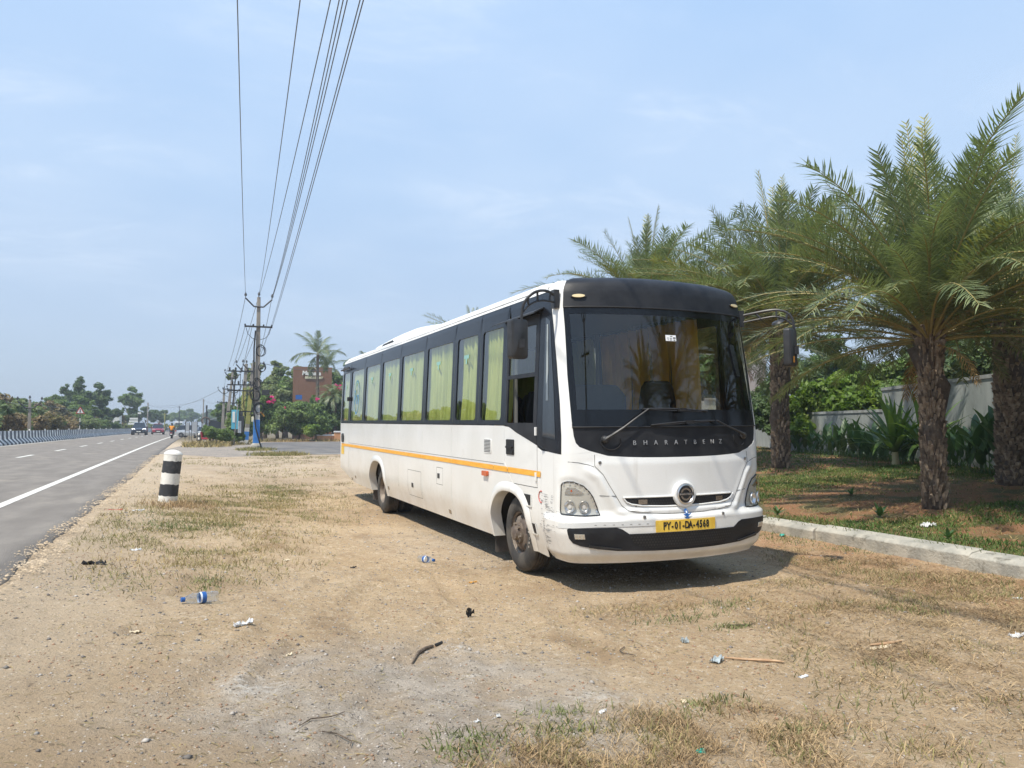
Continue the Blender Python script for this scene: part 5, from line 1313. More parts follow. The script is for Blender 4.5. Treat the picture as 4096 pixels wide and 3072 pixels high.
for (x, y, z, n, s, lab) in [(7.0, 75.0, 4.1, 110, .55, 'cluster of pink bougainvillea blossom right of the utility pole'), (8.0, 74.6, 3.3, 30, .25, 'small tuft of pink blossom on the dark hedge'), (13.6, 78, 5.6, 90, .5, 'pink bougainvillea cluster above the drooping palm'), (14.7, 78, 5.8, 120, .6, 'large pink bougainvillea cluster touching the bus tail'), (11.0, 74.9, 4.3, 25, .22, 'tiny pink blossom below the brown panel'), (5.7, 75.5, 3.7, 35, .3, 'pink blossom showing left of the utility pole')]:
    o = obj('blossom', foliage_mesh('blossom', [(0, 0, 0, s*1.1, s*.6, s)], n, .17, sub=8, aspect=1.1), 'flower_pink'); o.location = (x, y, z); tag(o, lab, 'blossom', 'pink blossoms on the hedge')

# ---------------- palms ----------------
def frond_mesh(L, bend, leafl, npair, vlift=.35, drop=.15, wid=.03, young=0, seed=0, pet=.14):
    r_ = np.random.RandomState(seed); V, F = [], []; segs = 14; pts = []; th = 0.0; p = np.array([0., 0., 0.]); tang = []
    for k in range(segs+1):
        t = k/segs; a = -bend*t**1.35; d = np.array([0, math.cos(a), math.sin(a)]); pts.append(p.copy()); tang.append(d); p = p+d*L/segs
    mb = MB(); mb.tube([tuple(q) for q in pts], [.020*(1-.90*k/segs)*L/3.5+.0025 for k in range(segs+1)], 4, False); nv = len(mb.v); nf = len(mb.f)
    P = np.array(pts); T = np.array(tang); vs, fs = [], []
    for i in range(npair):
        t = pet+(1-pet)*(i+.5)/npair; kf = t*segs; k = min(segs-1, int(kf)); u = kf-k; base = P[k]*(1-u)+P[k+1]*u; d = T[k]*(1-u)+T[k+1]*u
        up = np.array([0, -d[2], d[1]]); 
        for sgn in (-1, 1):
            ll = leafl*(math.sin(math.pi*min(1, .12+.80*((t-pet)/(1-pet))**.8))**.65)*(.85+.3*r_.rand())
            fw = .55+.75*t+.24*r_.randn(); sd = np.array([sgn, 0, 0]); v = vlift*(1+1.2*r_.randn())
            dr = sd+d*fw+up*v; dr /= np.linalg.norm(dr); side = np.cross(dr, up); side /= np.linalg.norm(side)+1e-9
            w_ = wid*(.8+.4*r_.rand()); m_ = base+dr*ll*.5-np.array([0, 0, drop*ll*.12]); e = base+dr*ll-np.array([0, 0, drop*ll])
            n = len(vs); vs += [base-side*w_*.35, base+side*w_*.35, m_+side*w_*.5, m_-side*w_*.5, e]
            fs += [(n, n+1, n+2, n+3), (n+3, n+2, n+4)]
    n0 = nv; mb.m = 1; mb.add([tuple(v) for v in vs], fs)
    me = bpy.data.meshes.new('frond'); me.from_pydata(mb.v, [], mb.f); me.polygons.foreach_set('material_index', mb.mi)
    return me
FRD = {}
for key, args in dict(up=dict(L=2.95, bend=.30, leafl=.46, npair=82, vlift=.45), mid=dict(L=4.1, bend=.85, leafl=.54, npair=90, vlift=.4), out=dict(L=4.6, bend=1.1, leafl=.54, npair=90, vlift=.3, drop=.18), low=dict(L=4.35, bend=.85, leafl=.46, npair=80, vlift=.15, drop=.3)).items():
    for v in range(2):
        me = frond_mesh(seed=v*7+len(key), wid=.021, **args); me.materials.append(M['palm_rachis']); me.materials.append(M['palm_leaf']); FRD[key+str(v)] = me
me = frond_mesh(3.0, .6, .42, 50, wid=.03, seed=3); me.materials.append(M['palm_rachis']); me.materials.append(M['palm_leaf_young']); FRD['young'] = me
me = frond_mesh(2.6, 1.2, .40, 40, wid=.03, seed=4, drop=.4); me.materials.append(M['palm_dead']); me.materials.append(M['palm_dead']); FRD['dead'] = me
me = frond_mesh(2.9, .12, .25, 20, wid=.02, seed=5, vlift=.05, pet=.6); me.materials.append(M['palm_rachis']); me.materials.append(M['palm_leaf_young']); FRD['spear'] = me
for v in range(3):
    me = frond_mesh(3.6, .9+.35*v, .85, 52, vlift=.05, drop=.65, wid=.05, seed=20+v); me.materials.append(M['palm_rachis']); me.materials.append(M['palm_leaf']); FRD['coco'+str(v)] = me
    me = frond_mesh(2.6, 1.7+.25*v, .42, 44, vlift=.1, drop=.4, wid=.035, seed=30+v); me.materials.append(M['palm_rachis']); me.materials.append(M['palm_leaf']); FRD['droop'+str(v)] = me
def date_trunk(h, r, nb=330, seed=0, style=0):
    rr = random.Random(seed); mb = MB(); n = 9
    mb.tube([(rr.uniform(-.03, .03)*k, rr.uniform(-.02, .02)*k, h*k/(n-1)-.1) for k in range(n)], [r*(.95-.12*k/(n-1)+(.10 if k == 0 else 0)+(.30*max(0, k/(n-1)-.70)*3.3)) for k in range(n)], 14)
    me = bpy.data.meshes.new('trunk'); me.from_pydata(mb.v, [], mb.f); me.shade_smooth(); me.materials.append(M['trunk_bark'])
    b = MB()
    for i in range(nb):
        z = h*(i/nb)**.95; a = i*2.39996+rr.uniform(-.12, .12); top = max(0, z/h-.82)/.18
        rl = r*(.93-.12*z/h)+.02*top; wd_ = r*rr.uniform(.18, .27); ln = rr.uniform(.11, .19)*(1+1.6*top)*(1 if style == 0 else .75); out_ = rr.uniform(.035, .075)*(1+1.5*top)*(1.0 if style == 0 else 1.25)
        X = Matrix.Rotation(a, 4, 'Z') @ Matrix.Translation((rl, 0, z)) @ Matrix.Rotation(rr.uniform(-.2, .2), 4, 'X')
        tw = wd_*(.55 if style == 0 else .85)
        b.add([(-.03, -wd_, -.05), (-.03, wd_, -.05), (.035, 0, -.03), (out_*.75, -tw, ln), (out_*.75, tw, ln), (out_+.02, 0, ln*.9), (-.02, -tw, ln*.7), (-.02, tw, ln*.7)],
              [(0, 2, 5, 3), (2, 1, 4, 5), (3, 5, 4), (0, 3, 6), (1, 7, 4), (3, 4, 7, 6)], X)
    mb2 = bpy.data.meshes.new('leaf_bases'); mb2.from_pydata(b.v, [], b.f); mb2.materials.append(M['boot_bark']); return me, mb2
def put(name, me, parent, loc, rot, sc=1.0):
    o = bpy.data.objects.new(name, me); COL.objects.link(o); o.parent = parent; o.location = loc; o.rotation_euler = rot; o.scale = (sc, sc, sc); return o
def date_palm(x, y, z, h, r, label, seed, nf=74, R_=1.0, style=0, lean=(0, 0), az0=0.0):
    e = empty('date_palm', (x, y, z), 0, label, 'palm tree', 'date palms on the lawn behind the kerb', rot=(lean[1], lean[0], 0)); rr = random.Random(seed)
    tm, bm_ = date_trunk(h, r, 330 if style == 0 else 420, seed, style)
    put('trunk', tm, e, (0, 0, 0), (0, 0, 0)); o = put('leaf_bases', bm_, e, (0, 0, 0), (0, 0, 0)); o['kind'] = 'stuff'
    for i in range(nf):
        t = i/nf; el = 88-88*t**.82+rr.uniform(-11, 11); a = i*2.39996+az0+rr.uniform(-.15, .15)
        ca = math.cos(a-math.pi/2-math.atan2(-y, -x)) if False else (-math.sin(a)*-x+math.cos(a)*-y)/math.hypot(x, y)
        if el < 24 and ca > .45: el += 20
        key = 'up' if el > 62 else ('mid' if el > 38 else ('out' if el > 14 else 'low')); me = FRD[key+str(rr.randint(0, 1))]
        s = R_*rr.uniform(.78, 1.12)*(.82+.18*math.sin(math.pi*min(1, .25+t)))
        rr0 = r*.45*min(1, t*2.2); put('frond', me, e, (-math.sin(a)*rr0, math.cos(a)*rr0, h-.05+.30*(1-t)), (rad(el), rr.uniform(-.25, .25), a), s)
    for i in range(9):
        a = rr.uniform(0, 6.28); put('frond', FRD['young'], e, (0, 0, h+.1), (rad(rr.uniform(15, 60)), rr.uniform(-.4, .4), a), R_*rr.uniform(.9, 1.15))
    for i in range(4): put('spear_leaf', FRD['spear'], e, (0, 0, h+.3), (rad(rr.uniform(78, 90)), 0, rr.uniform(0, 6.28)), R_*rr.uniform(1.1, 1.35))
    for i in range(3): put('dead_frond', FRD['dead'], e, (0, 0, h-.1), (rad(rr.uniform(-35, -5)), 0, rr.uniform(0, 6.28)), R_*rr.uniform(.5, .7))
    return e
def lz(x, y): return gh(x, y)
date_palm(11.8, 9.5, .22, 2.95, .168, 'nearest date palm, its shaggy grey trunk standing close behind the kerb', 1, 112, 1.0, az0=.3)
date_palm(15.6, 10.75, .40, 3.9, .25, 'thickest date palm with a dark diamond patterned trunk at the right edge', 2, 110, .86, 1, az0=1.1)
date_palm(15.7, 17.6, .45, 4.0, .23, 'date palm beside the right bus mirror, its slim dark trunk in the shade', 3, 136, 1.22, az0=.8)
date_palm(18.4, 23.6, .52, 3.9, .26, 'date palm mostly hidden behind the bus, between two taller ones', 14, 96, 1.1, az0=1.7)
date_palm(15.3, 24.0, .48, 4.9, .28, 'date palm whose crown rises over the middle of the bus front roof', 4, 110, 1.12, az0=2.0)
date_palm(15.2, 42.6, .35, 5.3, .28, 'farthest date palm, only frond tips show over the bus roof', 5, 60, .85)
date_palm(12.2, 3.0, .22, 3.1, .25, 'date palm right of the frame whose lit fronds reach into view', 6, 74, 1.0, az0=.5)
date_palm(16.2, 5.2, .40, 3.6, .30, 'second date palm right of the frame near the white wall', 7, 66, 1.0)
date_palm(12.0, -4.5, .22, 5.0, .27, 'date palm behind the viewpoint seen mirrored in the windscreen', 8, 64, 1.0)
date_palm(16.5, -1.5, .35, 6.4, .30, 'taller date palm behind the viewpoint mirrored in the windscreen', 9, 64, 1.05)
date_palm(10.8, -11.5, .22, 6.6, .27, 'distant date palm behind the viewpoint mirrored in the windscreen', 10, 60, 1.0)
# coconut palms behind the hedge
def coconut(x, y, z, h, s, label, seed, nf=17, az=0):
    e = empty('coconut_palm', (x, y, z), 0, label, 'palm tree'); rr = random.Random(seed); mb = MB()
    mb.tube([(0, 0, -.2), (.05, 0, h*.4), (0, 0, h*.75), (0, 0, h)], [.24, .17, .15, .14], 8); t_ = mb.build('trunk', 'tree_bark', e, smooth=True)
    for i in range(nf):
        el = 84-100*(i/nf)+rr.uniform(-12, 12); put('frond', FRD['coco'+str(min(2, int(3*i/nf)))], e, (0, 0, h), (rad(el), 0, i*2.39996+az), s*rr.uniform(.85, 1.1))
coconut(11.75, 80, .3, 8.7, .82, 'coconut palm standing in front of the brown hotel panel', 1, 14, .6)
coconut(15.6, 98, .3, 8.8, .8, 'smaller coconut palm behind the right corner of the panel', 2, 15)
coconut(20.2, 96, .3, 8.8, .7, 'coconut palm peeking above the rear roof of the bus', 3, 13)
e = empty('young_palm', (13.1, 77.5, .31), 0, 'young palm with long drooping fronds beside the planter wall', 'palm tree')
mb = MB(); mb.tube([(0, 0, 0), (0, 0, 2.4), (0, 0, 4.3)], [.22, .2, .18], 10); mb.build('trunk', 'trunk_bark', e)
for i in range(34): put('frond', FRD['droop'+str(i % 3)], e, (0, 0, 4.3), (rad(75-85*i/34), 0, i*2.39996), .95)

# canna and lily plants along the wall
def leaf_mesh(L, w, bend, fold=.25, n=8, tipw=.0, cup=1.0):
    vs, fs = [], []; p = np.array([0., 0., 0.])
    for k in range(n+1):
        t = k/n; a = -bend*t**1.5; ww = w*(math.sin(math.pi*min(1, t**.75*.96+.04))**.8+.12*(1-t)) if k < n else 0.002
        vs += [(-ww, p[1], p[2]+ww*fold), (0, p[1], p[2]), (ww, p[1], p[2]+ww*fold)]; p = p+np.array([0, math.cos(a), math.sin(a)])*L/n
        if k: b = 3*(k-1); fs += [(b, b+1, b+4, b+3), (b+1, b+2, b+5, b+4)]
    me = bpy.data.meshes.new('leaf'); me.from_pydata([tuple(v) for v in vs], [], fs); me.shade_smooth(); return me
CL = [leaf_mesh(.62, .085, .25), leaf_mesh(.55, .10, .5), leaf_mesh(.66, .08, .8)]
LL = [leaf_mesh(1.35, .062, b, .35, 12) for b in (.25, .6, 1.1, 1.6)]
SL_ = leaf_mesh(.9, .05, .7, .3)
for m_ in CL: m_.materials.append(M['canna_leaf'])
for m_ in LL: m_.materials.append(M['lily_leaf'])
rr = random.Random(5)
cpts = [(22.9, 22.6), (22.1, 21.3), (21.9, 20.4), (21.3, 19.6), (21.1, 18.9), (20.7, 18.2), (20.3, 17.3), (19.6, 16.6), (24.0, 25.5), (24.3, 26.8), (23.4, 24.0), (18.1, 13.4), (17.8, 12.7), (17.4, 12.0), (17.1, 11.2), (16.8, 10.4), (18.7, 14.6), (17.0, 9.3), (16.4, 8.4)]
for i, (x, y) in enumerate(cpts):
    s = rr.uniform(.9, 1.2)*(1.25 if y < 13.6 else 1.0)
    nl = sorted([q for q in cpts if (q[1] > 16) == (y > 16)], key=lambda q: q[0]/q[1]).index((x, y)); lab = 'canna plant, %s from the left at the foot of the %s' % (ORD[nl], 'low grey wall' if y > 16 else 'high white wall')
    e = empty('canna_plant', (x-.35, y-.2, lz(x, y)-.02), rr.uniform(0, 6), lab, 'plant', 'canna plants along the wall' if y > 16 else 'canna plants below the high wall')
    for st in range(5):
        a0 = st*1.3+i; bx, by = .22*math.cos(a0), .22*math.sin(a0); h = s*rr.uniform(.55, .95); mb = MB(); mb.tube([(bx, by, 0), (bx*1.5, by*1.5, h)], [.016, .01], 5); mb.build('stem', 'canna_leaf', e)
        for k in range(5): put('leaf', CL[rr.randint(0, 2)], e, (bx*(1+.5*k/5), by*(1+.5*k/5), h*(.25+.75*k/4.5)), (rad(rr.uniform(48, 82)), 0, k*2.4+st+rr.uniform(-.3, .3)), s*rr.uniform(.75, 1.1))
for (x, y, lab) in ((18.3, 15.95, 'left clump of long strap leaves growing from pale stems by the wall'), (18.75, 15.3, 'right clump of long strap leaves growing from pale stems by the wall')):
    e = empty('spider_lily', (x, y, lz(x, y)-.02), 0, lab, 'plant'); mb = MB(); mb.tube([(0, 0, 0), (.02, 0, .18), (.0, 0, .42)], [.11, .09, .08], 10); mb.build('stem', 'lily_base', e, smooth=True)
    for k in range(30):
        el = 86-62*(k/30)+rr.uniform(-5, 5); put('leaf', LL[min(3, int(k/30*3.2+rr.random()*.8))], e, (0, 0, .36), (rad(el), 0, k*2.39996), rr.uniform(1.05, 1.45))

# ---------------- walls and house on the right ----------------
def wall_run(name, P, z0, top, th, label, capw=.03):
    mb = MB(); cp = MB()
    for (a, b) in zip(P[:-1], P[1:]):
        d = Vector((b[0]-a[0], b[1]-a[1], 0)).normalized(); n = Vector((-d.y, d.x, 0))*th/2; c = Vector((-d.y, d.x, 0))*(th/2+capw)
        A, B = Vector((a[0], a[1], 0)), Vector((b[0], b[1], 0))
        for m_, q, za, zb in ((mb, n, z0, top-.10), (cp, c, top-.10, top)):
            L_ = (B-A).length; ns = max(1, int(L_/.6))
            vs = []
            for k in range(ns+1):
                p = A.lerp(B, k/ns)
                for (s, z) in ((-1, za), (-1, zb), (1, zb), (1, za)): vs.append(p+q*s+Vector((0, 0, z)))
            m_.add(vs, [(4*k+j, 4*k+(j+1) % 4, 4*k+4+(j+1) % 4, 4*k+4+j) for k in range(ns) for j in range(4)]+[(0, 1, 2, 3), (4*ns+3, 4*ns+2, 4*ns+1, 4*ns)])
    o = mb.build(name, 'wall_plaster'); tag(o, label, 'wall'); cp.build('coping', 'wall_cap', o); return o
wall_run('garden_wall', [(22.55, 19.9), (25.9, 30), (28.5, 38), (33, 52)], 0, 2.28, .22, 'low grey rendered garden wall behind the canna plants')
wall_run('boundary_wall', [(22.4, 19.85), (18.6, 12.4), (15.6, 6.6), (14.0, -8)], 0, 3.02, .24, 'high white rendered wall behind the thick palm at the right')
hs = empty('house', (0, 0, 0), 0, 'pinkish house with dark windows behind the low garden wall', 'house')
mb = MB(); mb.box((25.0, 38.5, 0), (33.3, 50, 7.2)); mb.build('wall', 'house_pink', hs)
mb = MB(); mb.box((24.7, 38.2, 7.2), (33.7, 50.3, 7.45)); mb.build('roof', 'house_cream', hs)
for x_, z_ in ((26.0, 3.4), (28.6, 3.4), (26.0, 5.4), (30.2, 5.3)):
    mb = MB(); mb.box((x_, 38.44, z_), (x_+1.3, 38.49, z_+1.3)); w_ = mb.build('window', 'house_glass', hs)
    mb = MB()
    for (a, b, c, d) in ((x_-.08, z_-.08, x_+1.38, z_), (x_-.08, z_+1.3, x_+1.38, z_+1.38), (x_-.08, z_, x_, z_+1.3), (x_+1.3, z_, x_+1.38, z_+1.3)): mb.box((a, 38.40, b), (c, 38.5, d))
    mb.build('frame', 'house_pink', w_)
mb = MB(); mb.box((27.4, 33.0, 0), (31.3, 38.4, 2.0)); mb.build('terrace', 'house_cream', hs)
mb = MB(); mb.box((29.35, 32.3, 1.9), (31.0, 32.95, 2.62)); pl_ = mb.build('planter_box', 'pot_orange', None, bevel=.02); tag(pl_, 'orange rendered planter box on top of the terrace behind the wall', 'planter')
rl = empty('balcony_railing', (0, 0, 0), 0, 'grey metal balcony railing above the orange planter box', 'railing')
mb = MB(); mb.box((28.9, 33.0, 3.80), (31.2, 33.06, 3.88)); mb.box((28.9, 33.0, 2.75), (31.2, 33.06, 2.80)); mb.build('rail', 'railing_grey', rl)
for k in range(13):
    mb = MB(); x_ = 28.95+k*.185; mb.tube([(x_, 33.03, 2.0 if k % 6 == 0 else 2.8), (x_, 33.03, 3.82)], .016 if k % 6 else .035, 5); mb.build('baluster', 'railing_grey', rl)
fp = empty('flowering_plant', (29.9, 32.6, 2.6), 0, 'small plant with orange flowers in the orange planter', 'plant')
fm = foliage_mesh('flowers', [(0, 0, .32, .30, .25, .26)], 160, .09, sub=10); obj('flowers', fm, 'flower_orange', fp)
fm = foliage_mesh('leaves', [(0, 0, .15, .36, .28, .18)], 140, .10, sub=10); obj('leaves', fm, 'leaf_dark', fp)
for (x, y, key, s, sz, lf, lab) in [
    (28.6, 27.6, 'tree_a', .62, .62, 'leaf_bright', 'bright yellow green tree behind the low wall'),
    (31.0, 28.0, 'tree_b', .66, .70, 'leaf_bright', 'yellow green tree where the low wall meets the high wall'),
    (27.0, 22.5, 'tree_b', .62, .62, 'leaf_mid', 'green tree just behind the end of the high wall'),
    (33.0, 34, 'tree_b', 1.0, 1.0, 'leaf_dark', 'dark tree right of the pink house'),
    (26.0, 17.5, 'tree_b', .85, .85, 'leaf_dark', 'dark tree behind the high wall between two palms'),
    (23.8, 12.0, 'tree_b', .8, .85, 'leaf_dark', 'dark tree behind the high wall at the right edge'),
    (29.5, 16, 'tree_a', .95, .95, 'leaf_mid', 'green tree set back behind the high wall'),
    (25, 5, 'tree_b', 1.0, 1.0, 'leaf_dark', 'tree behind the wall right of the frame'),
    (24, 45, 'tree_b', .95, .95, 'leaf_dark', 'dark tree left of the pink house behind the bus'),
    (29.5, 22, 'tree_a', 1.1, 1.05, 'leaf_mid', 'tall green tree seen between the two left palms'),
    (33, 19, 'tree_b', 1.25, 1.2, 'leaf_dark', 'broad dark tree seen behind the nearest palm'),
    (21.6, 31.5, 'tree_b', .72, .85, 'leaf_dark', 'dark tree seen through the bus windows in front of the house'),
    (27.5, 32.5, 'tree_b', .5, .5, 'leaf_dark', 'small dark tree beside the balcony'),
    (36, 26, 'tree_b', 1.2, 1.2, 'leaf_dark', 'large dark tree far behind the walls')]:
    place('tree', key, x, y, .3, s, random.Random(int(x*7)).uniform(0, 6), lab, 'tree', leaf=lf, sz=sz)
tree_variant('bush_near', .4, rb(9, 1.2, 1.5, 1.0, .65), 9000, .11, 'leaf_bright', .05, 12, sub=16)
for (x, y, s, lf, lab) in ((24.6, 25.0, 1.15, 'leaf_bright', 'bright leafy shrub leaning over the low wall'), (26.2, 24.4, 1.3, 'leaf_bright', 'taller lime green shrub above the low wall'), (25.0, 27.5, 1.05, 'leaf_dark', 'dark shrub above the low wall beside the planter box')):
    place('shrub', 'bush_near', x, y, .6, s, x, lab, 'bush', leaf=lf)
# ---------------- utility poles and wires ----------------
def pole(x, y, z0, h, label, w0=.19, w1=.10, lean=0.0, painted=True, lower=True, coils=True, yellow=False, V=True):
    e = empty('utility_pole', (x, y, z0), 0, label, 'utility pole', rot=(0, lean, 0))
    def sect(za, zb, m, k=1.0):
        mb = MB(); f = lambda z: lerp(w0, w1, z/h)*k
        mb.add([(-f(za), -f(za)*.7, za), (f(za), -f(za)*.7, za), (f(za), f(za)*.7, za), (-f(za), f(za)*.7, za), (-f(zb), -f(zb)*.7, zb), (f(zb), -f(zb)*.7, zb), (f(zb), f(zb)*.7, zb), (-f(zb), f(zb)*.7, zb)],
               [(0, 3, 2, 1), (4, 5, 6, 7), (0, 1, 5, 4), (1, 2, 6, 5), (2, 3, 7, 6), (3, 0, 4, 7)]); return mb, m
    mb, m = sect(-.3, h, 'pole_concrete'); mb.build('shaft', m, e, bevel=.02)
    if painted:
        for (a, b, m_) in (((.35, 1.85, 'pole_blue'), (1.85, 2.75, 'pole_white')) if h > 8 else ((0, .35, 'pole_white'), (.35, 1.0, 'pole_blue'), (1.0, 1.3, 'pole_white'))): mb, m = sect(a, b, m_, 1.03); mb.build('painted_band', m, e)
    if yellow: mb, m = sect(1.6, h*.7, 'pole_yellow', 1.04); mb.build('painted_band', m, e)
    if V:
        mb = MB(); s = .78
        for p, q in (((-s, h-.12), (-.28, h-.62)), ((-.28, h-.62), (.28, h-.62)), ((.28, h-.62), (s, h-.12))):
            mb.tube([(p[0], -.12, p[1]), (q[0], -.12, q[1])], .045, 4)
        mb.build('v_crossarm', 'iron_dark', e)
        for (x_, z_) in ((-s, h-.08), (0, h), (s, h-.08)):
            mb = MB(); mb.lathe([(.02, 0), (.02, .08), (.085, .10), (.06, .15), (.085, .18), (.05, .24), (.03, .30), (.0001, .30)], 8, Matrix.Translation((x_, -.12, z_))); mb.build('insulator', 'iron_dark', e)
    if lower:
        zl = h-1.85; mb = MB(); mb.box((-.82, -.16, zl-.05), (.82, -.08, zl+.05)); mb.build('crossarm', 'iron_dark', e)
        for x_ in (-.78, -.3, .3, .78):
            mb = MB(); mb.lathe([(.02, .05), (.05, .07), (.05, .14), (.0001, .16)], 7, Matrix.Translation((x_, -.12, zl))); mb.build('insulator', 'iron_dark', e)
        mb = MB()
        for sg in (-1, 1): mb.tube([(sg*.75, -.14, zl), (sg*.62, -.16, zl-.45), (sg*.38, -.2, zl-.72), (sg*.1, -.2, zl-.8)], .018, 5)
        mb.build('jumper_cable', 'cable_black', e)
    if coils:
        rq = random.Random(int(x*13+h))
        mb = MB(); f = [(.22, 0, 0)]
        mb.tube([(-.17, -.16, h-2.1), (-.24, -.18, h-3.2), (-.22, -.2, h-5), (-.20, -.22, h-7), (-.05, -.25, 1.3), (.14, -.26, .6), (.3, -.22, .05)], .05, 6); mb.build('cable_run', 'cable_black', e)
        for (cx, cz, r_, n_) in ((.12, h-3.35, .34, 3), (0, 4.05, .30, 4), (-.12, 3.35, .36, 4), (.12, 2.55, .36, 4), (.22, 5.1, .26, 2)):
            for k in range(n_):
                mb = MB(); q = r_*(1-.05*k); jx, jz, jy = rq.uniform(-.06, .06), rq.uniform(-.07, .07), rq.uniform(-.25, .25); mb.tube([(cx+jx+q*math.cos(t)*.8, -.26-.03*k+jy*q*math.cos(t), cz+jz+q*math.sin(t)*(1.0+jy*.4)) for t in np.linspace(0, 2*math.pi, 19)], .022, 5, False); mb.build('cable_coil', 'cable_black', e)
        mb = MB(); mb.box((.26, -.35, 3.35), (.70, -.15, 3.68)); mb.build('junction_box', 'iron_dark', e, bevel=.02)
        mb = MB(); mb.tube([(.2, -.2, 2.3), (.34, -.25, 2.18), (.42, -.28, 2.05)], .05, 5); mb.build('loose_bracket', 'litter_orange', e)
    return e
pole(3.66, 49.5, .25, 9.4, 'tall concrete utility pole with blue and white painted base, cable coils and forked top')
mb = MB(); mb.lathe([(.34, -.2), (.34, .22), (.26, .36), (.0001, .36)], 12, Matrix.Translation((3.68, 49.5, .31))); tag(mb.build('pole_footing', 'kerb_concrete', bevel=.03), 'rough concrete footing at the foot of the tall utility pole', 'footing')
pole(.5, -6.0, .2, 9.4, 'utility pole behind the viewpoint carrying the overhead wires', coils=False, painted=False)
pole(3.65, 66, .3, 6.5, 'left pole of the twin transformer poles, white and blue at the foot', .17, .12, .055, True, False, False, True)
pole(3.95, 64, .3, 6.4, 'right pole of the twin transformer poles, yellow shaft with blue foot', .17, .12, .07, True, False, False, True)
pole(3.2, 85, .3, 7.1, 'grey concrete pole leaning right beyond the transformer poles', .2, .1, .09, False, True, False)
pole(3.8, 110, .4, 6.4, 'thin grey pole farther up the roadside with a flat crossarm', .2, .12, .02, False, True, False)
pole(4.5, 96, .4, 5.9, 'short pole with stacked crossarms behind the leaning pole', .15, .1, 0, False, True, False)
pole(-11.2, 67, .8, 2.9, 'forked pole top standing out of the thicket at the left', .12, .08, 0, False, False, False)
pole(-15.1, 75, .8, 3.3, 'forked pole top at the far left edge of the thicket', .12, .08, 0, False, False, False)
for (x, y, z, h, m, lab) in ((1.9, 150, .4, 6.3, 'pole_concrete', 'bare far pole right of the road end, taller of the two'), (1.95, 120, .4, 4.4, 'iron_dark', 'dark thin post near the parked silver cars'), (-7.9, 165, .4, 6.0, 'pole_concrete', 'bare rusty post beyond the dark car'), (-5.6, 190, .4, 4.4, 'pole_yellow', 'short yellowish post beyond the red car'), (-3.2, 230, .4, 7.0, 'iron_dark', 'thin lattice mast far ahead above the road'), (2.9, 170, .4, 4.5, 'iron_dark', 'small far pole above the grey shed')):
    mb = MB(); mb.tube([(0, 0, 0), (0, 0, h)], [.16, .1], 6)
    mb.box((-.5, -.05, h-.35), (.5, .05, h-.25)) if 'mast' in lab or 'yellow' in lab or 'small' in lab else mb.box((-.12, -.12, h-.5), (.12, .12, h-.02))
    o = mb.build('post', m); o.location = (x, y, z); tag(o, lab, 'post')
# transformer rack between the twin poles
e = empty('transformer_rack', (3.8, 62.8, .3), 0, 'pole mounted transformer rack with dark switch boxes and crossarms', 'transformer')
for z_ in (2.5, 4.1, 4.55, 5.6): mb = MB(); mb.box((-1.35, -.1, z_), (.75, -.02, z_+.09)); mb.build('crossbar', 'iron_dark', e)
for (a, b, c, d) in ((-.85, .95, -.1, 2.2), (-.6, 2.2, -.2, 2.5), (.45, 1.75, 1.05, 2.15)): mb = MB(); mb.box((a, -.5, b), (c, -.05, d)); mb.build('switch_box', 'iron_dark' if a < 0 else 'sign_cream', e, bevel=.03)
rr = random.Random(8)
for k in range(9):
    mb = MB(); x_ = -1.2+k*.22; mb.lathe([(.03, 0), (.09, .06), (.05, .12), (.09, .18), (.05, .24), (.0001, .28)], 7, Matrix.Translation((x_, -.06, 4.64 if k % 2 else 5.69))); mb.build('insulator', 'iron_dark', e)
mb = MB()
for k in range(8):
    a = (rr.uniform(-1.1, .6), -.1, rr.uniform(3.9, 5.6)); b = (rr.uniform(-.7, .9), -.2, rr.uniform(1.6, 3)); mb.tube([a, ((a[0]+b[0])/2+rr.uniform(-.4, .4), -.25, min(a[2], b[2])-.3+rr.uniform(0, 1.4)), b], .022, 4)
o = mb.build('loose_cables', 'cable_black', e); o['kind'] = 'stuff'
mb = MB(); mb.box((2.75, 61.6, 1.5), (3.25, 61.66, 2.95)); bd = mb.build('notice_board', 'cyan_paint'); tag(bd, 'small turquoise notice board left of the transformer rack', 'sign')
mb = MB(); mb.box((2.82, 61.57, 2.0), (3.0, 61.6, 2.8)); mb.build('board_panel', 'sign_white', bd)
mb = MB(); mb.tube([(3.0, 61.63, .3), (3.0, 61.63, 1.5)], .04, 5); mb.build('post', 'iron_dark', bd)
mb = MB(); mb.box((3.2, 61.0, 1.2), (3.42, 61.1, 2.1)); tag(mb.build('meter_box', 'pole_white', bevel=.01), 'pale meter box beside the turquoise board', 'box')
mb = MB(); mb.tube([(2.9, 60.8, .3), (3.15, 60.9, 3.4)], .035, 5); tag(mb.build('stay_post', 'pole_concrete'), 'thin leaning stay post left of the twin poles', 'post')
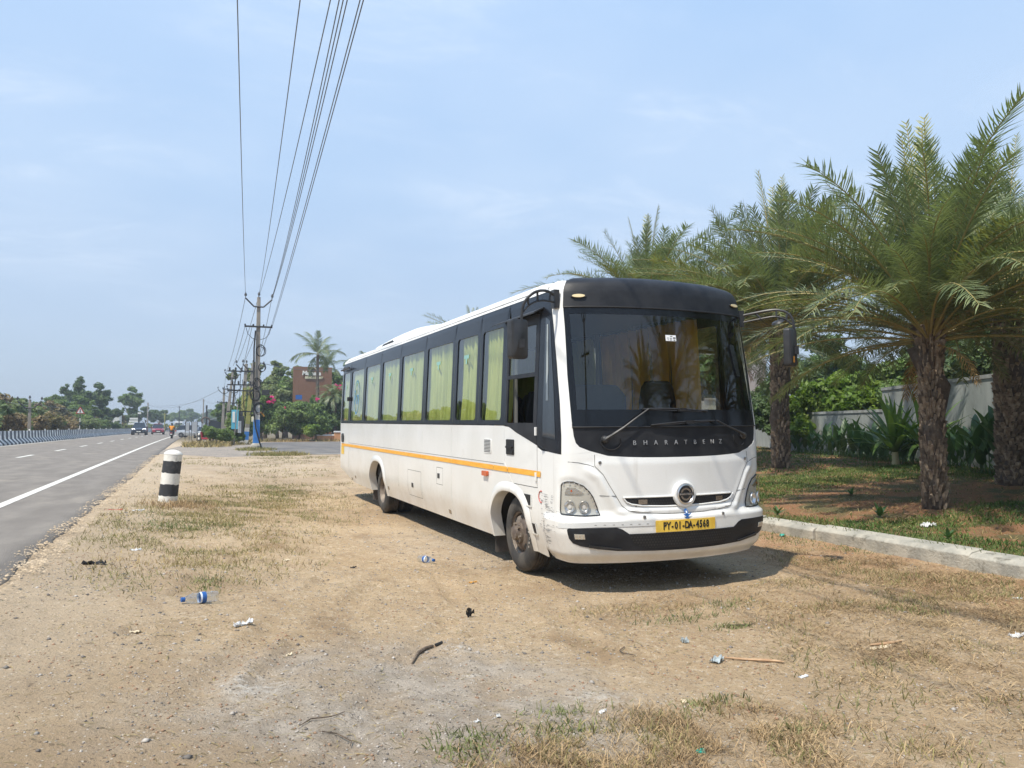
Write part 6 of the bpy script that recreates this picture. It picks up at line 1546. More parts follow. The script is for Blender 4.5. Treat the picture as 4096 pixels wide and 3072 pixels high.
# overhead wires
def wire(a, b, sag, r=.011, label=None, m='wire_metal', n=40, group='overhead wires'):
    a, b = Vector(a), Vector(b); pts = []
    for k in range(n+1):
        t = k/n; p = a.lerp(b, t); p.z -= 4*sag*t*(1-t); pts.append(p-a)
    mb = MB(); mb.tube(pts, r, 5, False); o = mb.build('overhead_wire', m); o.location = a; return tag(o, label, 'wire', group)
top = 9.65; A = [(2.88, top), (3.66, top+.15), (3.68, top+.12), (4.42, top), (4.43, top-.03), (4.44, top-.06), (4.41, 7.85), (4.47, 7.85)]
T = [(.55, 13.3), (1.54, 12.9), (2.02, 12.7), (2.15, 12.7), (2.21, 12.65), (2.27, 12.6), (2.44, 12.55), (2.49, 12.5)]
LB = ['leftmost overhead wire, nearly vertical in the sky', 'second overhead wire from the left, rising from the pole top', 'third overhead wire from the left', 'left wire of the bundle of three', 'middle wire of the bundle of three', 'right wire of the bundle of three', 'left wire of the right hand pair', 'rightmost overhead wire high in the sky']
for (p, t, lab) in zip(A, T, LB):
    y0 = 49.38; y1 = -6.12; k = (y0-y1)/(y0-t[1]); x1 = p[0]+(t[0]-p[0])*k
    wire((p[0], y0, p[1]), (x1, y1, 9.65), .85 if p[1] > 9 else .35, label=lab)
for i, (a, b, s, lab) in enumerate([((2.88, 49.4, 9.65), (3.2, 85, 7.4), .6, 'wire from the left arm of the tall pole to the leaning pole'), ((3.66, 49.4, 9.8), (3.3, 66, 6.85), .3, 'wire from the tall pole top to the left transformer pole'),
    ((4.42, 49.4, 9.65), (4.7, 64, 6.8), .3, 'wire from the right arm of the tall pole down to the transformer pole'), ((2.9, 49.4, 7.9), (3.0, 66, 6.6), .2, 'left lower wire between the tall pole and the transformer'),
    ((3.3, 49.4, 7.9), (3.6, 66, 6.0), .2, 'inner lower wire between the tall pole and the transformer'), ((4.4, 49.4, 7.9), (4.6, 85, 4.4), .4, 'right lower wire sloping down behind the tall pole'),
    ((3.6, 49.4, 7.6), (4.0, 96, 6.2), .5, 'thin wire running on to the short stacked pole'), ((3.2, 85, 7.4), (3.8, 110, 6.8), .5, 'wire between the two farther roadside poles'),
    ((2.6, 85, 5.5), (-7.9, 165, 6.0), 1.2, 'thin wire crossing the sky above the highway'), ((1.9, 150, 6.6), (-7.9, 165, 5.8), .5, 'faint far wire crossing above the highway'), ((1.9, 150, 6.6), (3.8, 110, 5.4), .6, 'faint wire from the far pole to the roadside'),
    ((3.8, 49.5, 5.6), (12.3, 60, 6.6), .5, 'pale service cable running from the pole towards the bus'), ((-11.2, 67, 3.5), (-11.6, 130, 4.6), .5, 'wire above the thicket across the road'), ((-11.2, 67, 3.3), (-15.1, 75, 4.0), .1, 'short wire between the forked pole tops')]):
    wire(a, b, s, .016, lab, n=16)
# ---------------- hotel panel, planters ----------------
e = empty('hotel_panel', (0, 0, 0), 0, 'tall brown clad panel with a cream illuminated style hotel name', 'sign')
for i in range(3):
    for j in range(4):
        x0 = [10.55, 11.15, 13.0][i]; x1 = [11.14, 12.99, 14.85][i]; z0 = [.3, 3.0, 5.75, 7.25][j]; z1 = [2.99, 5.74, 7.24, 8.52][j]
        mb = MB(); mb.box((x0, 90, z0), (x1, 90.5, z1)); mb.build('cladding_panel', 'panel_brown', e)
def sign_text(t, size, x, z, m, sh=(0, 0, 0), b=.012):
    me = text_mesh(t, size, .03, b); X = Matrix(((1, .18 if t != 'x' else 0, 0, x), (0, 0, -1, 89.93), (0, 1, 0, z), (0, 0, 0, 1))); return obj('lettering', xf_mesh(me, X), m, e)
sign_text('Mamalla', .64, 12.55, 7.78, 'sign_white', b=.03)
sign_text('BEACH', .34, 12.35, 7.28, 'sign_cream', b=.02); sign_text('RESORT', .34, 13.2, 7.28, 'sign_cream', b=.02)
mb = MB(); mb.prism([(11.9, 7.12), (13.5, 7.08), (13.95, 7.28), (13.5, 7.46), (11.95, 7.42)], 89.96, 89.99, 'y'); mb.build('name_plate', 'boot_bark', e)
mb = MB(); 
for sg in (-1, 1): mb.tube([(12.75+sg*.0, 89.93, 8.55), (12.75+sg*.28, 89.93, 8.28), (12.75+sg*.46, 89.93, 8.0)], .045, 4)
mb.build('gable_mark', 'sign_cream', e)
mb = MB(); mb.box((10.7, 89.0, 4.75), (11.4, 89.05, 5.25)); mb.build('blue_board', 'sign_blue', e)
for (x0, x1, y, h, lab) in ((11.0, 12.55, 74.6, .50, 'low orange planter wall with white coping left of the bus tail'), (12.6, 18, 74.4, .82, 'taller orange planter wall with white coping at the bus tail')):
    mb = MB(); mb.box((x0, y, .25), (x1, y+.3, .31+h)); w_ = mb.build('planter_wall', 'planter_orange'); tag(w_, lab, 'wall')
    mb = MB(); mb.box((x0-.05, y-.05, .31+h), (x1+.05, y+.35, .31+h+.14)); mb.build('coping', 'planter_cap', w_, bevel=.02)

# ---------------- bollards ----------------
def bollard(x, y, z, r, h, label, lean):
    e = empty('bollard', (x, y, z), 0, label, 'bollard', rot=(lean[1], lean[0], 0)); zs = [0, .14*h, .355*h, .565*h, .79*h, .905*h]
    cols = ['bollard_white', 'bollard_black', 'bollard_white', 'bollard_black', 'bollard_white']; rr = random.Random(int(x*10))
    fr = lambda z_: r*(1.04-.06*z_/h)
    jag = [[rr.uniform(-.008, .008) for _ in range(28)] for _ in zs]
    for i, c in enumerate(cols):
        mb = MB(); n = 28; vs = []
        for k in range(4):
            for j in range(n):
                t = 2*math.pi*j/n; za, zb = zs[i]+(jag[i][j] if i else -.15), zs[i+1]+(jag[i+1][j] if i < 4 else 0); z_ = lerp(za, zb, k/3)
                q = fr(z_)*(1+.004*math.sin(5*t+z_*9)); vs.append((q*math.cos(t), q*math.sin(t), z_))
        mb.add(vs, [(k*n+j, k*n+(j+1) % n, (k+1)*n+(j+1) % n, (k+1)*n+j) for k in range(3) for j in range(n)]); mb.build('painted_band', c, e, smooth=True)
    mb = MB(); mb.lathe([(fr(h)*.99, zs[-1]), (fr(h)*1.04, zs[-1]+.004), (fr(h)*1.03, zs[-1]+.02), (fr(h)*.8, h*.965), (fr(h)*.45, h*.99), (.0001, h)], 28); mb.build('domed_cap', 'bollard_white', e, smooth=True)
bollard(-.40, 16.2, .20, .165, 1.02, 'black and white banded concrete bollard leaning slightly beside the highway', (.095, 0))
bollard(.60, 71, .29, .09, .85, 'small striped verge post in front of the far bushes', (0, 0))

# ---------------- traffic ----------------
def car(name, x, y, z, rz, paint, label, suv=False, lights=False, s=1.0, cat='car'):
    e = empty(name, (x, y, z), rz, label, cat); e.scale = (s, s, s); W_ = .92; H0 = .62 if suv else .55; HB = 1.0 if suv else .92; HT = 1.68 if suv else 1.46; Lh = 2.15
    sec = [(-2.15, .38, .62, .72), (-2.05, .26, .80, .84), (-1.6, .24, HB-.06, .90), (-.95, .24, HB, .92), (.0, .24, HB+.02, .92), (1.3, .24, HB+.04, .92), (1.95, .28, HB, .88), (2.15, .42, .85, .78)]
    mb = MB(); n = 8; vs = []
    for (yy, zb, zt, w) in sec:
        m_ = (zb+zt)/2; vs += [(-w*.92, yy, zb), (w*.92, yy, zb), (w, yy, m_-.1), (w*.99, yy, m_+.1), (w*.90, yy, zt), (0, yy, zt+.03), (-w*.90, yy, zt), (-w*.99, yy, m_+.1), (-w, yy, m_-.1)]
    n = 9; k = len(sec); mb.add(vs, [(i*n+j, i*n+(j+1) % n, (i+1)*n+(j+1) % n, (i+1)*n+j) for i in range(k-1) for j in range(n)]+[tuple(range(n)), tuple(range((k-1)*n, k*n))[::-1]])
    body = mb.build('body', paint, e, smooth=True)
    y0, y1, y2, y3 = -1.05, -.35, (1.6 if suv else .95), (2.0 if suv else 1.75)
    q = [(-.84, y0, HB-.01), (.84, y0, HB-.01), (.84, y3, HB), (-.84, y3, HB), (-.62, y1, HT-.03), (.62, y1, HT-.03), (.62, y2, HT-.02), (-.62, y2, HT-.02)]
    mb = MB(); mb.add(q, [(4, 5, 6, 7), (0, 1, 5, 4), (1, 2, 6, 5), (2, 3, 7, 6), (3, 0, 4, 7)]); mb.build('greenhouse', 'car_glass', e)
    mb = MB(); mb.add([(-.64, y1-.05, HT-.04), (.64, y1-.05, HT-.04), (.64, y2+.05, HT-.04), (-.64, y2+.05, HT-.04), (-.58, y1, HT), (.58, y1, HT), (.58, y2, HT), (-.58, y2, HT)], [(4, 5, 6, 7), (0, 1, 5, 4), (1, 2, 6, 5), (2, 3, 7, 6), (3, 0, 4, 7)]); mb.build('roof', paint, e)
    for sg in (-1, 1):
        for yy in (-1.35, 1.4):
            mb = MB(); mb.tube([(sg*.70, yy, .34), (sg*.93, yy, .34)], .34, 16); w_ = mb.build('tyre', 'black_rubber', e); mb = MB(); mb.tube([(sg*.90, yy, .34), (sg*.94, yy, .34)], .21, 10); mb.build('rim', 'chrome_dark', w_)
        mb = MB(); mb.add([(sg*.42, -2.10, .74), (sg*.82, -1.92, .76), (sg*.84, -1.90, .90), (sg*.50, -2.06, .87)], [(0, 1, 2, 3)]); mb.build('headlight', 'headlight_on' if lights else 'headlight_lens', e, fix=False)
        mb = MB(); mb.box((sg*.92-.06, -.85, HB+.0), (sg*.92+.10, -.68, HB+.15)); mb.build('door_mirror', paint, e, bevel=.02)
        mb = MB(); mb.box((sg*.74-.14, 2.10, .8), (sg*.74+.10, 2.17, .98)); mb.build('tail_light', 'sign_red', e)
    mb = MB(); mb.add([(-.42, -2.17, .48), (.42, -2.17, .48), (.5, -2.14, .70), (-.5, -2.14, .70)], [(0, 1, 2, 3)]); mb.build('grille', 'black_rubber', e)
    mb = MB(); mb.box((-.26, -2.20, .42), (.26, -2.175, .53)); mb.build('number_plate', 'sign_white', e)
    mb = MB(); mb.box((-.8, -2.17, .27), (.8, -2.0, .40)); mb.build('bumper', 'black_plastic', e); return e
car('car', -6.95, 124, .50, 0, 'car_dark', 'dark blue car with bright headlights driving towards the camera', True, True, 1.06)
car('car', -5.1, 139, .44, rad(4), 'car_red', 'red car following the dark car towards the camera', True, False, 1.03)
car('parked_car', .3, 108, .32, rad(72), 'car_silver', 'silver parked car seen from the side beyond the bollard', True, False, .95)
car('parked_car', 1.35, 101, .32, rad(8), 'car_silver', 'silver parked car facing the camera beside the blue post', False, False, .95)
e = empty('oncoming_bus', (-3.75, 262, .40), 0, 'distant white and blue bus coming down the highway', 'bus')
mb = MB(); mb.box((-1.15, 0, .45), (1.15, 9, 1.35)); mb.build('lower_body', 'van_blue', e, bevel=.06)
mb = MB(); mb.box((-1.15, 0, 1.36), (1.15, 9, 3.0)); mb.build('upper_body', 'white_paint', e, bevel=.12)
mb = MB(); mb.box((-.98, -.03, 1.65), (.98, 0, 2.50)); mb.build('windscreen', 'car_glass', e)
for sg in (-1, 1):
    for yy in (1.5, 7): mb = MB(); mb.tube([(sg*.85, yy, .45), (sg*1.13, yy, .45)], .45, 14); mb.build('tyre', 'black_rubber', e)
    mb = MB(); mb.box((sg*.8-.15, -.04, 1.0), (sg*.8+.15, -.01, 1.2)); mb.build('headlight', 'headlight_lens', e)
    mb = MB(); mb.box((sg*1.3-.1, -.1, 1.9), (sg*1.3+.1, -.02, 2.3)); mb.build('mirror', 'black_plastic', e)
# scooter and rider seen from behind
e = empty('scooter', (-2.05, 95, .35), rad(-4), 'small dark scooter ridden away along the edge line', 'scooter')
for yy in (-.5, .65): mb = MB(); mb.lathe([(.11, -.04), (.21, -.05), (.23, 0), (.21, .05), (.11, .04)], 16, Matrix.Translation((0, yy, .23)), 'x'); mb.build('tyre', 'black_rubber', e)
mb = MB(); mb.prism([(-.75, .45), (-.6, .32), (-.15, .25), (.35, .25), (.5, .9), (.42, .95), (.3, .4), (-.05, .42), (-.1, .72), (-.72, .76)], -.17, .17, 'x'); mb.build('body', 'car_dark', e, bevel=.04)
mb = MB(); mb.box((-.14, -.72, .74), (.14, .0, .82)); mb.build('seat', 'black_rubber', e, bevel=.03)
mb = MB(); mb.tube([(-.32, .32, 1.02), (0, .42, .98), (.32, .32, 1.02)], .02, 5); mb.build('handlebar', 'iron_dark', e)
for sg in (-1, 1): mb = MB(); mb.tube([(sg*.3, .33, 1.02), (sg*.42, .33, 1.2)], .012, 4); mb.box((sg*.42-.07, .32, 1.17), (sg*.42+.07, .34, 1.27)); mb.build('mirror', 'chrome', e)
mb = MB(); mb.box((-.1, -.80, .45), (.1, -.78, .55)); mb.build('number_plate', 'sign_white', e)
mb = MB(); mb.box((-.12, -.79, .60), (.12, -.76, .67)); mb.build('tail_light', 'sign_red', e)
def skin_body(name, verts, edges, radii, m, parent=None, root=0, sub=2):
    me = bpy.data.meshes.new(name); me.from_pydata(verts, edges, []); o = obj(name, me, m, parent)
    o.modifiers.new('skin', 'SKIN'); 
    for i, r_ in enumerate(radii):
        v = me.skin_vertices[0].data[i]; v.radius = (r_, r_) if not isinstance(r_, tuple) else r_; v.use_root = (i == root)
    sm = o.modifiers.new('sub', 'SUBSURF'); sm.levels = sub; sm.render_levels = sub
    me2 = bpy.data.meshes.new_from_object(o.evaluated_get(bpy.context.evaluated_depsgraph_get())); o.modifiers.clear(); o.data = me2; me2.shade_smooth(); return o
def rig(hipz=.86):
    v = [(0, -.15, .86), (0, -.12, 1.10), (0, -.08, 1.33), (0, -.06, 1.45), (0, -.04, 1.56), (0, -.02, 1.66),
         (-.19, -.08, 1.36), (-.27, .05, 1.16), (-.28, .28, 1.06), (.19, -.08, 1.36), (.27, .05, 1.16), (.28, .28, 1.06),
         (-.11, -.08, .84), (-.20, .30, .80), (-.17, .22, .42), (-.16, .32, .36), (.11, -.08, .84), (.20, .30, .80), (.17, .22, .42), (.16, .32, .36)]
    ed = [(0, 1), (1, 2), (2, 3), (3, 4), (4, 5), (2, 6), (6, 7), (7, 8), (2, 9), (9, 10), (10, 11), (0, 12), (12, 13), (13, 14), (14, 15), (0, 16), (16, 17), (17, 18), (18, 19)]
    rd_ = [(.15, .13), (.14, .11), (.15, .11), .06, .085, .08, .065, .045, .035, .065, .045, .035, .10, .075, .05, .04, .10, .075, .05, .04]
    return v, ed, rd_
v, ed, rd_ = rig(); ppl = skin_body('person', v, ed, rd_, 'skin_brown'); ppl.location = (-2.05, 95, .37); ppl.rotation_euler = (0, 0, rad(-4))
tag(ppl, 'rider in an orange shirt and dark trousers on the scooter, seen from behind', 'person')
tv = [v[i] for i in (0, 1, 2, 6, 7, 9, 10)]; o = skin_body('shirt', tv, [(0, 1), (1, 2), (2, 3), (3, 4), (2, 5), (5, 6)], [(.175, .15), (.165, .13), (.17, .125), .085, .065, .085, .065], 'shirt_orange', ppl)
tv = [v[i] for i in (0, 12, 13, 14, 16, 17, 18)]; skin_body('trousers', tv, [(0, 1), (1, 2), (2, 3), (0, 4), (4, 5), (5, 6)], [(.165, .14), .115, .09, .065, .115, .09, .065], 'trousers_dark', ppl)
mb = MB(); mb.lathe([(.0001, .12), (.07, .10), (.105, .03), (.105, -.05), (.08, -.10), (.0001, -.09)], 12, Matrix.Translation((0, -.05, 1.64))); mb.build('hair', 'hair_black', ppl, smooth=True)
# ---------------- far roadside things ----------------
e = empty('warning_sign', (-11.0, 93.5, .6), 0, 'triangular red and white road warning sign on a striped post', 'road sign')
for k in range(6): mb = MB(); mb.tube([(0, 0, .4*k), (0, 0, .4*(k+1))], .045, 8); mb.build('painted_band', 'bollard_black' if k % 2 else 'bollard_white', e)
def tri(c, r_): return [(c[0]+r_*math.sin(a), c[1]+r_*math.cos(a)) for a in (0, 2*math.pi/3, 4*math.pi/3)]
mb = MB(); mb.prism(tri((0, 2.72), .50), -.06, -.04, 'y'); pn = mb.build('sign_plate', 'sign_red', e)
mb = MB(); mb.prism(tri((0, 2.72), .36), -.075, -.061, 'y'); mb.build('sign_face', 'sign_white', pn)
mb = MB(); mb.box((-.05, -.085, 2.60), (.05, -.076, 2.86)); mb.lathe([(.05, -.076), (.05, -.085), (.0001, -.085)], 8, Matrix.Translation((0, 0, 2.93)), 'y'); mb.build('symbol', 'lettering_black', pn)
hs = empty('white_house', (-13.0, 152, .5), 0, 'small white house showing between the trees across the highway', 'house')
mb = MB(); mb.box((-1.1, 0, 0), (1.2, 5, 3.9)); mb.build('wall', 'sign_white', hs)
mb = MB(); mb.box((-1.3, -.2, 3.9), (1.4, 5.2, 4.1)); mb.build('roof', 'house_cream', hs)
for z_ in (1.2, 2.6): mb = MB(); mb.box((-.5, -.04, z_), (.3, -.01, z_+.7)); mb.build('window', 'house_glass', hs)
bd = empty('direction_board', (-8.0, 128, .5), 0, 'stack of three white place name boards on a dark post beyond the barrier', 'sign')
for k in range(3): mb = MB(); mb.box((-.75+.1*k, 0, 1.5+.38*k), (.55, .05, 1.78+.38*k)); mb.build('board', 'sign_white', bd)
mb = MB(); mb.box((.60, 0, 0), (.78, .1, 3.1)); mb.build('post', 'iron_dark', bd)
mb = MB(); mb.box((.50, -.05, 3.1), (.95, .1, 3.35)); mb.build('lamp_box', 'sign_white', bd)
ar = empty('gate_arch', (1.8, 116, .3), 0, 'small ornamental ring arch beside the dark post', 'arch')
mb = MB(); mb.tube([(.52*math.cos(t), 0, 2.2+.5*math.sin(t)) for t in np.linspace(-.5, math.pi+.5, 14)], .12, 6); mb.build('ring', 'trunk_bark', ar)
for sg in (-1, 1): mb = MB(); mb.tube([(sg*.45, 0, 0), (sg*.45, 0, 2.0)], .07, 5); mb.build('post', 'iron_dark', ar)
fr_ = empty('board_frame', (.35, 84, .31), 0, 'dark framed roadside boards on tall legs in front of the parked cars', 'sign')
for (x_, w_, z0, z1) in ((-.75, .35, .9, 1.75), (-.1, .5, .9, 1.85), (.75, .3, .6, 1.7)):
    mb = MB(); mb.box((x_-w_/2, 0, z0), (x_+w_/2, .06, z1)); b_ = mb.build('board', 'car_silver', fr_)
    mb = MB()
    for q in (x_-w_/2-.03, x_+w_/2): mb.box((q, -.02, 0), (q+.05, .08, z1+.1))
    mb.build('leg', 'iron_dark', fr_)
mb = MB(); mb.tube([(1.15, 86, .3), (1.15, 86, 1.9)], .06, 6); o = mb.build('sign_post', 'sign_blue'); tag(o, 'short bright blue post by the parked cars', 'post')
mb = MB(); mb.box((1.05, 85.9, 1.5), (1.3, 85.93, 1.95)); mb.build('small_board', 'sign_white', o)
sh = empty('shed', (4.2, 132, .3), 0, 'grey roofed roadside shed beyond the far bushes', 'shed')
mb = MB(); mb.box((-1.6, 0, 0), (3.0, 5, 2.4)); mb.build('wall', 'iron_dark', sh)
mb = MB(); mb.prism([(-1.9, 2.35), (.6, 3.1), (3.3, 2.35), (3.3, 2.45), (.6, 3.25), (-1.9, 2.45)], -.4, 5.4, 'y'); mb.build('roof', 'wall_cap', sh)
sc = empty('parked_scooter', (1.2, 73.0, .31), rad(60), 'red scooter half hidden at the left end of the bushes', 'scooter')
for yy in (-.5, .65): mb = MB(); mb.lathe([(.11, -.04), (.21, -.05), (.23, 0), (.21, .05), (.11, .04)], 14, Matrix.Translation((0, yy, .23)), 'x'); mb.build('tyre', 'black_rubber', sc)
mb = MB(); mb.prism([(-.75, .45), (-.6, .32), (-.15, .25), (.35, .25), (.5, .9), (.42, .95), (.3, .4), (-.05, .42), (-.1, .72), (-.72, .76)], -.17, .17, 'x'); mb.build('body', 'car_red', sc, bevel=.04)
mb = MB(); mb.tube([(-.3, .32, 1.0), (.3, .32, 1.0)], .02, 5); mb.build('handlebar', 'iron_dark', sc)

# ---------------- ground cover ----------------
def blades(name, XY, h, w, m, lean=.6, segs=2, jitter=.5, kind='stuff', label=None, lay=0.0, cat='grass'):
    n = len(XY); X, Y = XY[:, 0], XY[:, 1]; Z = ground_h(X, Y)-.004; a = NR.rand(n)*6.283; b = NR.rand(n)*6.283
    hh = h*(1-jitter+2*jitter*NR.rand(n)); ln = lean*(.3+1.0*NR.rand(n)); up = np.cos(ln*1.2)*(1-lay)+.08; out = np.sin(ln*1.2)+lay
    sx_, sy_ = np.cos(b)*w*(.6+.8*NR.rand(n)), np.sin(b)*w*(.6+.8*NR.rand(n))
    p0 = np.stack([X, Y, Z], 1); d = np.stack([np.cos(a)*out, np.sin(a)*out, up], 1); s = np.stack([sx_, sy_, np.zeros(n)], 1)
    p1 = p0+d*hh[:, None]*.55+np.array([0, 0, 1])*(hh*.06)[:, None]; p2 = p0+d*hh[:, None]-np.array([0, 0, 1])*(hh*.12*out)[:, None]
    V = np.stack([p0-s, p0+s, p1+s*.8, p1-s*.8, p2], 1).reshape(-1, 3); i = np.arange(n)*5
    F4 = np.stack([i, i+1, i+2, i+3], 1); F3 = np.stack([i+3, i+2, i+4], 1)
    o = obj(name, fast_mesh(name, V, [F4, F3]), m); o['kind'] = kind
    if label: tag(o, label, cat)
    return o
def scatter(n, box, dens):
    x0, x1, y0, y1 = box; X = NR.uniform(x0, x1, n*3); Y = NR.uniform(y0, y1, n*3); keep = NR.rand(n*3) < dens(X, Y); P = np.stack([X[keep], Y[keep]], 1); return P[:n]
def el(X, Y, cx, cy, rx, ry, rot=0):
    c, s = math.cos(rot), math.sin(rot); u = ((X-cx)*c+(Y-cy)*s)/rx; v = (-(X-cx)*s+(Y-cy)*c)/ry; return np.clip(1.25-np.sqrt(u*u+v*v), 0, 1)**.8
def tuft(X, Y, sc=2.2, lo=.48, hi=.66, seed=4): return ssn(lo, hi, fbm(X*sc, Y*sc, seed, 3))
# dry grass zones (world coordinates)
def zoneA(X, Y): # around the bollard and along the verge
    return np.maximum.reduce([el(X, Y, .2, 12.2, 1.5, 3.6), el(X, Y, .9, 15.5, 1.9, 3.0), el(X, Y, -.1, 9.6, .9, 2.2)*.7, el(X, Y, 2.0, 19, 1.4, 4.5)*.8, el(X, Y, -.3, 16, .7, .9)])
def zoneB(X, Y): # foreground tufts
    return np.maximum.reduce([el(X, Y, 2.3, 3.4, .95, .50), el(X, Y, 1.75, 3.45, .5, .35), el(X, Y, 2.9, 3.3, .55, .35)*.8, el(X, Y, 2.05, 2.9, .9, .35), el(X, Y, 3.1, 2.8, .6, .3)*.6])
def zoneC(X, Y): # straw field at the right
    return np.maximum.reduce([el(X, Y, 6.4, 5.0, 1.8, 1.5), el(X, Y, 5.0, 4.1, 1.1, .8)*.85, el(X, Y, 4.9, 3.2, 1.1, .6)*.8, el(X, Y, 7.4, 6.2, .9, 2.0), el(X, Y, 4.3, 3.6, .8, .35)*.5, el(X, Y, 4.0, 6.1, .9, .35)*.35])
P = scatter(44000, (-1.3, 3.6, 6.5, 26), lambda X, Y: zoneA(X, Y)*(.06+.94*tuft(X, Y, 2.0, .47, .62, 4))); blades('dry_grass', P, .055, .0035, 'grass_weed', 1.0)
P = scatter(26000, (-1.3, 3.6, 6.5, 26), lambda X, Y: zoneA(X, Y)*(.05+.95*tuft(X, Y, 2.6, .46, .62, 14))); blades('dry_grass', P, .06, .0035, 'grass_dry', 1.1)
P = scatter(46000, (.8, 4.0, 2.2, 4.6), lambda X, Y: zoneB(X, Y)*(.15+.85*tuft(X, Y, 4.5, .42, .6, 6))); blades('dry_grass', P, .065, .0019, 'grass_straw', 1.2, lay=.2)
P = scatter(7500, (.8, 4.0, 2.2, 4.6), lambda X, Y: zoneB(X, Y)*tuft(X, Y, 3.5, .50, .64, 16)); blades('dry_grass', P, .055, .0028, 'grass_weed', .9)
P = scatter(95000, (3.0, 8.3, 2.2, 8.8), lambda X, Y: zoneC(X, Y)*(.22+.78*tuft(X, Y, 2.6, .40, .6, 8))); blades('dry_grass', P, .075, .0023, 'grass_straw', 1.3, lay=.45)
P = scatter(16000, (3.0, 8.3, 2.2, 8.8), lambda X, Y: zoneC(X, Y)*tuft(X, Y, 2.0, .46, .64, 18)); blades('dry_grass', P, .055, .003, 'grass_weed', .9)
GR_P = [(1.35, 3.75, .16, .10), (1.25, 3.6, .1, .1), (2.0, 4.02, .18, .05), (1.85, 3.75, .14, .07), (2.9, 3.85, .16, .05), (3.05, 3.35, .13, .07), (3.9, 5.6, .25, .08), (4.6, 5.9, .2, .1), (4.1, 5.2, .15, .05), (.17, 7.9, .10, .28), (-.25, 12.7, .30, .75), (.35, 12.5, .3, .5), (8.1, 9.0, .2, .45), (8.15, 7.9, .12, .25), (8.1, 10.3, .2, .9)]
PX = []
for (x, y, rx, ry) in GR_P:
    k = int(110+3600*rx*ry); u = NR.normal(size=(k, 2))*.75; PX.append(np.stack([x+u[:, 0]*rx*1.2, y+u[:, 1]*ry*1.2], 1))
blades('green_grass', np.concatenate(PX), .05, .0035, 'grass_green', .9)
P = scatter(26000, (-1.35, 8.2, 2.2, 22), lambda X, Y: (.25+.75*tuft(X, Y, 1.3, .5, .7, 44))*np.clip(1.5-Y/14, .15, 1)); blades('dead_stalks', P, .05, .0028, 'grass_dry', 1.3, lay=.9)
P = scatter(9000, (-1.2, 7, 18, 36), lambda X, Y: tuft(X, Y, .55, .46, .62, 101)*tuft(X, Y, 2.5, .4, .6, 102)); blades('dry_grass', P, .07, .006, 'grass_weed', 1.0)
# weeds by the pole, verge behind the gravel
P = scatter(15000, (1.6, 8.5, 36.8, 52), lambda X, Y: np.maximum(el(X, Y, 3.9, 38.6, 1.3, 1.6), el(X, Y, 3.5, 47.5, 1.0, 2.0))); blades('weeds', P, .17, .012, 'grass_weed', 1.0)
P = scatter(9000, (-.6, 16, 53, 76), lambda X, Y: np.maximum.reduce([el(X, Y, .8, 57, 1.6, 2.6), el(X, Y, 8, 74, 7, 1.0), el(X, Y, 1.8, 63, 2.2, 3)])); blades('weeds', P, .3, .03, 'grass_dry', .8)
P = scatter(5000, (-18, -12, 56, 150), lambda X, Y: el(X, Y, -14, 90, 3, 70)); P[:, 0] += curve_x(P[:, 1]); blades('weeds', P, .5, .05, 'grass_dry', .7)
P = scatter(9000, (-1.75, -1.2, 2.5, 40), lambda X, Y: np.clip(1.2-np.abs(X+1.42)/.22, 0, 1)*(.2+.8*tuft(X, Y, 2.2, .42, .6, 91)))
EDGE_P = P
# lawn
def lawn_mask(X, Y):
    bare = np.maximum.reduce([el(X, Y, 12.6, 11.3, 3.6, 1.5, .25), el(X, Y, 11.0, 9.9, 1.6, .9), el(X, Y, 10.7, 7.0, .9, .8), el(X, Y, 14.2, 10.2, 1.8, 1.2), el(X, Y, 9.9, 11.0, .8, .8)])
    return np.clip(1-2.2*bare, 0.02, 1)*(.5+.5*tuft(X, Y, 1.6, .38, .55, 33))
P = scatter(85000, (KERB_X+.2, 19, 4.5, 16), lambda X, Y: lawn_mask(X, Y)*np.clip(1.4-(X-8.4)/16, .4, 1)); blades('lawn_grass', P, .060, .0060, 'lawn_green', .9)
P = scatter(26000, (KERB_X+.3, 26, 14, 34), lambda X, Y: lawn_mask(X, Y)*1.0); blades('lawn_grass', P, .075, .012, 'lawn_green', .9)
P = scatter(8000, (KERB_X+.2, 17, 4.5, 16), lambda X, Y: (.2+.8*tuft(X, Y, 1.9, .5, .62, 55))); blades('dry_grass', P, .085, .005, 'grass_dry', 1.1, lay=.3)
P = scatter(5000, (KERB_X+.1, KERB_X+.5, 4.5, 30), lambda X, Y: .3+.7*tuft(X, Y, 2.5, .42, .55, 3)); blades('lawn_grass', P, .12, .005, 'grass_green', 1.0)
P = scatter(9000, (15, 24.5, 8, 30), lambda X, Y: np.clip(1-np.abs((X-22.4)+(19.9-Y)*.42)/1.3, 0, 1)); blades('wall_undergrowth', P, .30, .014, 'canna_leaf', .7)
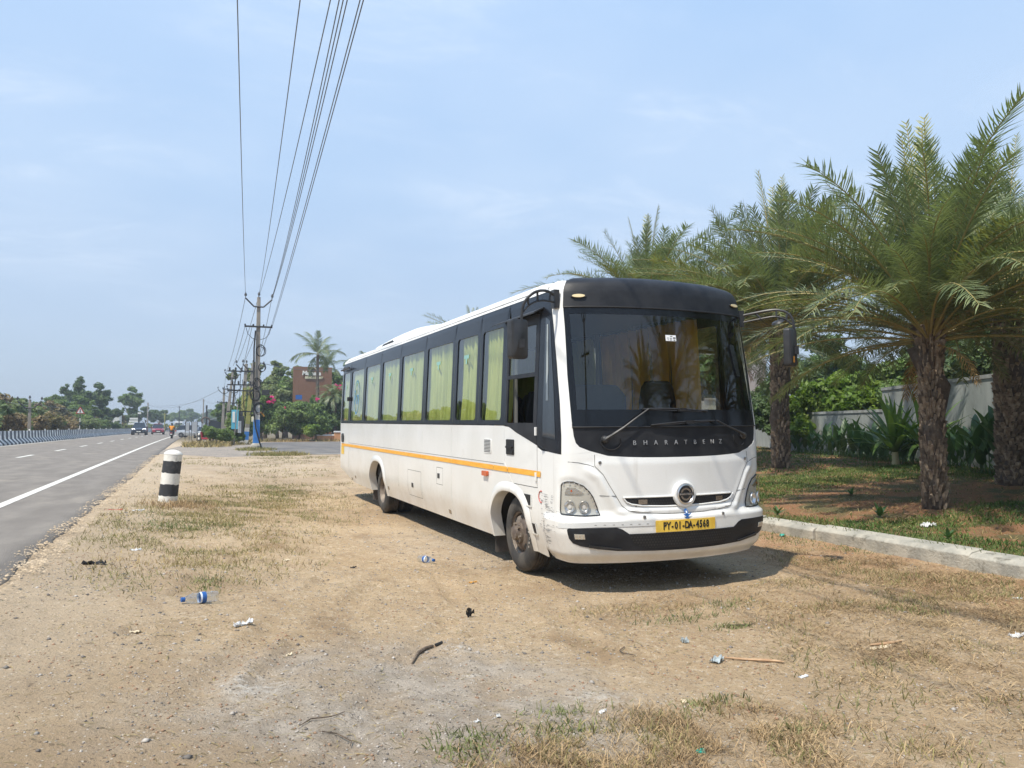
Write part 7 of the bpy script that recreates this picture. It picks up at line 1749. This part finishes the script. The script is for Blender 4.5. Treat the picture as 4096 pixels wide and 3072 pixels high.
# pebbles and crumbs
def pebbles(name, n, box, dens, s0, s1, m):
    P = scatter(n, box, dens); n = len(P); s = s0*(s1/s0)**(NR.rand(n)**2.2); Z = ground_h(P[:, 0], P[:, 1]); c = np.stack([P[:, 0], P[:, 1], Z+s*.12], 1)
    o8 = np.array([(1, 0, 0), (0, 1, 0), (-1, 0, 0), (0, -1, 0), (0, 0, .62), (0, 0, -.6)], float)[None]*(.65+.6*NR.rand(n, 6, 1)); a = NR.rand(n)*6.28; ca, sa = np.cos(a), np.sin(a)
    x = o8[:, :, 0]*ca[:, None]-o8[:, :, 1]*sa[:, None]; y = o8[:, :, 0]*sa[:, None]+o8[:, :, 1]*ca[:, None]; V = c[:, None, :]+np.stack([x, y, o8[:, :, 2]], 2)*s[:, None, None]
    b = (np.arange(n)*6)[:, None]; T = np.array([(0, 1, 4), (1, 2, 4), (2, 3, 4), (3, 0, 4), (1, 0, 5), (2, 1, 5), (3, 2, 5), (0, 3, 5)])
    o = obj(name, fast_mesh(name, V.reshape(-1, 3), (b[:, :, None]+T[None]).reshape(-1, 3)), m); o['kind'] = 'stuff'; return o
pebbles('gravel', 20000, (-1.3, 6.5, 2.2, 9), lambda X, Y: np.clip(.12+.9*np.maximum(el(X, Y, 1.3, 4.2, 1.6, 1.6), .4*tuft(X, Y, .9, .45, .6, 71)), 0, 1), .0025, .011, 'pebble')
pebbles('gravel', 7000, (-1.2, 8.2, 5, 24), lambda X, Y: .2+.6*tuft(X, Y, .6, .45, .6, 72)+.6*el(X, Y, 3.4, 9.8, 1.4, 2.2), .006, .022, 'pebble')
pebbles('soil_crumbs', 9000, (-1.3, 8.2, 2.2, 10), lambda X, Y: .12+.88*tuft(X, Y, 1.1, .52, .66, 73), .003, .014, 'soil_bank')
pebbles('stones', 420, (-1.0, 8.0, 2.4, 16), lambda X, Y: .5+0*X, .010, .028, 'pebble')
n = len(EDGE_P); s_ = .004+.016*NR.rand(n)**2; zc = np.maximum(ground_h(EDGE_P[:, 0], EDGE_P[:, 1]), road_z(EDGE_P[:, 0])-.004)
V_ = np.stack([EDGE_P[:, 0], EDGE_P[:, 1], zc+s_*.3], 1)[:, None, :]+np.array([(1, 0, 0), (0, 1, 0), (-1, 0, 0), (0, -1, 0), (0, 0, .6)])[None]*s_[:, None, None]*(.6+.7*NR.rand(n, 5, 1))
b_ = (np.arange(n)*5)[:, None, None]; T_ = np.array([(0, 1, 4), (1, 2, 4), (2, 3, 4), (3, 0, 4)])[None]
o = obj('soil_crumbs', fast_mesh('soil_crumbs', V_.reshape(-1, 3), (b_+T_).reshape(-1, 3)), 'edge_soil'); o['kind'] = 'stuff'
# ---------------- litter ----------------
def bottle(name, x, y, rz, label, tilt=math.pi/2, crush=0.12, s=1.0, rot=None):
    e = empty(name, (x, y, gh(x, y)+.036*s), 0, label, 'bottle', rot=rot or (0, rad(88), rz)); e.scale = (s, s, s)
    prof = [(.0001, -.115), (.030, -.115), (.036, -.105), (.036, -.06), (.034, -.055), (.036, -.05), (.036, .03), (.034, .055), (.022, .085), (.014, .10), (.0135, .118)]
    mb = MB(); mb.lathe(prof, 20); 
    for i, p in enumerate(mb.v): mb.v[i] = (p[0]*(1-crush*(1+math.sin(p[2]*60))*.5), p[1]*(1+crush*.3*math.sin(p[2]*45)), p[2])
    mb.build('bottle_body', 'bottle_plastic', e, smooth=True)
    mb = MB(); mb.lathe([(.0155, .100), (.0160, .122), (.0001, .124)], 14); mb.build('cap', 'bottle_blue', e)
    mb = MB(); mb.lathe([(.0372, -.032), (.0372, -.004)], 20); mb.build('label_band', 'bottle_blue', e); mb = MB(); mb.lathe([(.0374, -.004), (.0374, .008)], 20); mb.build('label_band', 'label_white', e); return e
bottle('plastic_bottle', .095, 6.93, rad(200), 'clear water bottle with blue label lying flat, nearest to the highway', s=1.25)
bottle('plastic_bottle', 2.66, 9.1, rad(-65), 'clear water bottle with blue cap lying near the front wheel of the bus', s=1.15)
def scrap(name, x, y, pts, m, label, h=.012, rz=0.0, seed=0, crumple=.6, cat='litter', n=4):
    """thin crumpled sheet built from an outline"""
    me = bpy.data.meshes.new(name); bm = bmesh.new(); vs = [bm.verts.new((px, py, 0)) for px, py in pts]; f = bm.faces.new(vs)
    bmesh.ops.triangulate(bm, faces=[f]); bmesh.ops.subdivide_edges(bm, edges=bm.edges, cuts=3, use_grid_fill=True); rr = random.Random(seed)
    for v in bm.verts: v.co.z = rr.uniform(.25, 1)*h*(1+crumple*rr.uniform(-1, 2)); v.co.x += rr.uniform(-1, 1)*h*.35; v.co.y += rr.uniform(-1, 1)*h*.35
    r = bmesh.ops.extrude_face_region(bm, geom=bm.faces[:]); 
    for v in [g for g in r['geom'] if isinstance(g, bmesh.types.BMVert)]: v.co.z += .0025
    bmesh.ops.recalc_face_normals(bm, faces=bm.faces); bm.to_mesh(me); bm.free(); o = obj(name, me, m); o.location = (x, y, gh(x, y)-.003); o.rotation_euler = (0, 0, rz); return tag(o, label, cat)
def quad_(a, b, j=.2, seed=0):
    rr = random.Random(seed); return [(sx_*a*.5*(1+rr.uniform(-j, j)), sy_*b*.5*(1+rr.uniform(-j, j))) for sx_, sy_ in ((-1, -1), (0, -1.1), (1, -1), (1.1, 0), (1, 1), (0, .9), (-1, 1), (-1.05, 0))]
L_ = [('crumpled_wrapper', .38, 6.1, .13, .045, 'litter_white', 'crumpled silver white wrapper on the dirt below the flat bottle', .022, .45),
      ('rag', -.88, 8.86, .19, .06, 'litter_black', 'dark crumpled rag on the dirt near the asphalt edge', .03, .0),
      ('rubber_scrap', 2.26, 6.4, .05, .03, 'litter_black', 'small upright black rubber scrap in the middle of the dirt', .05, .5),
      ('orange_scrap', 2.78, 7.75, .09, .04, 'litter_orange', 'small orange scrap on the dirt in front of the near wheel', .012, .2),
      ('paper_scrap', 3.79, 4.08, .09, .035, 'litter_white', 'flat white paper slip right of the bamboo sliver', .004, .2),
      ('plastic_scrap', 3.42, 4.52, .10, .06, 'litter_grey', 'grey crumpled plastic beside the tip of the bamboo sliver', .022, .6),
      ('plastic_scrap', 3.48, 4.97, .045, .05, 'litter_grey', 'small grey plastic scrap above the bamboo sliver', .025, .1),
      ('paper_scrap', 6.03, 4.16, .13, .07, 'litter_white', 'crumpled white paper at the right edge of the dirt', .02, .2),
      ('paper_scrap', 7.37, 5.06, .09, .06, 'litter_white', 'small square white card in the straw at the right edge', .003, .1),
      ('dry_husk', 4.8, 4.34, .22, .035, 'litter_cream', 'long cream coloured husk in the dry grass', .012, .1),
      ('tissue', 10.05, 8.22, .26, .12, 'litter_white', 'crumpled white tissue on the lawn behind the kerb', .035, .3),
      ('red_scrap', -1.15, 14.3, .26, .06, 'litter_red', 'rust red scrap on the verge left of the bollard', .01, .1),
      ('white_scrap', -.80, 14.4, .22, .09, 'litter_white', 'white scraps on the verge just below the bollard', .012, .4),
      ('white_scrap', -.56, 9.95, .12, .06, 'litter_white', 'white crumpled scrap on the verge above the dark rag', .018, .1),
      ('white_scrap', 1.06, 9.5, .08, .035, 'litter_cream', 'small cream flake above the centre of the dirt', .01, .2),
      ('dark_chip', 1.73, 8.87, .06, .025, 'litter_black', 'tiny dark chip left of the bottle near the wheel', .012, .2),
      ('teal_scrap', 2.37, 3.26, .03, .03, 'litter_teal', 'small teal bottle cap in the foreground dry grass', .014, 0),
      ('pale_chip', 1.45, 3.98, .035, .02, 'litter_white', 'pale chip in the grey gravel, left one', .01, .4),
      ('pale_chip', 1.60, 4.05, .03, .018, 'litter_white', 'pale chip in the grey gravel, right one', .01, 1.4),
      ('pale_flake', .62, 5.4, .09, .02, 'litter_cream', 'thin pale flake at left of the rutted dirt', .01, .8),
      ('pale_flake', -.35, 6.1, .09, .03, 'litter_cream', 'pale bark flake on the left dirt near the road', .01, .3),
      ('teal_scrap', 3.75, 8.35, .06, .03, 'litter_teal', 'bit of teal plastic in the shade before the bus bumper', .01, .2),
      ('green_scrap', 8.2, 9.2, .07, .05, 'litter_teal', 'green plastic scrap by the kerb near the bus', .03, .3),
      ('pale_chip', 2.2, 3.95, .05, .03, 'litter_white', 'pale chip beside the green weeds in the foreground', .01, .3),
      ('pale_chip', 2.75, 3.95, .05, .03, 'litter_cream', 'cream chip right of the foreground weeds', .01, 1.3)]
for i, (nm, x, y, a, b, m, lab, h, rz) in enumerate(L_): scrap(nm, x, y, quad_(a, b, .25, i), m, lab, h, rz, i)
def stick(name, P, r, m, label, cat='stick', flat=.4):
    z = [gh(x, y) for x, y in P]; mb = MB(); mb.tube([(x-P[0][0], y-P[0][1], zz-z[0]+.012) for (x, y), zz in zip(P, z)], r, 6); o = mb.build(name, m); o.location = (P[0][0], P[0][1], z[0]); return tag(o, label, cat)
stick('bark_stick', [(1.40, 5.12), (1.50, 5.32), (1.58, 5.42), (1.66, 5.50)], [.005, .013, .012, .009], 'bark_strip', 'rough dark piece of bark beside the grey gravel patch')
stick('bark_stub', [(1.68, 5.50), (1.74, 5.53)], [.012, .010], 'litter_black', 'short black stub at the end of the bark piece')
stick('bamboo_sliver', [(3.46, 4.58), (3.62, 4.46), (3.78, 4.36), (3.84, 4.31)], [.005, .008, .011, .004], 'cane_strip', 'long orange brown bamboo sliver on the dirt')
stick('bamboo_sliver', [(4.72, 4.38), (4.86, 4.36), (5.02, 4.36)], [.006, .013, .006], 'cane_strip', 'pale bamboo sliver in the dry grass at the right')
stick('twig', [(.53, 4.05), (.60, 4.14), (.70, 4.12), (.78, 4.18)], [.002, .0035, .003, .002], 'bark_strip', 'thin curved twig in the left foreground')
stick('twig', [(.62, 3.92), (.70, 3.95), (.76, 3.88), (.74, 3.82)], [.002, .0035, .003, .002], 'bark_strip', 'hooked twig just below the thin curved one')
stick('twig', [(3.0, 5.05), (2.92, 4.98), (2.9, 4.90), (2.98, 4.86)], [.003, .004, .004, .003], 'bark_strip', 'tiny curled twig left of the bamboo sliver')
stick('twig', [(4.1, 5.25), (4.25, 5.2), (4.33, 5.2)], [.003, .007, .003], 'bark_strip', 'dark twig in the sparse grass right of centre')
# seedlings in the lawn
for i, (x, y, s) in enumerate(((10.3, 9.3, .42), (9.1, 10.3, .34), (9.3, 7.3, .28), (12.1, 11.6, .3))):
    e = empty('seedling', (x, y, gh(x, y)), i, ['leafy seedling beside the bare red soil', 'seedling near the kerb left of the red soil', 'small seedling on the lawn by the kerb', 'seedling at the far side of the red soil'][i], 'plant')
    for k in range(6): put('leaf', CL[k % 3], e, (0, 0, .02), (rad(70-8*k), 0, k*2.4), s)
# weeds heaped round the bollard
P = NR.normal(size=(1300, 2))*np.array([.30, .35])+np.array([-.1, 15.5]); blades('dead_stalks', P, .12, .004, 'grass_straw', 1.1)

# ---------------- haze ----------------
mb = MB(); mb.box((-420, -60, -1.5), (420, 460, 16))
hz = mb.build('haze', None); hz['kind'] = 'stuff'
hm = bpy.data.materials.new('haze'); hm.use_nodes = True; nt = hm.node_tree; nt.nodes.clear()
o_ = nt.nodes.new('ShaderNodeOutputMaterial'); v_ = nt.nodes.new('ShaderNodeVolumePrincipled'); v_.inputs['Color'].default_value = (.80, .88, .97, 1); v_.inputs['Density'].default_value = .0009
v_.inputs['Anisotropy'].default_value = .2
nt.links.new(v_.outputs[0], o_.inputs['Volume']); hz.data.materials.append(hm)
